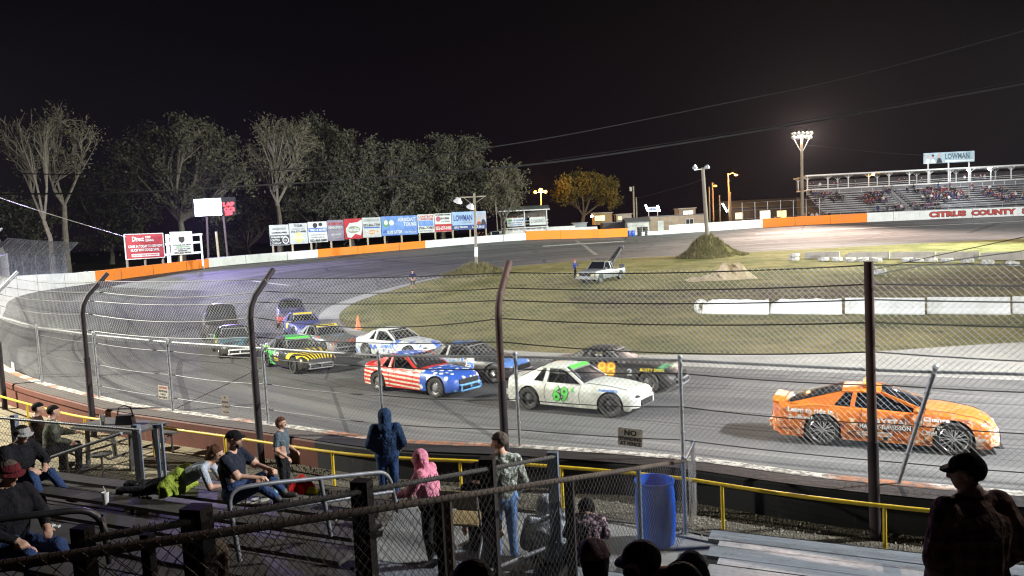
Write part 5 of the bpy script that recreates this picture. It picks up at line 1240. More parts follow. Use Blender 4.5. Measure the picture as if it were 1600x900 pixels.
# ---- glowing scoreboard
sb = thing('scoreboard', 'glaring white and red electronic scoreboard on two thin poles', 'scoreboard', tuple(foot(330, 100)))
o_ = sb.location; a = at_y(305, 338, 100)-o_; b = at_y(347, 338, 100)-o_; h_ = (338-312)*100/F
mb = MB(); mb.box(((a.x+b.x)/2+.8, .14, a.z+h_/2), (b.x-a.x+2.2, .24, h_+.2)); mb.build('cabinet', M_DARK, sb)
mb = MB(); mb.box(((a.x+b.x)/2, 0, a.z+h_/2), (b.x-a.x, .02, h_)); mb.build('white_screen', emat('white_screen_glow', (.80, .84, 1.0), 9.0), sb)
EMR = emat('red_digit_glow', (1.0, .012, .03), 1.3)
for txt, u, v, w in (('LAP', 357, 319, 18), ('OC2', 358, 327, 17), ('20', 357, 333, 12)):
    p = at_y(u, v, 99.9)-o_; mb = MB(); letters(mb, txt, (p.x, -.02, p.z), (1, 0, 0), (0, 0, 1), .58, w*100/F, bold=.09); mb.build('red_digits', EMR, sb)
for u0, v0, u1 in ((323, 338, 325), (349, 338, 356)):
    p = at_y(u0, v0, 100.3)-o_; q = at_y(u1, 402, 100.3)-o_; mb = MB(); mb.tube([p, (q.x, q.y, -.3)], .14, 8); mb.build('pole', mat('scoreboard_pole', (.14, .10, .12), .7), sb, smooth=40)
a = foot(337, 98); mb = MB(); mb.tube([(0, 0, -.3), (-.1, 0, zat(336, 362, 98)-a.z)], .16, 8); mb.build('timber_post', M_POSTW, None, loc=tuple(a), label='lone short timber post standing under the scoreboard', category='post')
# ---- poles and lamps
M_POLE = mat('wooden_pole', (.26, .23, .18), .85, var=.35, sc=2); M_POLEP = mat('pale_pole_paint', (.66, .68, .64), .6)
M_FIX = mat('lamp_housing', (.30, .31, .32), .4, .4)
def pole(name, label, u0, v0, u1, v1, Y, r, m=M_POLE, z0=None):
    b = at_y(u1, v1, Y); t_ = at_y(u0, v0, Y); b.z = (gi(b.x, b.y) if z0 is None else z0)-.1; t = thing(name, label, 'lamp pole' if 'lamp' in name or 'tower' in name else 'pole', tuple(b))
    mb = MB(); mb.tube([(0, 0, -.3), tuple((t_-b))], [r, r*.72], 10); mb.build('pole', m, t, smooth=40); return t, t_-b
Ym = MOUNDS[0][0].y
t, top = pole('lamp_pole', 'slim pole with crossarm and two floodlights on the low grass mound', 741, 302, 744.5, 418, Ym, .17)
mb = MB(); a = at_y(744, 386, Ym-.02)-t.location; mb.tube([(0.02, -.01, .9), tuple(a)], .19, 10); mb.build('painted_base', M_POLEP, t, smooth=40)
A = at_y(712, 309, Ym)-t.location; B = at_y(759, 306.5, Ym)-t.location; mb = MB(); mb.bar(A, B, .12, .14); mb.bar(A.lerp(B, .25), (A.lerp(B, .62).x, A.y, A.z-1.0), .06, .06); mb.bar(A.lerp(B, .98), (A.lerp(B, .62).x, A.y, A.z-.7), .06, .06); mb.build('crossarm', M_POLE, t)
for (u, v, dx) in ((716, 313, -.3), (736, 322, -.2)):
    p = at_y(u, v, Ym)-t.location; mb = MB(); mb.lathe([(.10, .35), (.18, .25), (.5, -.18), (.47, -.2), (.12, .2)], 16); f_ = mb.build('flood_lamp', mat('lamp_reflector', (.6, .6, .58), .35, .2), t, smooth=40); f_.location = p; f_.rotation_euler = (R(25), R(20), 0)
Yp = MOUNDS[1][0].y
t, top = pole('lamp_pole', 'dark lamp pole rising from the pointed grass mound with one bright white lamp', 1098, 262, 1105.5, 376, Yp, .26, mat('dark_pole', (.16, .14, .11), .85))
p = top; mb = MB(); mb.bar((p.x-1.0, 0, p.z-.2), (p.x+.8, 0, p.z-.1), .1, .1); mb.build('crossarm', M_FIX, t)
for dx, mm, nm in ((-.95, emat('white_lamp_glow', (.95, .98, 1.0), 60), 'lit_lamp'), (.5, M_FIX, 'lamp')):
    mb = MB(); mb.lathe([(.08, .3), (.16, .2), (.32, -.1), (.30, -.12)], 14); f_ = mb.build('lamp_shade', M_FIX, t, smooth=40); f_.location = (p.x+dx, -.1, p.z+.1); f_.rotation_euler.x = R(50)
    mb = MB(); mb.ball((0, 0, -.12), (.27, .27, .12), 12, 8); g_ = mb.build(nm, mm, f_, smooth=True)
EM_SOD = emat('sodium_glow', (1.0, .50, .10), 2.6); M_POLEO = mat('lamplit_timber_pole', (.36, .26, .15), .85)  # timber pole tone with the orange lamp light put into its colour
t, top = pole('street_lamp', 'street lamp with three orange globes behind the roofed viewing hut', 845, 300, 845, 332, 150, .16, M_POLEO, 3.2)
mb = MB(); mb.bar((top.x-1.1, 0, top.z-.05), (top.x+1.1, 0, top.z-.05), .1, .1); mb.build('arm', M_FIX, t)
for dx, r in ((-1.15, .30), (0, .42), (.95, .34)): mb = MB(); mb.ball((top.x+dx, 0, top.z+(.35 if dx == 0 else 0)), r, 12, 8); mb.build('globe', EM_SOD, t, smooth=True)
for lab, u0, v0, u1, Yq, r, lu, lv in (('tall timber pole with a leaning orange lamp, nearest the grandstand', 1137.5, 271, 1140, 150, .19, 1150, 273.5), ('timber pole with an orange lamp among the paddock poles', 1113, 285, 1114.5, 152, .2, 1117.5, 290.5)):
    t, top = pole('street_lamp', lab, u0, v0, u1, 345, Yq, r, M_POLEO, 3.2)
    e = at_y(lu, lv, Yq)-t.location; mb = MB(); mb.tube([top-Vector((0, 0, .3)), (top+e)/2+Vector((0, 0, .3)), e+Vector((0, 0, .15))], .05, 6); mb.build('arm', M_FIX, t)
    mb = MB(); mb.ball(e, (.40, .3, .2), 12, 8); mb.build('lamp', EM_SOD, t, smooth=True)
for lab, u0, v0, u1, Yq, r in (('utility pole with a small transformer left of the lit sign', 989.5, 291, 991, 142, .2), ('short stub pole beside the transformer pole', 994, 308, 995, 142, .17), ('short timber pole just left of the paddock lamps', 1108, 292, 1109, 151, .17), ('stub pole between the two paddock street lamps', 1124, 305, 1125, 150, .17), ('short timber pole right of the tallest paddock lamp', 1141, 300, 1142, 149, .16), ('slim timber pole at the end of the boards beside the viewing hut', 773, 298, 777, 120, .13)):
    t, top = pole('utility_pole', lab, u0, v0, u1, 345, Yq, r, M_POLE, 3.0)
    if 'transformer' in lab and 'stub' not in lab: mb = MB(); mb.tube([(top.x-.5, 0, top.z-.9), (top.x-.5, 0, top.z-.1)], .22, 10); mb.build('transformer', M_FIX, t, smooth=40)
# main flood tower
t, top = pole('flood_tower', 'tall timber flood light tower with a blazing cluster of lamps', 1252.5, 216, 1253.5, 340, 131, .30, M_POLE, 3.2); TW = t.location.copy(); TWT = TW+top
mb = MB(); 
for k in (0, .75): mb.bar((top.x-1.7, 0, top.z+k+.1), (top.x+1.7, 0, top.z+k+.1), .12, .12)
mb.bar((top.x-.2, 0, top.z-2.2), (top.x-1.4, 0, top.z+.1), .1, .1); mb.bar((top.x+.2, 0, top.z-2.2), (top.x+1.4, 0, top.z+.1), .1, .1); mb.bar((top.x, 0, top.z-.2), (top.x, 0, top.z+1.0), .14, .14); mb.build('lamp_rack', M_FIX, t)
EMT = emat('flood_glow', (1.0, .74, .55), 120)
for j in range(2):
    for i in range(5):
        x = top.x-1.45+i*.72+(.15 if j else 0); z = top.z+.15+j*.66
        mb = MB(); mb.lathe([(.1, .3), (.2, .22), (.40, -.05), (.38, -.07)], 12); f_ = mb.build('flood_lamp', M_FIX, t, smooth=40); f_.location = (x, -.25, z); f_.rotation_euler.x = R(-115)+PI
        f_.rotation_euler.x = R(58); mb = MB(); mb.lathe([(.37, -.08), (.25, -.12), (.001, -.16)], 12); mb.build('lens', EMT, f_)
# ---- overhead cables
def cable(label, pts, r, m=M_BLK, s=0.0, name='overhead_cable'):
    P = [at_y(*p) for p in pts]; full = []
    for k in range(len(P)-1):
        a, b, c, d = P[max(k-1, 0)], P[k], P[k+1], P[min(k+2, len(P)-1)]
        full += [cr(a, b, c, d, j/8) for j in range(8)]
    full.append(P[-1]); o = full[0].copy(); mb = MB(); mb.tube([q-o for q in full], r, 6); x = mb.build(name, m, None, smooth=60, loc=tuple(o)); return tag(x, label, 'cable')
M_CBD = mat('cable_black', (.003, .003, .003), 1.0, spec=0.0); M_CBL = mat('cable_sheath', (.012, .012, .014), .9, spec=.1); M_CBG = mat('cable_grey', (.02, .02, .022), .9, spec=.1)
cable('thick lower overhead cable crossing the whole picture under the tree tops', [(-60, 304, 38), (200, 300.5, 38), (400, 290, 38), (620, 276, 38), (850, 255, 38), (1060, 225, 37), (1300, 185, 35), (1640, 124, 32)], .048, M_CBG)
cable('thin twin cable running just above the thick lower overhead cable', [(850, 252, 50), (1060, 221, 45), (1300, 180, 39), (1640, 118, 32)], .016, M_CBG)
cable('upper overhead cable climbing to the top right corner', [(-60, 268, 40), (140, 273, 40), (400, 268, 40), (620, 250, 40), (760, 231, 40), (900, 208, 40), (1130, 162, 38), (1330, 120, 36), (1640, 37, 30)], .030, M_CBG)
cable('bright guy wire slanting down to the red insurance billboard', [(-40, 294, 30), (60, 329, 42), (198, 371, 79)], .022, mat('bright_wire', (.6, .6, .5), .4, .4))
cable('cable from the flood tower to the roof sign of the grandstand', [(1257, 226, 131), (1350, 236, 133), (1445, 243, 136)], .04, M_CBG)
cable('drooping cable from the mound lamp pole to the transformer pole', [(1101, 279, Yp), (1060, 293, 105), (990, 311, 142)], .035, M_CBG)
cable('pale wire running off the right post of the catch fence', [(1352, 432, 9.9), (1470, 410, 8.7), (1620, 389, 7.6)], .006, M_GALV)
cable('dark wire running off the right post of the catch fence', [(1352, 424, 9.9), (1470, 398, 8.9), (1620, 366, 7.8)], .005, M_PWIRE)
# ---- infield things
def tyre_mesh(r=.5, h=.36):
    mb = MB(); mb.lathe([(r*.56, 0), (r*.9, 0), (r, h*.22), (r*1.01, h*.5), (r, h*.78), (r*.9, h), (r*.56, h), (r*.5, h*.7), (r*.5, h*.3)], 22, close=True)
    return mb
def wt(h):
    a = h.noise(5, 4, .7); b = h.noise(16, 3, .6); return h.mix(a.step(.42, .55), h.mix(b.step(.4, .6), (.05, .05, .05), (.5, .5, .48)), (.58, .58, .55))
M_TW = (lambda h: (h.color(wt(h)), h.bump(h.noise(20), .4, .02), h.m)[2])(SH('flaking_white_tyre', .85, spec=.2))
tb = tyre_mesh(); first = None
M_CONC = paint_mat('old_concrete', (.36, .34, .30), (.12, .11, .10), .8); M_CWH = paint_mat('white_barrier_paint', (.70, .73, .76), (.25, .24, .22), .55)
for k, (u, v) in enumerate(((1287, 408), (1308, 408), (1329, 408.5), (1349, 408.5), (1369, 409), (1418, 409), (1433, 409.5), (1455, 409.5), (1480, 410), (1512, 411), (1543, 413), (1582, 415), (1374, 429), (1241, 407))):
    p = hit(u, v); sc_ = 1.15 if k in (12,) else 1.0
    lab = None
    if k == 12: lab = 'lone white tyre lying on the grass in front of the tyre row'
    elif k == 13: lab = 'white tyre at the left end of the tyre row, lower of two stacked'
    if first is None: o = tb.build('painted_tyre', M_TW, None, smooth=35); first = o
    else: o = first.copy(); COL.objects.link(o)
    o.location = (p.x, p.y, p.z+.0); o.rotation_euler = (rnd.uniform(-.12, .12), rnd.uniform(-.12, .12), rnd.uniform(0, 6)); o.scale = (sc_,)*3
    tag(o, lab or 'flaking white painted tyre lying in the row before the concrete blocks', 'tyre', None if lab else 'white tyres in a row on the infield')
    if lab and 'group' in o: del o['group']
    if k == 13:
        o = first.copy(); COL.objects.link(o); o.location = (p.x+.05, p.y, p.z+.37); tag(o, 'upper white tyre of the pair stacked at the left end of the row', 'tyre')
        if 'group' in o: del o['group']
def jersey(name, label, u0, v0, u1, v1, h, m, cat='barrier', group=None, broken=False, w=.55):
    a = hit(u0, v0); b = hit(u1, v1); d = b-a; L = math.hypot(d.x, d.y); rz = math.atan2(d.y, d.x); mb = MB(); n = 14
    for i in range(n+1):
        x = L*i/n; hh = h*(1-(.10*rnd.random() if broken and 0 < i < n else 0))
        if broken and i == 0: hh *= .6
        if broken and i == 1: hh *= .85
        for y, z in ((-w/2, -.05), (-w/2, .07), (-w*.30, .28*h/.8), (-w*.14, hh), (w*.14, hh), (w*.30, .28*h/.8), (w/2, .07), (w/2, -.05)): mb.v.append((x, y, z))
    for i in range(n):
        for s in range(7): mb.f.append((i*8+s, i*8+s+1, (i+1)*8+s+1, (i+1)*8+s)); mb.mi.append(0)
    mb.f += [tuple(range(8)), tuple(n*8+s for s in range(8))]; mb.mi += [0, 0]
    o = mb.build(name, m, None, loc=(a.x, a.y, min(a.z, b.z)), rz=rz); tag(o, label, cat, group)
    return o
for k, (u0, u1, v) in enumerate(((1258, 1312, 404), (1320, 1390, 404), (1393, 1461, 404.5), (1464, 1530, 405), (1533, 1610, 406))):
    jersey('concrete_block', ['grey concrete block at the left end, behind the first row tyres', 'mossy grey concrete block second from the left behind the tyres', 'grey concrete block in the middle of the row behind the tyres', 'grey concrete block second from the right frame edge behind the tyres', 'grey concrete block touching the right edge behind the tyres'][k], u0, v, u1, v, .72, M_CONC, broken=(k in (1,)))
for k, (u0, u1) in enumerate(((1099, 1201), (1205, 1315), (1321, 1445), (1449, 1578), (1582, 1700))):
    jersey('jersey_barrier', ['white barrier with a broken rounded left end, leftmost on the infield', 'white infield barrier second from the left with a chipped right end', 'white infield barrier seen just behind the right catch fence post', 'white infield barrier right of the catch fence post, full length in view', 'white infield barrier cut off by the right edge of the picture'][k], u0, 489.5, u1, 490.5, .80, M_CWH, broken=(k in (0, 1)))
p = hit(1091, 490); o = tyre_mesh(.42, .26).build('painted_tyre', M_TW, None, smooth=35, loc=(p.x+.1, p.y, p.z+.4)); o.rotation_euler = (R(90), 0, R(20)); tag(o, 'white tyre standing upright against the broken left barrier', 'tyre')
# sand heap
def sand():
    c = hit(1128, 437); mb = MB(); n, m_ = 60, 26; Wd, D = 5.9, 2.6
    for j in range(m_+1):
        for i in range(n+1):
            x = -Wd/2+Wd*i/n; y = -D/2+D*j/m_; e = max(0, 1-(2*y/D)**2)*max(0, 1-(2*x/Wd)**4)
            z = 1.9*e*(.26+.42*math.exp(-((x-.9)/.9)**2)+.34*math.exp(-((x-2.1)/.5)**2)+.12*math.sin(x*5)+.07*math.sin(x*11+y*7)+.05*math.sin(x*23)*math.sin(y*17)) 
            if x < -.6: z *= .55
            gx, gy = c.x+x, c.y+y+.6; mb.v.append((x, y+.6, gi(gx, gy)-c.z+z*1.0-.02))
    for j in range(m_):
        for i in range(n): a = j*(n+1)+i; mb.f.append((a, a+1, a+n+2, a+n+1)); mb.mi.append(0)
    h = SH('dry_sand', .95); k = h.noise(3, 5, .7); h.color(h.mix(k.step(.35, .65), (.46, .36, .22), (.66, .54, .37))); h.bump(k, .6, .05)
    o = mb.build('sand_pile', h.m, None, smooth=True, loc=tuple(c)); tag(o, 'pale heap of dry sand on the infield right of the tow truck', 'sand pile')
sand()
# traffic cone
c = hit(560, 514); t = thing('traffic_cone', 'orange traffic cone at the edge of the infield behind the blue and white car', 'traffic cone', tuple(c)); M_CONE = mat('cone_orange', (.75, .20, .06), .6)
mb = MB(); mb.box((0, 0, .02), (.42, .42, .04)); mb.build('base', M_CONE, t); mb = MB(); mb.lathe([(.16, .04), (.03, .78), (.001, .78)], 18); mb.build('cone', M_CONE, t, smooth=40)
mb = MB(); mb.lathe([(.112, .30), (.085, .44)], 18); mb.build('collar', mat('cone_collar', (.7, .45, .35), .6), t)
# small twig trees / grass tufts on the mounds
def tufts(name, cs, n, m, hgt=(.08, .22)):
    mb = MB()
    for k in range(n):
        c, r = rnd.choice(cs); a = rnd.uniform(0, 2*PI); q = r*math.sqrt(rnd.random()); x, y = c.x+math.cos(a)*q, c.y+math.sin(a)*q; z = gi(x, y); h_ = rnd.uniform(*hgt); d = rnd.uniform(0, PI); w = .035
        lx, ly = rnd.gauss(0, h_*.4), rnd.gauss(0, h_*.4)
        mb.add([(x-math.cos(d)*w, y-math.sin(d)*w, z-.02), (x+math.cos(d)*w, y+math.sin(d)*w, z-.02), (x+lx, y+ly, z+h_)], [(0, 1, 2)])
    mb.build(name, m, None, kind='stuff')
gm = bmat('grass_blades', (.10, .10, .04), (.19, .155, .075), 2.0)
tufts('rough_grass', [(MOUNDS[0][0], 3.9), (MOUNDS[1][0], 3.5), (MOUNDS[1][0], 3.0), (MOUNDS[2][0], 3.0)], 14000, gm, (.15, .42))
# ------------------------------------------------------------------ far grandstand and buildings
M_ALU = mat('bleacher_aluminium', (.62, .63, .64), .6, .1, var=.25, sc=3); M_ALUD = mat('bleacher_risers', (.09, .09, .10), .8); M_WHTIM = mat('white_timber', (.62, .62, .60), .7); M_DWALL = mat('dark_siding', (.045, .04, .045), .85)
GX0 = at_y(1291, 330, 133).x; GLEN = 62.0; GY = 132.5; GZ0 = 3.3
gs = thing('grandstand', 'far covered grandstand with silver bench rows and a roofed upper deck', 'grandstand', (GX0, GY, GZ0))
sx = lambda u: at_y(u, 300, GY).x-GX0
NR = 11; RISE = .40; RUN = .78; Z0 = 1.35
for k in range(NR):
    y = .6+k*RUN; z = Z0+k*RISE
    mb = MB()
    for a, b in ((0, 14.2), (16.0, 44.5), (47.0, GLEN)): mb.box(((a+b)/2, y+.12, z+.40), (b-a, .27, .05)); mb.box(((a+b)/2, y-.30, z), (b-a, .42, .05))
    mb.build('bench_row', M_ALU, gs)
    if k: 
        mb = MB(); 
        for a, b in ((0, 14.2), (16.0, 44.5), (47.0, GLEN)): mb.box(((a+b)/2, y-.48, z-.08), (b-a, .03, .22))
        mb.build('riser', mat('riser_grey', (.25, .25, .26), .7), gs)
ZT = Z0+NR*RISE; YT = .6+NR*RUN
for a, b in ((14.2, 16.0), (44.5, 47.0)):
    mb = MB()
    for k in range(NR*2): mb.box(((a+b)/2, .3+k*RUN/2, Z0-.1+k*RISE/2), (b-a, RUN/2, .06))
    mb.build('stairs', M_ALU, gs)
    for x in (a+.1, b-.1):
        mb = MB()
        for k in range(NR+1): mb.tube([(x, .3+k*RUN, Z0+k*RISE-.1), (x, .3+k*RUN, Z0+k*RISE+1.0)], .03, 5)
        mb.tube([(x, .3, Z0+.9), (x, .3+NR*RUN, Z0+NR*RISE+.9)], .035, 6); mb.build('stair_rail', mat('dark_rail', (.07, .07, .08), .6), gs)
mb = MB(); mb.prism([(.2, -.5), (.2, Z0-.25), (YT+5, ZT-.3), (YT+5, -.5)], 0.05, GLEN, 'YZ'); mb.build('substructure', M_DWALL, gs)
mb = MB(); mb.box((GLEN/2, .12, .55), (GLEN, .06, 1.2)); mb.build('front_panel', mat('front_dark_panel', (.08, .08, .09), .8), gs)
mb = MB()
for z in (Z0+.4, Z0+.95): mb.tube([(0, .15, z), (GLEN, .15, z)], .03, 6)
n = 26
for i in range(n+1): mb.tube([(GLEN*i/n, .15, 0), (GLEN*i/n, .15, Z0+.95)], .03, 6)
mb.build('front_rail', M_GALV, gs)
# upper deck
DZ = ZT+.9; mb = MB(); mb.box((GLEN/2, YT+2.4, DZ-.15), (GLEN, 5.0, .2)); mb.build('upper_deck', M_WHTIM, gs)
mb = MB(); chainw = mat('deck_mesh', (.16, .16, .17), .8); mb.box((GLEN/2, YT-.08, DZ-.62), (GLEN, .04, .95)); mb.build('deck_screen', chainw, gs)
mb = MB()
for i in range(31): mb.tube([(GLEN*i/30, YT-.15, DZ-1.1), (GLEN*i/30, YT-.15, DZ)], .035, 5)
mb.build('screen_posts', M_GALV, gs)
mb = MB(); mb.box((GLEN/2, YT-.05, DZ+.02), (GLEN, .14, .16)); mb.build('deck_edge', M_WHTIM, gs)
mb = MB(); mb.box((GLEN/2, YT+.05, DZ+.75), (GLEN, .06, .07)); mb.box((GLEN/2, YT+.05, DZ+.42), (GLEN, .04, .05)); mb.build('deck_rail', M_WHTIM, gs)
RZf, RZb = DZ+2.55, DZ+2.25
for i in range(17):
    x = .3+i*(GLEN-.6)/16
    for y in ((YT+.15, YT+4.7) if i % 2 == 0 else (YT+.15,)):
        mb = MB(); mb.box((x, y, DZ+1.25), (.16, .16, 2.5)); 
        for s in (-1, 1): mb.bar((x, y, DZ+1.7), (x+s*.85, y, DZ+2.5), .09, .09)
        mb.build('roof_post', M_WHTIM, gs)
mb = MB(); mb.prism([(YT-.9, RZf), (YT-.9, RZf+.08), (YT+5.4, RZb+.08), (YT+5.4, RZb)], -.4, GLEN, 'YZ'); mb.build('roof', mat('tin_roof', (.5, .5, .5), .5, .3), gs)
mb = MB(); mb.box((GLEN/2-.2, YT-.93, RZf), (GLEN+.5, .08, .26)); mb.build('fascia', M_WHTIM, gs)
mb = MB()
for i in range(60): x = GLEN*i/59; mb.box((x, YT+2.2, RZf-.16), (.08, 5.8, .14))
mb.build('rafters', M_WHTIM, gs)
mb = MB(); mb.box((GLEN/2, YT+4.9, DZ+.9), (GLEN, .08, 1.8)); mb.build('rear_wall', M_DWALL, gs)
for u, c, st, nm in ((1402, (1, .45, .1), 40, 'orange_deck_lamp'), (1560, (.85, .95, 1), 60, 'white_deck_lamp'), (1594, (.85, .95, 1), 60, 'white_deck_lamp')):
    mb = MB(); mb.ball((sx(u), YT-.5, RZf-.35), .22, 10, 6); mb.build('deck_lamp', emat(nm, c, st), gs, smooth=True)
# sign on the roof
board('long lit roof sign with three portraits and the word LOWMAN above the grandstand', 1443, 1523, 240.5, 234.5, 257, 251.5, 141.5, 141.5, bmat('roof_sign_ground', (.42, .52, .56), (.25, .36, .42), .5), [
  ('t', 'LOWMAN', .66, .60, .55, .48, bmat('dark_sign_ink', (.08, .13, .16))), ('p', [(.03, .02), (.05, .4), (.09, .5), (.12, .4), (.13, .02)], Wt), ('o', .085, .64, .025, .16, mat('portrait_skin', (.55, .33, .25), .6)), ('p', [(.13, .02), (.15, .3), (.18, .45), (.22, .3), (.24, .02)], Wt), ('o', .185, .58, .022, .15, mat('portrait_skin', (.55, .33, .25), .6)), ('o', .185, .74, .026, .10, K),
  ('p', [(.25, .02), (.27, .4), (.305, .52), (.345, .4), (.37, .02)], K), ('o', .305, .68, .025, .16, mat('portrait_skin', (.55, .33, .25), .6)), ('r', .42, .08, .98, .22, bmat('sign_white_glare', (.7, .75, .72)))], (.1, .5, .9), M_WHTIM, name='roof_sign', cat='sign')
# ---- crowd: a few seated and standing figures, copied; each copy its own person
CR = []
for k, (J, vx) in enumerate(((SIT, .03), (J_(SIT, wrL=(.28, .05, .30), wrR=(.34, -.22, .12), head=(.12, .03, .80)), .03), (J_(SIT, chest=(.1, 0, .43), neck=(.20, 0, .62), head=(.28, 0, .74), shL=(.18, .18, .56), shR=(.18, -.18, .56), elL=(.3, .22, .3), elR=(.3, -.22, .3), wrL=(.42, .1, .3), wrR=(.42, -.1, .3)), .03), (STAND, .035), (J_(STAND, wrL=(.22, .12, 1.1), wrR=(.22, -.12, 1.1), elL=(0, .27, 1.15), elR=(0, -.27, 1.15)), .035))):
    me, hp = body_mesh(J, vox=vx, fingers=False, jacket=.012); CR.append(me)
    for m in (M_INK, M_INK, M_SKIN, M_DARK, M_SKIN, M_SKIN): me.materials.append(m)
hairmb = []
for nm in range(2):
    m_ = MB(); m_.ball((0, 0, 0), (.105, .098, .10), 10, 6); hairmb.append(m_.mesh('hair', [M_DARK], True))
CLC = [cloth('crowd_black', (.02, .02, .025)), cloth('crowd_charcoal', (.06, .06, .07)), cloth('crowd_navy', (.03, .045, .12)), cloth('crowd_maroon', (.16, .03, .035)), cloth('crowd_grey', (.25, .25, .27)), cloth('crowd_white', (.55, .55, .55)), cloth('crowd_plum', (.12, .06, .10)), cloth('crowd_orange', (.6, .2, .04)), cloth('crowd_blue', (.08, .16, .4))]
HRC = [mat('hair_dark', (.02, .015, .012), .7), mat('hair_brown', (.09, .05, .03), .7), mat('hair_blond', (.35, .26, .14), .7), mat('cap_red', (.4, .04, .04), .7)]
hd_of = [Vector(J['head']) for J in (SIT, SIT, SIT, STAND, STAND)]; hd_of[1] = Vector((.12, .03, .80)); hd_of[2] = Vector((.28, 0, .74))
def crowd(x, y, z, rz, kind, group, label, top=None, sc=1.0):
    o = bpy.data.objects.new('person', CR[kind]); COL.objects.link(o); o.location = (x, y, z); o.rotation_euler.z = rz; o.scale = (sc,)*3
    for s, m in ((0, top or CLC[rnd.choice((0, 0, 0, 1, 1, 2, 2, 3, 4, 5, 6, 6))]), (1, rnd.choice(CLC[:3]))): o.material_slots[s].link = 'OBJECT'; o.material_slots[s].material = m
    h = bpy.data.objects.new('hair', hairmb[0]); COL.objects.link(h); h.parent = o; h.location = hd_of[kind]+Vector((-.02, 0, .045)); h.material_slots[0].link = 'OBJECT'; h.material_slots[0].material = rnd.choice(HRC)
    tag(o, label, 'person', group); return o
def seat(u, row, n, spread, kind=None):
    for q in range(n):
        k = max(0, min(NR-1, row+rnd.choice((0, 0, 1, -1) if n > 3 else (0,)))); x = sx(u)+rnd.uniform(-spread, spread)
        key = (round(x/.55), k)
        if key in used: continue
        used.add(key); x = key[0]*.55
        crowd(GX0+x, GY+.6+k*RUN+.10, GZ0+Z0+k*RISE+.43, -PI/2+rnd.uniform(-.4, .4), rnd.choice((0, 1, 2)), 'spectators seated in the far grandstand', 'spectator in dark clothes seated on the silver benches of the far grandstand', sc=rnd.uniform(.92, 1.05))
used = set()
for a in ((1297, 9, 3, .8), (1306, 9, 4, 1.5), (1322, 9, 6, 2.2), (1312, 7, 7, 3.0), (1330, 7, 5, 2.0), (1383, 8, 6, 1.6), (1402, 8, 5, 1.6), (1385, 6, 12, 2.2), (1397, 5, 10, 2.2), (1380, 5, 7, 1.6), (1424, 9, 3, .8), (1461, 9, 4, 1.0), (1409, 1, 3, .9), (1415, 1, 2, .6), (1433, 1, 4, .9), (1441, 1, 3, .9), (1448, 1, 2, .6), (1463, 1, 2, .8), (1474, 1, 2, .8), (1477, 4, 8, 2.0), (1487, 4, 5, 1.5),
          (1493, 8, 8, 1.6), (1500, 6, 14, 3.0), (1512, 5, 12, 2.6), (1508, 8, 7, 2.2), (1520, 7, 9, 1.5), (1523, 5, 7, 1.4), (1572, 8, 7, 2.4), (1584, 6, 12, 2.8), (1592, 4, 9, 2.0), (1600, 3, 9, 2.4)): seat(*a)
for u, r_ in ((1372, 0), (1387, 0), (1405, 0), (1503, 9), (1522, 9)):
    crowd(GX0+sx(u), GY+(.2+r_*RUN), GZ0+Z0+r_*RISE+.05, rnd.uniform(-2.4, -.7), rnd.choice((3, 4)), 'spectators standing in the grandstand aisles', 'spectator in dark clothes standing among the benches of the far grandstand')
for u in (1298, 1302, 1307, 1320, 1341, 1344, 1348, 1354, 1447, 1454, 1461, 1468, 1530, 1535, 1559, 1578, 1588, 1597, 1490, 1375):
    crowd(GX0+sx(u)+rnd.uniform(-.3, .3), GY+YT+.6+rnd.uniform(0, .6), GZ0+DZ+.42, -PI/2+rnd.uniform(-.5, .5), rnd.choice((0, 1, 2)), 'spectators seated on the roofed upper deck', 'spectator seated behind the rail of the roofed upper deck of the far grandstand')
# ---- viewing hut
def at_pt(u, v, Y): p = at_y(u, v, Y); return p
hx0, hx1 = at_y(783, 350, 121).x, at_y(857, 350, 121).x; hw = hx1-hx0; hz = 2.6
hut = thing('viewing_hut', 'raised roofed viewing hut with two hanging banners beside the boards', 'viewing stand', (hx0, 121, hz), 0)
ZR = zat(820, 322, 121)-hz; ZF = zat(820, 354.5, 121)-hz; ZE = zat(820, 329, 121)-hz; M_HUT = mat('hut_cream', (.40, .40, .36), .8); M_HUTR = mat('hut_roof', (.20, .22, .22), .6, .2)
mb = MB(); mb.box((hw/2, 1.6, ZF-.12), (hw, 3.2, .16)); mb.build('floor', M_WHTIM, hut)
mb = MB(); mb.prism([(-.4, ZE), (-.4, ZE+.1), (3.6, ZR+.12), (3.6, ZR)], -.3, hw+.3, 'YZ'); mb.build('roof', M_HUTR, hut)
mb = MB(); mb.box((hw/2, -.42, ZE+.03), (hw+.6, .05, .16)); mb.build('fascia', M_WHTIM, hut)
mb = MB(); mb.box((hw/2, 3.2, (ZF+ZR)/2), (hw, .08, ZR-ZF)); mb.build('rear_wall', mat('hut_inner', (.10, .09, .08), .9), hut)
mb = MB(); mb.box((.0, 1.6, (ZF+ZE)/2), (.08, 3.2, ZE-ZF)); mb.build('side_wall', M_HUT, hut)
for x in (.5, hw*.5, hw*.97): mb = MB(); mb.box((x, 0, (ZE-.5)/2), (.14, .14, ZE+.5)); mb.build('post', M_WHTIM, hut)
mb = MB(); 
for z in (.45, .95): mb.box((hw/2, -.02, ZF+z), (hw, .06, .08))
mb.build('railing', M_WHTIM, hut)
mb = MB()
for i in range(9): mb.bar((hw*i/8, .3, -.3), (hw*min(8, i+1)/8, .3, ZF-.2), .08, .08); mb.bar((hw*i/8, .35, ZF-.2), (hw*i/8, .35, -.3), .1, .1)
mb.build('substructure', M_WHTIM, hut)
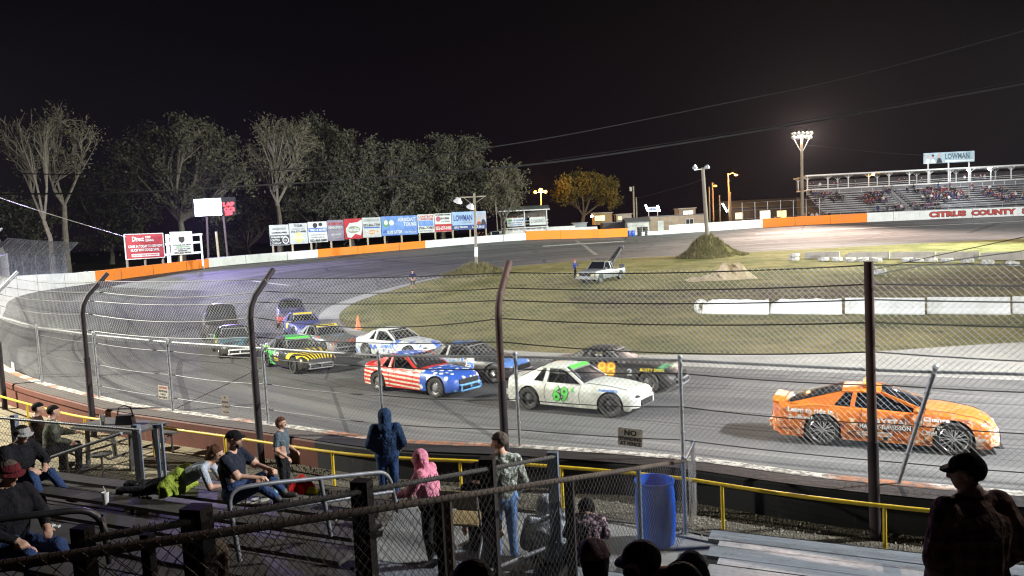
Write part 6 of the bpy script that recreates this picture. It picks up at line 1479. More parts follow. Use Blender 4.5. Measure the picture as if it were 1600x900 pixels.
board('pale banner with a green logo on the viewing hut rail', 792.5, 819, 341.5, 339.5, 354.5, 352.8, 120.8, 120.8, Wt, [('o', .2, .72, .13, .14, Gn), ('r', .40, .62, .95, .80, Bl), ('t', 'HOMETOWN', .62, .71, .13, .5, Wt), ('t', 'REALTY GROUP', .5, .42, .14, .8, Bl), ('t', '352-344-9299', .55, .18, .14, .7, Bl)], name='banner', cat='banner')
board('plain white banner with thin grey script on the viewing hut rail', 827.5, 853, 340, 338, 352.5, 350.5, 120.8, 120.8, Wt, [('t', 'CALIBRO', .58, .50, .4, .7, Gy), ('t', 'C', .14, .5, .5, .12, Gy)], name='banner', cat='banner')
for k, (x, c) in enumerate(((.9, 5), (1.4, 0), (1.9, 0), (2.7, 5), (3.3, 2), (3.9, 8), (4.5, 0), (5.0, 3), (5.5, 3), (6.0, 0), (6.5, 3), (7.0, 1))):
    crowd(hx0+x, 121.9+rnd.uniform(0, .6), hz+ZF-.02, -PI/2+rnd.uniform(-.5, .5), rnd.choice((3, 4)), 'people standing inside the viewing hut', 'person standing in the shade behind the banners of the viewing hut', CLC[c])
# ---- low white bleachers before the hut
lb = thing('low_bleacher', 'low white bleacher benches just behind the far wall below the hut', 'bleacher', (at_y(778, 360, 121).x, 120.6, 2.9))
for k, (u0, u1, dz) in enumerate(((778, 934, 0), (778, 934, .45), (778, 900, .9))):
    a = at_y(u0, 360, 120.6).x-lb.location.x; b = at_y(u1, 360, 120.6).x-lb.location.x; z = zat(850, (362.5, 359.5, 356.5)[k], 120.6)-2.9
    mb = MB(); mb.box(((a+b)/2, k*.7, z), (b-a, .30, .32)); mb.build('bench', M_WHTIM, lb)
    mb = MB(); 
    for i in range(9): mb.box((a+(b-a)*(i+.5)/9, k*.7+.2, z/2-.1), (.1, .1, z))
    mb.build('supports', M_WHTIM, lb)
for k in range(11):
    u = rnd.uniform(735, 760) if k < 4 else rnd.uniform(785, 860)
    if k < 4: q = foot(u, 120); crowd(q.x, q.y, q.z, rnd.uniform(-2.5, -.5), 3, 'people standing behind the far wall', 'person in dark clothes standing behind the far wall near the low bleachers')
# ---- buildings and trailers behind the gate
def house(name, label, cat, u0, u1, vt, vb, Y, dep, wallm, roofm, wins=(), doors=(), ridge=.5, z0=None, slope='gable', glow=None):
    a = at_y(u0, vb, Y); b = at_y(u1, vb, Y); w = b.x-a.x; z0 = min(a.z, b.z)-.4 if z0 is None else z0; h = (zat(u0, vt, Y)+zat(u1, vt, Y))/2-z0
    t = thing(name, label, cat, (a.x, Y, z0)); mb = MB(); mb.box((w/2, dep/2, h/2-.01), (w, dep, h)); mb.build('walls', wallm, t)
    mb = MB()
    if slope == 'gable': mb.prism([(-.3, h-.02), (dep/2, h+ridge), (dep+.3, h-.02), (dep+.3, h+.08), (dep/2, h+ridge+.1), (-.3, h+.08)], -.3, w+.3, 'YZ')
    else: mb.box((w/2, dep/2, h+.08), (w+.4, dep+.4, .14))
    mb.build('roof', roofm, t)
    for (x0, x1, q0, q1, m) in wins:
        mb = MB(); X0, X1, Z0_, Z1 = x0*w, x1*w, q0*h, q1*h; f = MB()
        for p, q in (((X0, Z0_), (X1, Z0_)), ((X0, Z1), (X1, Z1)), ((X0, Z0_), (X0, Z1)), ((X1, Z0_), (X1, Z1)), (((X0+X1)/2, Z0_), ((X0+X1)/2, Z1))): f.bar((p[0], -.03, p[1]), (q[0], -.03, q[1]), .06, .08)
        fo = f.build('window_frame', M_WHTIM, t); mb.box(((X0+X1)/2, -.012, (Z0_+Z1)/2), (X1-X0, .02, Z1-Z0_)); mb.build('pane', m, fo)
    for (x0, x1, q1, m) in doors: mb = MB(); mb.box(((x0+x1)/2*w, -.03, q1*h/2), ((x1-x0)*w, .05, q1*h)); mb.build('door', m, t)
    return t
W_LIT = emat('warm_lit_window', (1.0, .72, .30), 1.6); W_LITC = emat('pale_lit_window', (.9, .95, .75), 1.3); W_DK = mat('dark_pane', (.03, .03, .035), .1)
M_TAN = mat('tan_block_wall', (.34, .27, .20), .85, sc=1.0); M_SHED = mat('shed_white', (.45, .46, .42), .8, var=.4, sc=1); M_RVW = mat('trailer_skin', (.45, .42, .36), .5); M_RVO = mat('lamplit_trailer_skin', (.40, .28, .14), .6)  # last trailer colour has the orange lamp light mixed in
house('block_building', 'long low tan building with a white door behind the track gate', 'building', 1016, 1101, 337, 361.5, 134, 9, M_TAN, mat('grey_roof', (.14, .14, .15), .7), [(.66, .80, .45, .80, W_DK), (.50, .55, .3, .55, W_DK)], [(.14, .25, .78, Wt)], slope='flat')
house('shed', 'small white shed with a grey gabled roof at the track gate', 'shed', 981, 1015, 347, 363, 128, 5, M_SHED, mat('grey_roof', (.14, .14, .15), .7), ridge=.7)
house('travel_trailer', 'camper trailer glowing orange with a lit window, left of the transformer pole', 'trailer', 928, 957, 333, 347, 150, 3, M_RVO, M_RVW, [(.05, .6, .35, .8, W_LIT)], slope='flat')
house('travel_trailer', 'second camper trailer lit warm, just left of the transformer pole foot', 'trailer', 963, 987, 335, 345, 152, 3, M_RVW, M_RVW, [(.1, .35, .4, .8, W_LIT)], slope='flat')
house('storage_box', 'grey metal storage box behind the orange wall under the round tree', 'container', 896, 917, 349, 358, 128, 2.5, mat('box_grey', (.25, .27, .28), .5), mat('box_grey', (.25, .27, .28), .5), slope='flat')
house('trailer_shed', 'low dark roofed lean-to left of the white shed', 'shed', 943, 979, 348, 360, 131, 4, M_DWALL, mat('dark_tin', (.10, .10, .11), .6), slope='flat')
house('booth', 'small booth with a wide lit window behind the tan building', 'building', 1061, 1087, 326, 338, 150, 4, M_TAN, M_RVW, [(.25, .85, .25, .8, W_LITC)], slope='flat')
house('long_barn', 'long dark roofed barn between the lamp poles and the grandstand', 'building', 1140, 1288, 322, 340, 158, 12, M_DWALL, mat('barn_roof', (.10, .095, .09), .7), [(.32, .43, .2, .75, W_LITC), (.50, .60, .2, .7, W_LIT), (.06, .14, .3, .7, W_LIT), (.78, .84, .2, .55, W_LIT)], ridge=1.6)
# lit sign with two tube lamps
sg = thing('lit_sign', 'small white sign between two glaring slanted tube lamps', 'sign', tuple(foot(1020, 150)))
zo = sg.location; a = at_y(1013, 331, 150)-zo; mb = MB(); Wq = 15*150/F; mb.box((a.x+Wq/2, 0, a.z+.45), (Wq, .1, .9)); mb.build('panel', emat('sign_panel_glow', (.75, .85, .9), .7), sg)
mb = MB(); letters(mb, 'SPEEDWAY', (a.x+Wq/2, -.07, a.z+.45), (1, 0, 0), (0, 0, 1), .5, Wq*.9, bold=.05); mb.build('lettering', Nv, sg)
for u in (1013.5, 1027.5): p = at_y(u, 335, 150)-zo; mb = MB(); mb.box((p.x, 0, (a.z)/2), (.14, .14, a.z+.9)); mb.build('post', M_WHTIM, sg)
for (u0, v0, u1, v1) in ((1008.5, 320, 1012.5, 329.5), (1027.5, 321, 1031, 330.5)):
    mb = MB(); mb.tube([at_y(u0, v0, 149.8)-zo, at_y(u1, v1, 149.8)-zo], .16, 8); mb.build('tube_lamp', emat('tube_glow', (.85, .95, 1), 20), sg)
tl = at_y(1129, 318, 150); mb = MB(); q = at_y(1136, 331, 150); mb.tube([(0, 0, 0), tuple(q-tl)], .16, 8); x = mb.build('tube_lamp', emat('tube_glow', (.85, .95, 1), 20), None, loc=tuple(tl)); tag(x, 'glaring slanted white tube lamp between the paddock poles', 'lamp')
# parked vehicles in the paddock
pk = Shape(4.9, 1.85, 1.75, 2.9, .95, .35, ride=.28, tuck=.06, **TRK)
for k, (lab, u, v, Y, hd_, c) in enumerate((('orange lit parked pickup left of the round tree', 872, 345, 142, .2, (.5, .42, .30)), ('pale pickup parked beside the first paddock pickup', 888, 344, 146, .4, (.45, .40, .32)), ('white pickup parked behind the boards right of the law firm board', 771, 366, 119, 1.9, (.7, .7, .7)), ('dark pickup parked before the long barn', 1170, 337, 148, .1, (.12, .10, .09)), ('silver pickup parked near the barn lit windows', 1215, 337, 150, 2.9, (.35, .35, .36)))):  # first pickup's body colour includes the warm lamp light
    p = foot(u, Y); h_ = SH('paint', .4, coat=.3); h_.color(c); 
    gzs = gz; bod = h_.m; t = make_car('parked_car', lab, 'pickup truck', (p.x, p.y), hd_, pk, bod, race=False, rim=M_RIMG); t.location = (p.x, p.y, p.z); t.rotation_euler = (0, 0, hd_)
hl = at_y(925, 338, 140); mb = MB(); mb.ball((0, 0, 0), .22, 8, 6); x = mb.build('work_lamp', emat('work_lamp_glow', (1, .95, .85), 60), None, loc=tuple(hl)); tag(x, 'small bright work lamp glaring beside the first camper', 'lamp')
for k, u in enumerate((1258, 1264, 1269, 1276, 1283, 1296)):
    q = foot(u, 132.2); crowd(q.x, q.y, q.z+.5, rnd.uniform(-2.4, -.8), 3, 'people standing behind the orange wall at the flood tower', 'person standing behind the orange wall near the foot of the flood tower', CLC[(7, 0, 5, 5, 1, 0)[k]])
pfn = thing('post_fence', 'wire fence on grey posts behind the wall between barn and grandstand', 'fence', tuple(foot(1240, 130.5)))
for u in (1160, 1180, 1200, 1220, 1240, 1260, 1281): q = foot(u, 130.5)-pfn.location; mb = MB(); mb.tube([q, q+Vector((0, 0, 4.6))], .06, 6); mb.build('post', M_GALV, pfn)
mb = MB()
for z in (1.8, 3.2, 4.5): mb.tube([foot(1160, 130.5)-pfn.location+Vector((0, 0, z)), foot(1288, 130.5)-pfn.location+Vector((0, 0, z))], .02, 4)
mb.build('wires', M_GALV, pfn)
# gate: drum and tyre stack
q = foot(984.5, 121.5); q.z = curve(ib[981])[0].z; M_BARB = mat('blue_plastic', (.02, .09, .55), .35, var=.15)
for k in range(2):
    mb = MB(); mb.lathe([(0.001, .01), (.27, 0), (.29, .04), (.30, .45), (.29, .85), (.26, .9), (.001, .88)], 16); mb.build('plastic_drum', M_BARB, None, smooth=40, loc=(q.x+k*.65-.3, q.y-.2, q.z), label=('blue drum nearer the orange wall end at the track gate', 'blue drum next to the black tyre stack at the track gate')[k], category='drum')
mb = tyre_mesh(.42, .27); f0 = None
for k in range(10):
    c, r_ = k % 2, k//2
    if f0 is None: o = mb.build('stacked_tyre', M_TYREW, None, smooth=35); f0 = o
    else: o = f0.copy(); COL.objects.link(o)
    o.location = (q.x+1.45+c*.9, q.y-.2, q.z+r_*.28); tag(o, 'black tyre in the two tall stacks at the track gate beside the blue drums', 'tyre', 'black tyres stacked at the track gate')
# ---- tow truck, its worker and the flagman
tp = hit(938, 441); hdg = R(-128)
B_TW = livery('silver_truck', plainliv((.25, .26, .27), (.13, .125, .12), .6), .4, .3, .4)
TT = Shape(5.5, 1.95, 1.80, 3.4, .95, .39, ride=.34, tuck=.04, belt=[(-2.75, 1.0), (-.9, 1.02), (0, 1.12), (1.2, 1.12), (2.4, 1.08), (2.75, 1.0)], top=[(-2.75, .9), (-1, .92), (0, 1.15), (1.1, 1.2), (2.4, 1.14), (2.75, 1.02)], gh=(1.05, .55, -.45, -.75))
tt = make_car('tow_truck', 'old silver tow truck with a raised dark boom parked on the infield', 'tow truck', (tp.x+.3, tp.y+1.0), hdg, TT, B_TW, race=False, rim=M_RIMG)
M_BOOM = mat('boom_black', (.05, .05, .055), .6)
mb = MB(); mb.bar((-.9, .25, 1.1), (-3.5, .1, 2.75), .14, .2); mb.bar((-.9, -.25, 1.1), (-3.5, -.1, 2.75), .14, .2); mb.box((-3.5, 0, 2.78), (.2, .5, .3)); mb.bar((-2.0, 0, .95), (-2.4, 0, 2.0), .1, .1); mb.build('boom', M_BOOM, tt)
mb = MB(); mb.tube([(-3.55, 0, 2.7), (-3.55, 0, .9)], .02, 6); mb.box((-3.55, 0, .95), (.1, .5, .5)); mb.build('tow_hook', M_BOOM, tt)
mb = MB(); mb.tube([(.6, -.7, 1.8), (.6, -.7, 1.95), (.6, .7, 1.95), (.6, .7, 1.8)], .03, 6); mb.tube([(-.3, -.7, 1.8), (-.3, -.7, 1.95), (-.3, .7, 1.95), (-.3, .7, 1.8)], .03, 6); mb.tube([(.6, .7, 1.95), (-.3, .7, 1.95)], .02, 6); mb.tube([(.6, -.7, 1.95), (-.3, -.7, 1.95)], .02, 6); mb.build('roof_rack', M_BOOM, tt)
mb = MB(); mb.box((2.79, 0, .80), (.06, 1.15, .22)); mb.build('black_grille', M_DARK, tt)
for s in (-1, 1): mb = MB(); mb.box((2.80, s*.72, .82), (.06, .26, .2)); mb.build('square_headlight', mat('amber_headlight', (.6, .5, .25), .2), tt)
mb = MB(); mb.box((2.86, 0, .52), (.14, 1.85, .16)); mb.build('front_bumper', M_CHROME, tt)
M_JEAN = cloth('denim', (.05, .07, .14)); M_BLUC = cloth('blue_shirt', (.06, .08, .30)); M_BLKC = cloth('black_cloth', (.018, .018, .02)); M_SHOE = mat('dark_shoes', (.03, .028, .026), .6); M_HB = mat('hair_brown', (.09, .05, .03), .7); M_HD = cloth('black_hair', (.014, .011, .01))
q = hit(903, 436); person('worker in a blue shirt and red cap standing beside the tow truck hood', tuple(q+Vector((-.1, 1.6, 0))), R(-40), J_(STAND, elL=(.15, .25, 1.2), wrL=(.35, .2, 1.15)), M_BLUC, M_BLKC, M_SHOE, [('cap', mat('cap_red', (.4, .04, .04), .7))], vox=.02, fingers=False)
q = hit(646, 453); person('track official in a dark top with hands on hips standing on the infield grass', tuple(q), R(-75), J_(STAND, elL=(-.05, .38, 1.2), wrL=(.05, .19, 1.0), elR=(-.05, -.38, 1.2), wrR=(.05, -.19, 1.0), anR=(.10, -.22, .09), knR=(.1, -.18, .5)), cloth('navy_top', (.04, .045, .12)), cloth('dark_shorts', (.02, .02, .03)), M_SHOE, [('short_hair', M_HD)], vox=.018, fingers=False, shorts=True, sleeve='short')
# ------------------------------------------------------------------ stands on the near side
E1 = Vector((.913, -.408, 0)); E2 = Vector((-.408, -.913, 0)); FR = Vector((-1.75, 10.95, 0)); ROWD, RISE2 = .72, .11
def rowp(off, x):
    """point on the line at distance off behind the bleacher front with given x"""
    p = FR+E2*off; return p+E1*((x-p.x)/E1.x)
def alu(name, c1, c2, r=.5, metal=.25):
    h = SH(name, r, metal, .5); a = h.noise(1, 4, .7, 'Object', (.6, 3, 3)); s = h.noise(1, 3, .6, 'Object', (2.0, 60, 60)); k = h.noise(5, 5, .75)
    c = h.mix(a.step(.3, .7), c1, c2); c = h.mix(s.step(.5, .62)*.3, c, (.04, .035, .03)); c = h.mix(k.step(.52, .7)*.5, c, (.06, .05, .04)); h.color(c); h.rough(k.step(.3, .8)*.35+(r-.1)); h.bump(s, .15, .004); return h.m
M_PLK = alu('worn_dim_plank_metal', (.07, .064, .056), (.135, .125, .11)); M_PLKR = alu('lit_plank_metal', (.24, .27, .30), (.36, .39, .43), .45, .25)  # one worn metal in two tones, dim and lit stands put into the colour
BLOCAL = Matrix((E1, -E2, (0, 0, 1))).transposed()
ANG = math.atan2(E1.y, E1.x)
bl = thing('bleachers', 'rows of worn metal bench planks of the near stands stepping up towards the viewer', 'bleachers', (FR.x, FR.y, 0), ANG)
def lo(off, x): p = rowp(off, x)-FR; return p.dot(E1)       # local coordinate along the rows
PL = []
def plank(off, wid, z, x0, x1, m, nm, th=.045):
    a, b = lo(off, x0), lo(off, x1); n = max(1, int(abs(b-a)/3.6)); 
    for i in range(n):
        p, q = a+(b-a)*i/n+.006, a+(b-a)*(i+1)/n-.006; mb = MB(); dz = rnd.uniform(-.004, .004)
        mb.box(((p+q)/2, -(off+wid/2), z-th/2+dz), (q-p, wid, th)); mb.box(((p+q)/2, -(off+.012), z-.035+dz), (q-p, .022, .07)); o = mb.build(nm, m, bl); PL.append(o)
def fx2(y): return -1.85+(y-3.6)*2.25/4.0
def fx1(y): return -1.92+(y-3.0)*4.12/6.65
for k in range(0, 15):
    off = k*ROWD; z = 1.25+RISE2*k; y_ = 10.95-.657*k-.3
    xl = -6.0 if k < 2 else -14.0; xm = min(-1.7, fx2(y_)-.15) if k >= 4 else -1.75
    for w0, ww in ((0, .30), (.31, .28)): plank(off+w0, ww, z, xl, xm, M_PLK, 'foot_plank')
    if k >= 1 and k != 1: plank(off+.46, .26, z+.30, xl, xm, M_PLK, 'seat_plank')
    # middle and right parts
    if k >= 4: 
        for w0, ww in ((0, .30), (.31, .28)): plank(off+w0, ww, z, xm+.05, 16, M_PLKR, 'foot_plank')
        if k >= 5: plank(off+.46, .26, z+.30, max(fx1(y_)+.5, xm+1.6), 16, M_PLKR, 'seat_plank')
    elif k in (0, 1, 2): 
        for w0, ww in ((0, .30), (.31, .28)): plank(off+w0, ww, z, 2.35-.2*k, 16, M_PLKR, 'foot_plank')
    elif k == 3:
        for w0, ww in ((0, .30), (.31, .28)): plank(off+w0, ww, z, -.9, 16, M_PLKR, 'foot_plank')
for x in [-13+1.8*i for i in range(16)]:
    a0 = lo(ROWD, x); mb = MB(); y0, y1 = -(ROWD+.05), -(14*ROWD+.5); z1 = 1.14+RISE2*14
    mb.add([(a0+dx, y, z) for dx in (-.03, .03) for y, z in ((y0, GZ-.05), (y0, 1.24), (y1, z1), (y1, GZ-.05))], [(0, 1, 2, 3), (7, 6, 5, 4), (0, 4, 5, 1), (1, 5, 6, 2), (2, 6, 7, 3), (3, 7, 4, 0)]); mb.build('support_frame', mat('dark_support', (.03, .03, .03), .8), bl)
bpy.context.view_layer.update()
def bvh_world(obs):
    vs = []; fs = []
    for o in obs:
        k = len(vs); M = o.matrix_world; vs += [M @ v.co for v in o.data.vertices]; fs += [[i+k for i in p.vertices] for p in o.data.polygons]
    return BVHTree.FromPolygons(vs, fs)
BVP = bvh_world(PL)
def onpl(u, v):
    h = BVP.ray_cast(Vector((0, 0, CAMZ)), ray(u, v)); return h[0] if h[0] else at_z(u, v, GZ)
def zpl(x, y):
    h = BVP.ray_cast(Vector((x, y, 4.5)), Vector((0, 0, -1))); return h[0].z if h[0] else GZ
# ---- chain link fences of the aisle
M_PIPEB = near_mat('brown_pipe', (.08, .058, .042), (.17, .125, .09)); M_PIPEG = mat('grey_pipe', (.26, .27, .29), .5, .3, var=.3, sc=12); M_PIPE2 = near_mat('dull_pipe', (.08, .074, .066), (.16, .15, .135)); M_POSTK = near_mat('dark_timber_post', (.018, .014, .012), (.04, .03, .026)); M_POSTL = mat('steel_angle_post', (.20, .245, .31), .5, .4, var=.3); M_WNEAR = mat('dull_wire', (.13, .12, .11), .55, .6, var=.4, sc=5)
def aisle_fence(label, A, B, hgt, rail_r, railm, posts, pitch, wr, low=None, name='chain_link_fence'):
    t = thing(name, label, 'fence', tuple(A)); D = B-A
    mb = MB(); mb.tube([(0, 0, 0), tuple(D*.33-Vector((0, 0, .006))), tuple(D*.66-Vector((0, 0, .004))), tuple(D)], rail_r, 12); mb.build('top_rail', railm, t, smooth=40)
    w = MB(); o = Vector((0, 0, -hgt))+Vector((D.y, -D.x, 0)).normalized()*.03; chain(w, o, D, (0, 0, hgt+.012), pitch, wr, weave=.0035, n=4, knuckle=pitch*.34); w.build('wire_mesh', M_WNEAR, t, smooth=60)
    for k, (f, w_, m, up, dn, kind) in enumerate(posts):
        p = D*f; mb = MB()
        if kind == 'sq': mb.box((p.x, p.y+.05, p.z+(up-dn)/2), (w_, w_*.8, up+dn), ANG*.6)
        else: mb.tube([(p.x, p.y+.03, p.z-dn), (p.x, p.y+.03, p.z+up)], w_/2, 10); mb.ball((p.x, p.y+.03, p.z+up), w_*.56, 8, 5)
        mb.build('post', m, t, smooth=40)
    if low: mb = MB(); mb.tube([tuple(D*low[0]-Vector((0, 0, low[2]))), tuple(D*low[1]-Vector((0, 0, low[3])))], rail_r*.9, 10); mb.build('lower_rail', M_PIPEG, t, smooth=40)
    return t
A1_ = at_y(-80, 897, 2.72); B1_ = at_y(1069, 720, 9.65)
def fr1(u):   # fraction along fence one for a pixel column
    lo_, hi = 0, 1
    for _ in range(40):
        m = (lo_+hi)/2
        if proj(A1_.lerp(B1_, m))[0] < u: lo_ = m
        else: hi = m
    return lo_
aisle_fence('near chain link fence with a scuffed brown pipe rail sloping down across the foreground', A1_, B1_, 1.12, .025, M_PIPEB,
  [(fr1(222), .05, M_POSTK, .03, 1.2, 'sq'), (fr1(684), .055, M_POSTK, -.02, 1.3, 'sq'), (fr1(697), .06, M_PIPEB, -.02, 1.3, 'sq'), (fr1(889), .085, M_POSTK, -.02, 1.3, 'sq'), (fr1(998), .055, M_POSTL, -.02, 1.1, 'rd'), (.998, .055, M_POSTL, .03, 1.08, 'rd')], .085, .0021)
A2_ = at_y(120, 846, 3.35); B2_ = at_y(864, 714, 7.6)
aisle_fence('second chain link fence behind the brown rail, ending at a steel angle post', A2_, B2_, 1.05, .020, M_PIPE2,
  [(.0, .08, M_POSTK, .05, 1.2, 'sq'), (.125, .13, M_POSTK, .06, .5, 'sq'), (.395, .125, M_POSTK, .06, 1.3, 'sq'), (.735, .13, M_POSTK, .08, 1.4, 'sq'), (1.0, .11, M_POSTL, .04, 1.5, 'sq')], .085, .0021, (.70, 1.0, .92, .92))
# short return panel beside the barrel
C1 = B1_+Vector((.30, .75, .0)); aisle_fence('short chain link return panel beside the blue barrel', B1_+Vector((.02, .03, 0)), C1, 1.05, .022, M_PIPEG, [(1.0, .05, M_POSTL, .03, 1.05, 'rd')], .085, .0021)
# fence in front of the picnic table
P3 = rowp(1.4, -9.6); Q3 = rowp(1.4, -5.75); P3.z = Q3.z = 2.36
aisle_fence('chain link fence before the picnic table on the left, with pale blue steel end posts', P3, Q3, .96, .022, M_PIPEG, [(.28, .10, M_POSTL, .05, 1.0, 'sq'), (.97, .10, M_POSTL, .06, 1.0, 'sq')], .085, .0024)
t = thing('gate_leaf', 'narrow folded steel gate leaf beside the fence end post on the left', 'gate', tuple(Q3+Vector((.12, .04, 0))))
mb = MB(); mb.box((.10, 0, -.45), (.05, .05, 1.0)); mb.box((.17, .02, -.45), (.04, .04, 1.0)); mb.build('upright', M_POSTL, t); mb = MB(); mb.box((.13, 0, .04), (.14, .05, .05)); mb.build('cross_bar', M_POSTL, t)
t = thing('brace_pipe', 'loose grey pipe leaning diagonally across the mesh before the picnic table', 'pipe', tuple(at_y(70, 718, 11.6)))
mb = MB(); mb.tube([(0, 0, 0), tuple(at_y(190, 677, 11.1)-t.location)], .024, 8); mb.build('pipe', M_PIPEG, t, smooth=40)
# ---- hand rails of the stands
def bent(pts, r=.09, n=5):
    P = [Vector(p) for p in pts]; out = [P[0]]
    for i in range(1, len(P)-1):
        a = (P[i-1]-P[i]).normalized(); b = (P[i+1]-P[i]).normalized(); s = P[i]+a*r; e = P[i]+b*r
        for k in range(n+1): q = k/n; out.append(s*(1-q)**2+P[i]*2*q*(1-q)+e*q*q)
    return out+[P[-1]]
def handrail(label, top, mid, posts, r, m):
    o = Vector(top[0]); t = thing('hand_rail', label, 'hand rail', tuple(o))
    mb = MB(); mb.tube([p-o for p in bent(top, .16)], r, 10); mb.build('top_bar', m, t, smooth=50)
    if mid: mb = MB(); mb.tube([Vector(p)-o for p in mid], r*.85, 10); mb.build('lower_bar', m, t, smooth=50)
    for p, q in posts: mb = MB(); mb.tube([Vector(p)-o, Vector(q)-o], r, 10); mb.build('post', m, t, smooth=50)
handrail('grey bent pipe hand rail in the middle of the stands beside the seated man', [at_y(375, 877, 6.1), at_y(354, 765, 6.2), at_y(420, 755, 6.45), at_y(607, 736.5, 7.6), at_y(622, 800, 7.65)], [at_y(358, 806, 6.15), at_y(614, 768, 7.62)], [(at_y(500, 746, 6.9), at_y(517, 838, 6.9))], .021, M_PIPEG)
handrail('dark bent pipe hand rail at the lower left in front of the seated men', [at_y(-60, 818, 4.6), at_y(60, 804, 4.8), at_y(152, 793, 5.0), at_y(166, 838, 5.05), at_y(172, 880, 5.05)], None, [], .023, mat('dark_pipe', (.13, .12, .12), .45, .5))
# ---- barrel
q = at_z(1026, 848, GZ+.012); t = thing('plastic_barrel', 'big bright blue open plastic barrel behind the mesh corner', 'barrel', (q.x, q.y, q.z)); t.scale = (.86, .86, .92)
MBL = SH('blue_barrel_plastic', .38, spec=.5); k_ = MBL.noise(3, 4, .6); MBL.color(MBL.mix(k_.step(.35, .7), (.010, .10, .62), (.02, .15, .75)))
mb = MB(); mb.lathe([(.001, .03), (.25, .0), (.272, .02), (.285, .10), (.298, .30), (.300, .45), (.298, .62), (.285, .80), (.272, .86), (.285, .875), (.285, .90), (.262, .90), (.258, .82), (.275, .5), (.262, .1), (.24, .05), (.001, .05)], 40); mb.build('shell', MBL.m, t, smooth=35)
mb = MB(); mb.lathe([(.272, .885), (.296, .885), (.296, .915), (.268, .915)], 40, close=True); mb.build('rim', MBL.m, t, smooth=40)
# ---- picnic table with round stools
M_TBL = mat('dark_table_metal', (.09, .085, .08), .6, .2, var=.3); t = thing('picnic_table', 'dark metal picnic table with round stools on the brick paving', 'table', (-7.75, 14.35, GZ+.006), ANG)
mb = MB(); mb.box((0, 0, .74), (1.75, .80, .045)); mb.build('table_top', M_TBL, t)
for x in (-.6, .6):
    for y in (-.25, .25): mb = MB(); mb.bar((x, y, .72), (x, y*1.2, 0), .07, .05); mb.build('leg', M_TBL, t)
for x, y in ((-.5, -.78), (.45, -.78), (-.5, .78), (.45, .78)):
    mb = MB(); mb.lathe([(.001, .46), (.18, .46), (.185, .44), (.18, .42), (.001, .42)], 20, (x, y, 0)); st = mb.build('stool_seat', M_TBL, t, smooth=40)
    mb = MB(); mb.tube([(x, y, .42), (x, y*.8, .3), (x*.9, 0, .3)], .022, 7); mb.tube([(x, y, .42), (x, y, .0)], .02, 7); mb.build('stool_arm', M_TBL, st)
M_CUP = mat('white_cup', (.6, .6, .56), .6); M_BAGC = mat('black_bag', (.02, .02, .022), .7)
def tbl(x, y): return t.matrix_world.translation+E1*x-E2*y+Vector((0, 0, .765))
bpy.context.view_layer.update()
def cup(label, loc, h_=.16, r=.042, m=None, straw=False):
    mb = MB(); mb.lathe([(.001, 0), (r*.72, 0), (r, h_), (r*.93, h_), (r*.68, .01), (.001, .01)], 16); c = mb.build('paper_cup', m or M_CUP, None, smooth=40, loc=tuple(loc)); tag(c, label, 'cup')
    if straw: mb = MB(); mb.tube([(0, 0, h_*.2), (.01, 0, h_*1.0), (-.02, .0, h_*1.45)], .004, 6); mb.build('straw', M_CUP, c)
    return c
cup('pale paper cup standing on the picnic table beside the black bag', tbl(-.35, -.1), .19, .05)
g_ = tbl(.1, .05); bt = thing('shoulder_bag', 'black shoulder bag with a raised strap standing on the picnic table', 'bag', tuple(g_)); mb = MB(); mb.box((0, 0, .09), (.34, .16, .18), None, 0, .85); mb.build('pouch', M_BAGC, bt)
mb = MB(); mb.tube([(-.15, 0, .16), (-.12, 0, .33), (0, 0, .37), (.12, 0, .32), (.16, 0, .14)], .014, 6); mb.build('strap', M_BAGC, bt, smooth=60)
# ---- things lying on the planks
cup('white drink cup with a straw standing on the planks at the left', onpl(166, 789), .17, .045, None, True)
q = onpl(224, 800); bk = thing('drinks_bucket', 'white bucket holding dark bottles on the planks', 'bucket', tuple(q)); mb = MB(); mb.lathe([(.001, 0), (.085, 0), (.11, .16), (.116, .16), (.116, .175), (.104, .175), (.08, .015), (.001, .015)], 24); mb.build('pail', mat('bucket_white', (.5, .55, .5), .6), bk, smooth=40)
M_BTL = mat('dark_bottle', (.015, .012, .01), .2)
for x, y in ((-.05, .02), (.03, -.03), (.05, .04)): mb = MB(); mb.lathe([(.001, .03), (.03, .03), (.03, .15), (.012, .2), (.012, .245), (.001, .245)], 12, (x, y, 0)); b_ = mb.build('bottle', M_BTL, None, smooth=40, loc=tuple(q)); tag(b_, 'dark glass bottle standing in the white bucket', 'bottle', 'bottles in the white bucket')
q = onpl(207, 800); mb = MB(); mb.lathe([(.001, 0), (.032, 0), (.034, .16), (.014, .21), (.014, .26), (.001, .26)], 14); tag(mb.build('bottle', M_BTL, None, smooth=40, loc=tuple(q)), 'lone dark bottle standing just left of the white bucket', 'bottle')
q = onpl(199, 796); mb = MB(); mb.lathe([(.001, 0), (.033, 0), (.035, .01), (.035, .12), (.028, .135), (.001, .135)], 14); tag(mb.build('drink_can', mat('can_olive', (.3, .3, .12), .35, .5), None, smooth=40, loc=tuple(q)), 'olive drink can on the planks left of the bottles', 'can')
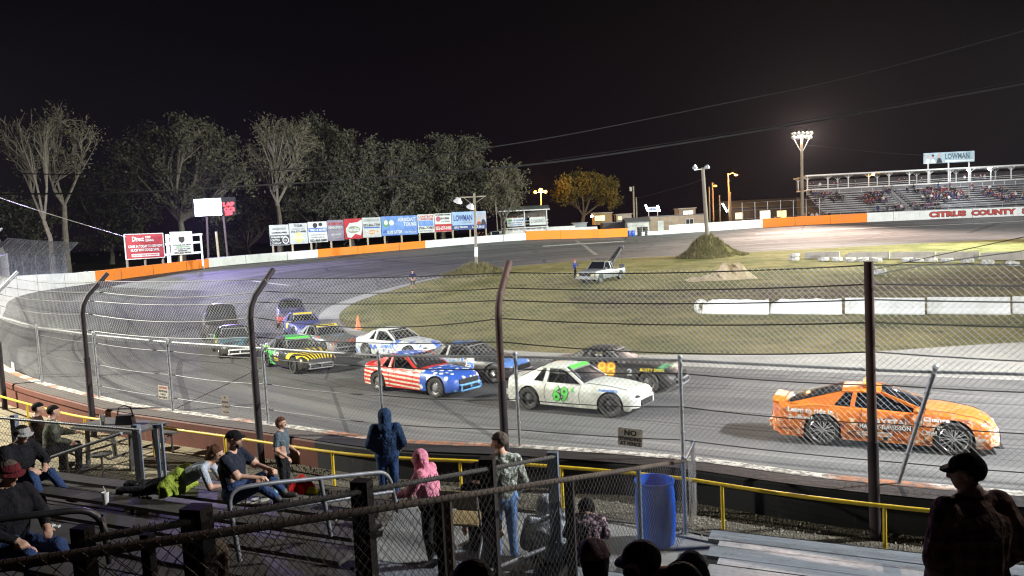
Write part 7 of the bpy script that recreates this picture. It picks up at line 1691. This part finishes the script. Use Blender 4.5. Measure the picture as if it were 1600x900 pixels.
q = onpl(430, 775); bo = thing('water_bottle', 'clear bottle with a blue label and black cap beside the seated man', 'bottle', tuple(q)); mb = MB(); mb.lathe([(.001, 0), (.034, 0), (.036, .13), (.014, .19), (.014, .2), (.001, .2)], 14); mb.build('bottle_body', mat('bottle_pale', (.35, .5, .5), .2), bo, smooth=40); mb = MB(); mb.lathe([(.0365, .03), (.0375, .03), (.0375, .11), (.0365, .11)], 14); mb.build('label_wrap', mat('label_blue', (.2, .45, .6), .5), bo); mb = MB(); mb.lathe([(.001, .2), (.016, .2), (.016, .235), (.001, .235)], 10); mb.build('bottle_cap', M_INK, bo)
q = onpl(383, 788)
for k, (dx, dy, r_) in enumerate(((0, 0, .2), (.16, .06, .5))):
    mb = MB(); mb.prism([(.13*math.cos(a)*(1 if math.cos(a) > 0 else .9), .045*math.sin(a)*(1.15 if math.cos(a) > 0 else .8)) for a in [2*PI*i/18 for i in range(18)]], 0, .02, 'XY'); sd_ = mb.build('sandal', mat('pale_sandal', (.42, .40, .33), .8), None, loc=(q.x+dx, q.y+dy, q.z+.002), rz=r_); tag(sd_, ('pale sandal nearest the hand rail at the seated man', 'pale sandal just behind the first one at the seated man')[k], 'sandal')
    mb = MB(); mb.tube([(.0, -.045, .015), (.03, 0, .06), (.0, .045, .015)], .008, 6); mb.build('strap', M_INK, sd_)
def lump(name, label, cat, c, r, m, seed, sc=(1, 1, .5), amp=.25):
    rr = random.Random(seed); mb = MB(); mb.ball((0, 0, 0), 1, 28, 16); ph = [rr.uniform(0, 6) for _ in range(6)]; vs = []
    for v in mb.v:
        x, y, z = v; f = 1+amp*(math.sin(x*3+ph[0])*math.cos(y*4+ph[1])+.5*math.sin(x*9+z*6+ph[2])*math.sin(y*8+ph[3])); vs.append((x*f*r*sc[0], y*f*r*sc[1], max(0, z*f)*r*sc[2]))
    mb.v = vs; o = mb.build(name, m, None, smooth=True, loc=tuple(c), rz=rr.uniform(0, 3)); return tag(o, label, cat)
lump('crumpled_jacket', 'crumpled red jacket dropped on the plank by the standing child', 'jacket', onpl(468, 768)+Vector((0, .02, 0)), .20, cloth('red_cloth', (.62, .02, .02)), 3, (1, .8, 1.1)); lump('yellow_shoe', 'bright yellow shoe lying beside the crumpled red jacket', 'shoe', onpl(486, 769), .11, cloth('yellow_cloth', (.75, .72, .03)), 4, (1.3, .6, .7), .15)
lump('dark_bundle', 'dark striped bundle of clothing on the planks behind the lying girl', 'bundle', onpl(232, 768), .22, cloth('bundle_dark', (.05, .05, .055), lambda h: h.mix((h.noise(8, 3, .7) > .56), (.03, .03, .035), (.35, .36, .38))), 5, (1.4, .9, .7)); lump('green_blanket', 'lime green jacket heaped over the back of the lying girl', 'blanket', onpl(276, 768)+Vector((0, .1, .0)), .27, cloth('lime_cloth', (.28, .36, .05)), 6, (1.25, .7, 1.15), .22)
for k, (u, v) in enumerate(((396, 782), (402, 780), (440, 800), (523, 812), (560, 800), (90, 824), (82, 822))): 
    q = onpl(u, v); mb = MB(); mb.box((0, 0, .012), (.06, .045, .02), rnd.uniform(0, 3)); o = mb.build('crumpled_napkin', M_CUP, None, loc=tuple(q)); tag(o, 'small white scrap of paper litter lying on the bleacher planks', 'litter', 'paper litter on the near bleachers')
# ---- folding chair
t = thing('folding_chair', 'folding chair with a tan wooden back standing behind the two fences', 'chair', (-.62, 7.9, zpl(-.62, 7.9)), R(75)); M_TANW = mat('tan_plywood', (.34, .25, .12), .6)
mb = MB(); mb.box((-.20, 0, .72), (.02, .40, .20), Matrix.Rotation(-.15, 3, 'Y')); mb.build('backrest', M_TANW, t); mb = MB(); mb.box((0, 0, .44), (.38, .38, .02)); mb.build('seat', M_TANW, t)
for s in (-1, 1): mb = MB(); mb.tube([(-.22, s*.2, .82), (-.12, s*.2, .44), (.2, s*.2, 0)], .012, 8); mb.tube([(.15, s*.18, .44), (-.25, s*.18, 0)], .012, 8); mb.build('leg_frame', M_PIPEG, t, smooth=50)
# ---- people on the near side
M_BLKJ = cloth('black_jacket', (.014, .013, .016)); M_NAVY = cloth('navy_fleece', (.022, .045, .10)); M_NAVYP = cloth('navy_track_pants', (.03, .06, .15)); M_GREYT = cloth('grey_tee', (.10, .13, .15)); M_TEE = cloth('black_tee', (.022, .026, .04))
def camo(h): 
    a = h.noise(7, 3, .6); b = h.noise(11, 3, .6); c = h.mix((a > .50), (.24, .26, .21), (.42, .44, .40)); return h.mix((b > .60), c, (.09, .10, .075))
M_CAMO = cloth('grey_camo_jacket', (0, 0, 0), camo)
def pinkf(h): a = h.vor(7); return h.mix((a < .22), (.62, .22, .30), (.38, .12, .12))
M_PINK = cloth('pink_patterned_hoodie', (0, 0, 0), pinkf)
def plaid(h):
    x, y, z = h.xyz(); s = ((x*9).mod(1.0) < .35)*.5+((z*9).mod(1.0) < .35)*.5+((y*9).mod(1.0) < .35)*.3; return h.mix(s.min(1.0), (.10, .05, .045), (.28, .16, .11))
M_PLAID = cloth('dark_plaid_flannel', (0, 0, 0), plaid)
def wplaid(h):
    x, y, z = h.xyz(); s = ((x*11).mod(1.0) < .4)*.5+((z*11).mod(1.0) < .4)*.5; return h.mix(s.min(1.0), (.50, .52, .55), (.16, .17, .2))
M_WPL = cloth('white_plaid_blanket', (0, 0, 0), wplaid)
M_LJEAN = cloth('light_jeans', (.12, .22, .42)); M_BJEAN = cloth('blue_jeans', (.035, .06, .14)); M_LSH = cloth('pale_blue_shirt', (.42, .46, .52)); M_CAPK = cloth('black_cap', (.010, .010, .011)); M_CAPW = cloth('grey_white_cap', (.33, .32, .30)); M_CAPR = cloth('maroon_cap', (.13, .02, .025)); M_CAPP = cloth('dusty_pink_cap', (.10, .06, .06)); M_HG = cloth('grey_brown_hair', (.13, .10, .08)); M_HBR = cloth('chestnut_hair', (.11, .05, .028))
def ppos(u, Y, z): p = at_y(u, 700, Y); return (p.x, Y, z)
z = zpl(2.45, 3.9)
z = at_y(1527, 708, 4.75).z-1.80
person('man in a dark plaid flannel jacket and black cap standing at the right edge', (2.93, 4.75, z), R(100), J_(STAND, elL=(-.06, .31, 1.13), wrL=(.10, .22, .92), elR=(-.06, -.31, 1.13), wrR=(.10, -.22, .92), head=(.04, .01, 1.625)), M_PLAID, M_BLKC, M_SHOE, [('cap', M_CAPK), ('short_hair', M_HD)], face=(.62, .78, -.05), fat=1.3, jacket=.03, vox=.012, scale=1.02)
person('child in a navy hooded top and track pants standing at the yellow rail', ppos(604, 11.1, GZ+.012), R(95), J_(STAND, elL=(-.03, .28, 1.14), wrL=(.13, .19, 1.0), elR=(-.03, -.28, 1.14), wrR=(.13, -.19, 1.0), head=(.045, 0, 1.585), neck=(0, 0, 1.47)), M_NAVY, M_NAVYP, M_SHOE, [('hood', M_NAVY)], scale=.90, fat=1.12, jacket=.025, vox=.013)
person('person in a pink patterned hoodie reaching out one arm to the left', ppos(668, 9.1, GZ+.012), R(160), J_(STAND, chest=(.06, 0, 1.26), neck=(.10, 0, 1.44), head=(.16, .0, 1.55), shL=(.06, .18, 1.38), shR=(.06, -.18, 1.38), elL=(.18, .28, 1.16), wrL=(.42, .30, 1.10), elR=(.12, -.25, 1.14), wrR=(.30, -.2, 1.05)), M_PINK, M_BLKC, M_SHOE, [('hood', M_PINK)], scale=.87, fat=1.22, jacket=.025, vox=.013)
person('older man in a grey camouflage jacket and light jeans looking left towards the track', ppos(782, 8.8, GZ+.012), R(105), J_(STAND, elL=(.02, .25, 1.14), wrL=(.18, .14, 1.12), elR=(-.02, -.27, 1.12), wrR=(.12, -.22, .95)), M_CAMO, M_LJEAN, M_SHOE, [('short_hair', M_HG)], face=(.5, .85, -.1), jacket=.022, vox=.012, scale=.985)
person('child in a grey tee shirt with brown hair standing at the front of the bleachers', ppos(440, 11.0, 1.262), R(-8), J_(STAND, elL=(-.02, .24, 1.13), wrL=(.20, .22, .98), elR=(-.02, -.24, 1.13), wrR=(.20, -.20, .95)), M_GREYT, M_BLKC, M_SHOE, [('bob_hair', M_HBR)], scale=.70, fat=1.25, sleeve='short', vox=.013)
q = onpl(378, 784)
person('heavy bearded man in a black tee shirt and black cap sitting on the planks', (q.x-.10, q.y+.05, q.z), R(-8), J_(SIT, chest=(-.02, 0, .46), neck=(.0, 0, .68), head=(.05, 0, .83), shL=(0, .2, .61), shR=(0, -.2, .61), elL=(.18, .25, .42), wrL=(.42, .16, .38), elR=(.18, -.25, .42), wrR=(.42, -.14, .36), knL=(.40, .15, .30), anL=(.62, .14, .07), knR=(.42, -.15, .26), anR=(.66, -.12, .07)), M_TEE, M_BJEAN, M_SHOE, [('cap', M_CAPK), ('beard', M_HG)], face=(1, .12, .05), fat=1.28, sleeve='short', vox=.012, scale=.98)
q = onpl(292, 768)
person('girl with brown hair lying propped on her elbows on the planks', (q.x, q.y+.1, q.z), R(5), dict(pelvis=(-.15, 0, .13), chest=(.12, 0, .24), neck=(.30, 0, .36), head=(.38, 0, .47), shL=(.24, .16, .32), shR=(.24, -.16, .32), elL=(.34, .22, .07), elR=(.34, -.22, .07), wrL=(.56, .1, .05), wrR=(.56, -.1, .05), hipL=(-.18, .09, .12), knL=(-.55, .13, .08), anL=(-.88, .12, .10), hipR=(-.18, -.09, .12), knR=(-.55, -.13, .08), anR=(-.88, -.12, .10), toeL=(-1.0, .12, .03), toeR=(-1.0, -.12, .03)), M_LSH, M_BLKC, M_SHOE, [('long_hair', M_HBR)], face=(.8, -.25, -.5), fat=.95, sleeve='short', vox=.012)
def sit_row(u, k, dz=0.0):
    off = k*ROWD+.58; p0 = FR+E2*off; lo_, hi = -14.0, 14.0
    for _ in range(40):
        m = (lo_+hi)/2; c = p0+E1*m; c.z = 1.9
        if proj(c)[0] < u: lo_ = m
        else: hi = m
    return Vector((c.x, c.y, 1.25+RISE2*k+.30+dz))
def sit_at(u, v, k=None):
    """seat position for a sitter whose head top shows at pixel (u, v)"""
    z = 1.9
    for _ in range(30):
        p = at_z(u, v, z+.95); kk = max(0, round(((p-FR).dot(E2)-.58)/ROWD)); z = z*.5+.5*(1.25+RISE2*kk+.30)
    off = kk*ROWD+.58; p0 = FR+E2*off; d = (p.x-p0.x)/E1.x; c = p0+E1*d; return Vector((c.x, c.y, 1.25+RISE2*kk+.30))
q = sit_row(30, 3, -.06); person('man in a pale cap and black jacket sitting with one leg stretched along the planks', tuple(q), R(-22), J_(SIT, chest=(.04, 0, .45), neck=(.10, 0, .66), head=(.17, 0, .79), elL=(.22, .26, .36), wrL=(.42, .1, .34), elR=(.2, -.26, .36), wrR=(.42, -.12, .34), knL=(.45, .15, .22), anL=(.80, .14, -.08), knR=(.46, -.12, .30), anR=(.60, -.10, -.12)), M_BLKJ, M_BJEAN, M_SHOE, [('cap', M_CAPW), ('short_hair', M_HD)], face=(1, -.1, -.25), fat=1.15, jacket=.02, vox=.013)
q = sit_row(20, 6, 0); person('man in a maroon cap and black jacket sitting at the left edge', tuple(q), R(-18), J_(SIT, elL=(.15, .26, .35), wrL=(.36, .12, .28), knL=(.48, .14, .1), anL=(.62, .13, -.28)), M_BLKJ, M_BJEAN, M_SHOE, [('cap', M_CAPR), ('short_hair', M_HG)], face=(1, -.05, -.25), fat=1.15, jacket=.02, vox=.012)
person('person in a dark brown jacket at the picnic table, nearest the edge', (-9.25, 14.1, 1.33), R(20), J_(SIT), cloth('brown_jacket', (.05, .022, .018)), M_BLKC, M_SHOE, [('short_hair', M_HD)], jacket=.02, vox=.015)
person('person in an olive patterned jacket sitting at the picnic table beside the fence post', (-8.75, 13.75, 1.33), R(35), J_(SIT, elL=(.2, .25, .36), wrL=(.42, .15, .34)), cloth('olive_camo_jacket', (0, 0, 0), lambda h: h.mix((h.noise(8, 3, .6) > .5), (.07, .075, .055), (.13, .13, .10))), M_BLKC, M_SHOE, [('short_hair', M_HD)], jacket=.022, vox=.015)
person('dark haired child in a black jacket behind the fence left of the camouflage jacket', (-.50, 8.35, GZ+.012), R(70), J_(STAND), M_BLKJ, M_BLKC, M_SHOE, [('bob_hair', M_HD)], scale=.86, jacket=.02, vox=.014)
person('person wrapped in a white and grey plaid blanket coat sitting behind the fences', (.28, 7.75, zpl(.28, 7.75)+.45), R(95), J_(SIT, chest=(.12, 0, .42), neck=(.22, 0, .58), head=(.30, 0, .64), shL=(.18, .18, .52), shR=(.18, -.18, .52)), M_WPL, M_BLKC, M_SHOE, [('hood', M_WPL)], jacket=.035, vox=.014, fat=1.15)
person('person in a pink speckled jacket sitting right of the plaid blanket coat', (.62, 7.35, zpl(.5, 7.15)+.12), R(80), J_(SIT, chest=(.12, 0, .40), neck=(.2, 0, .55), head=(.30, 0, .60), shL=(.18, .18, .50), shR=(.18, -.18, .50)), cloth('pink_speckle', (0, 0, 0), lambda h: h.mix((h.noise(22, 3, .7) > .52), (.05, .04, .05), (.42, .28, .33))), M_BLKC, M_SHOE, [('bob_hair', M_HD)], scale=.8, jacket=.02, vox=.014)
p = at_y(930, 848, 4.4); person('person in a dusty pink cap seen from behind at the bottom of the picture', (p.x, p.y, p.z-.965), R(92), J_(SIT, head=(.08, 0, .82)), M_BLKC, M_BLKC, M_SHOE, [('cap_back', cloth('pink_cap_cloth', (.20, .12, .125))), ('long_hair', M_HD)], vox=.012, jacket=.012)
p = at_y(992, 839, 4.05); person('man in a black cap facing left at the bottom of the picture', (p.x+.10, p.y, p.z-.965), R(165), J_(SIT, chest=(-.10, 0, .42), neck=(.00, 0, .64), head=(.07, 0, .80), shL=(-.06, .2, .58), shR=(-.06, -.2, .58), pelvis=(-.18, 0, .12), hipL=(-.16, .1, .1), hipR=(-.16, -.1, .1), elL=(-.02, .28, .34), elR=(-.02, -.28, .34)), cloth('black_camo_jacket', (0, 0, 0), lambda h: h.mix((h.noise(9, 3, .6) > .54), (.012, .012, .011), (.03, .027, .018))), M_BLKC, M_SHOE, [('cap', M_CAPK), ('short_hair', M_HD)], vox=.011, jacket=.03, fat=1.15, face=(1, -.12, -.15))
p = at_y(1062, 862, 3.9); person('dark shoulder of a slumped person right of the black cap at the bottom edge', (p.x+.10, p.y, p.z-.72), R(150), J_(SIT, chest=(.05, 0, .38), neck=(.22, 0, .50), head=(.34, .0, .48), shL=(.1, .2, .54), shR=(.1, -.2, .54)), M_BLKJ, M_BLKC, M_SHOE, [('short_hair', M_HD)], vox=.013, jacket=.03)
p = at_y(735, 889, 3.4); person('dark haired head just showing at the bottom edge behind the fence rails', (p.x, p.y, p.z-.965), R(90), SIT, M_BLKJ, M_BLKC, M_SHOE, [('bob_hair', M_HD)], vox=.013)
p = at_y(318, 850, 4.9); person('person in a tan camouflage hood and coat behind the brown fence rail', (p.x, p.y, p.z-.98), R(70), SIT, cloth('tan_camo_coat', (0, 0, 0), lambda h: h.mix((h.noise(8, 3, .6) > .5), (.10, .08, .05), (.22, .18, .12))), M_BLKC, M_SHOE, [('hood', cloth('tan_hood', (.16, .12, .08)))], vox=.012, jacket=.03)
# ------------------------------------------------------------------ night sky, lamps, render settings
W = bpy.data.worlds.new('World'); SC.world = W; W.use_nodes = True
nt = W.node_tree; bg = nt.nodes['Background']; tc = nt.nodes.new('ShaderNodeTexCoord'); sp = nt.nodes.new('ShaderNodeSeparateXYZ'); nt.links.new(tc.outputs['Generated'], sp.inputs[0])
mr = nt.nodes.new('ShaderNodeMapRange'); nt.links.new(sp.outputs[2], mr.inputs[0]); mr.inputs[1].default_value = -.02; mr.inputs[2].default_value = .32
cr_ = nt.nodes.new('ShaderNodeMix'); cr_.data_type = 'RGBA'; nt.links.new(mr.outputs[0], cr_.inputs[0]); cr_.inputs[6].default_value = (.0040, .0022, .0045, 1); cr_.inputs[7].default_value = (.0005, .0003, .0006, 1)
nt.links.new(cr_.outputs[2], bg.inputs[0]); bg.inputs[1].default_value = 1.0
def lamp(kind, loc, aim, power, col, size=.4, ang=120, blend=.6):
    d = bpy.data.lights.new('flood_lamp', kind); d.energy = power; d.color = col
    if kind == 'SPOT': d.spot_size = R(ang); d.spot_blend = blend; d.shadow_soft_size = size
    if kind == 'POINT': d.shadow_soft_size = size
    o = bpy.data.objects.new('flood_lamp', d); COL.objects.link(o); o.location = loc
    o.rotation_euler = (Vector(aim)-Vector(loc)).to_track_quat('-Z', 'Y').to_euler(); return o
WARM = (1.0, .93, .78); COOL = (.90, .97, 1.0); GRN = (.90, 1.0, .90)
LAMPS = [
 ('SPOT', (19, 9.5, 12.5), (2, 23, 0), 31000, (.96, .98, 1.0), .3, 100),
 ('SPOT', (-25, 17, 13), (-3, 30, 0), 42000, (1, .97, .84), .3, 96),
 ('SPOT', (52, 4, 15), (30, 45, 0), 120000, (1, .97, .9), .5, 110),  # added flood out of view without a fixture, brightens the infield
 ('SPOT', (-50, 50, 15), (-9, 76, 0), 165000, (.90, .93, 1.0), .5, 120),  # added flood beyond the left edge, no fixture, lights the far left turn
 ('SPOT', (72, 78, 18), (-8, 98, 2), 230000, (.90, 1, .90), .5, 90),  # added unseen flood with no pole, brightens the far left track
 ('SPOT', (56, 56, 18), (-12, 125, 9), 62000, (1, .94, .86), .5, 80),  # added unseen flood with no pole, brightens trees and boards
 ('SPOT', (74, 82, 17), (74, 150, 6), 60000, (1, .97, .95), .5, 110),  # added unseen flood facing the grandstand, no fixture
 ('SPOT', (TWT.x, TWT.y-.6, TWT.z+.4), (TWT.x-8, 70, 0), 180000, (1, .76, .64), .5, 120),
 ('POINT', (at_y(845, 297, 149).x, 148.5, at_y(845, 297, 149).z), (0, 0, 0), 9000, (1, .48, .10), .4, 0),
 ('POINT', (at_y(1150, 273, 149).x, 148.5, at_y(1150, 274, 149).z-.3), (0, 0, 0), 6000, (1, .48, .10), .4, 0),
 ('SPOT', (at_y(326, 325, 99).x, 98.2, at_y(326, 325, 99).z-.6), (-12, 60, 0), 36000, (.42, .32, 1.0), .8, 150),
 ('POINT', (GX0+sx(1520), GY-1, GZ0+RZf-.6), (0, 0, 0), 3000, (.9, .95, 1), .3, 0),
]
for L in LAMPS: lamp(L[0], L[1], L[2], L[3], L[4], L[5], L[6])
SC.view_settings.view_transform = 'Standard'; SC.view_settings.look = 'None'; SC.view_settings.exposure = 0.35; SC.view_settings.gamma = 1.0
SC.render.engine = 'CYCLES'; cy = SC.cycles
cy.use_denoising = True; cy.denoiser = 'OPENIMAGEDENOISE'; cy.denoising_input_passes = 'RGB_ALBEDO_NORMAL'; cy.denoising_prefilter = 'ACCURATE'
cy.max_bounces = 4; cy.diffuse_bounces = 2; cy.glossy_bounces = 2; cy.transmission_bounces = 3; cy.transparent_max_bounces = 12; cy.volume_bounces = 0
cy.use_light_tree = True; cy.sample_clamp_indirect = 4; cy.sample_clamp_direct = 0; cy.caustics_reflective = False; cy.caustics_refractive = False
cy.use_adaptive_sampling = False; cy.filter_width = 1.2
hz_ = MB(); hz_.box((30, 60, 24), (340, 300, 56)); ho = hz_.build('glow_haze', [], None, kind='stuff')  # thin volume added to give the lamps their glow
hm = bpy.data.materials.new('glow_haze'); hm.use_nodes = True; hn = hm.node_tree; hn.nodes.clear(); oo = hn.nodes.new('ShaderNodeOutputMaterial'); pv = hn.nodes.new('ShaderNodeVolumePrincipled')
pv.inputs['Density'].default_value = .000042; pv.inputs['Anisotropy'].default_value = .5; pv.inputs['Color'].default_value = (.9, .9, .95, 1); hn.links.new(pv.outputs[0], oo.inputs['Volume']); ho.data.materials.append(hm)
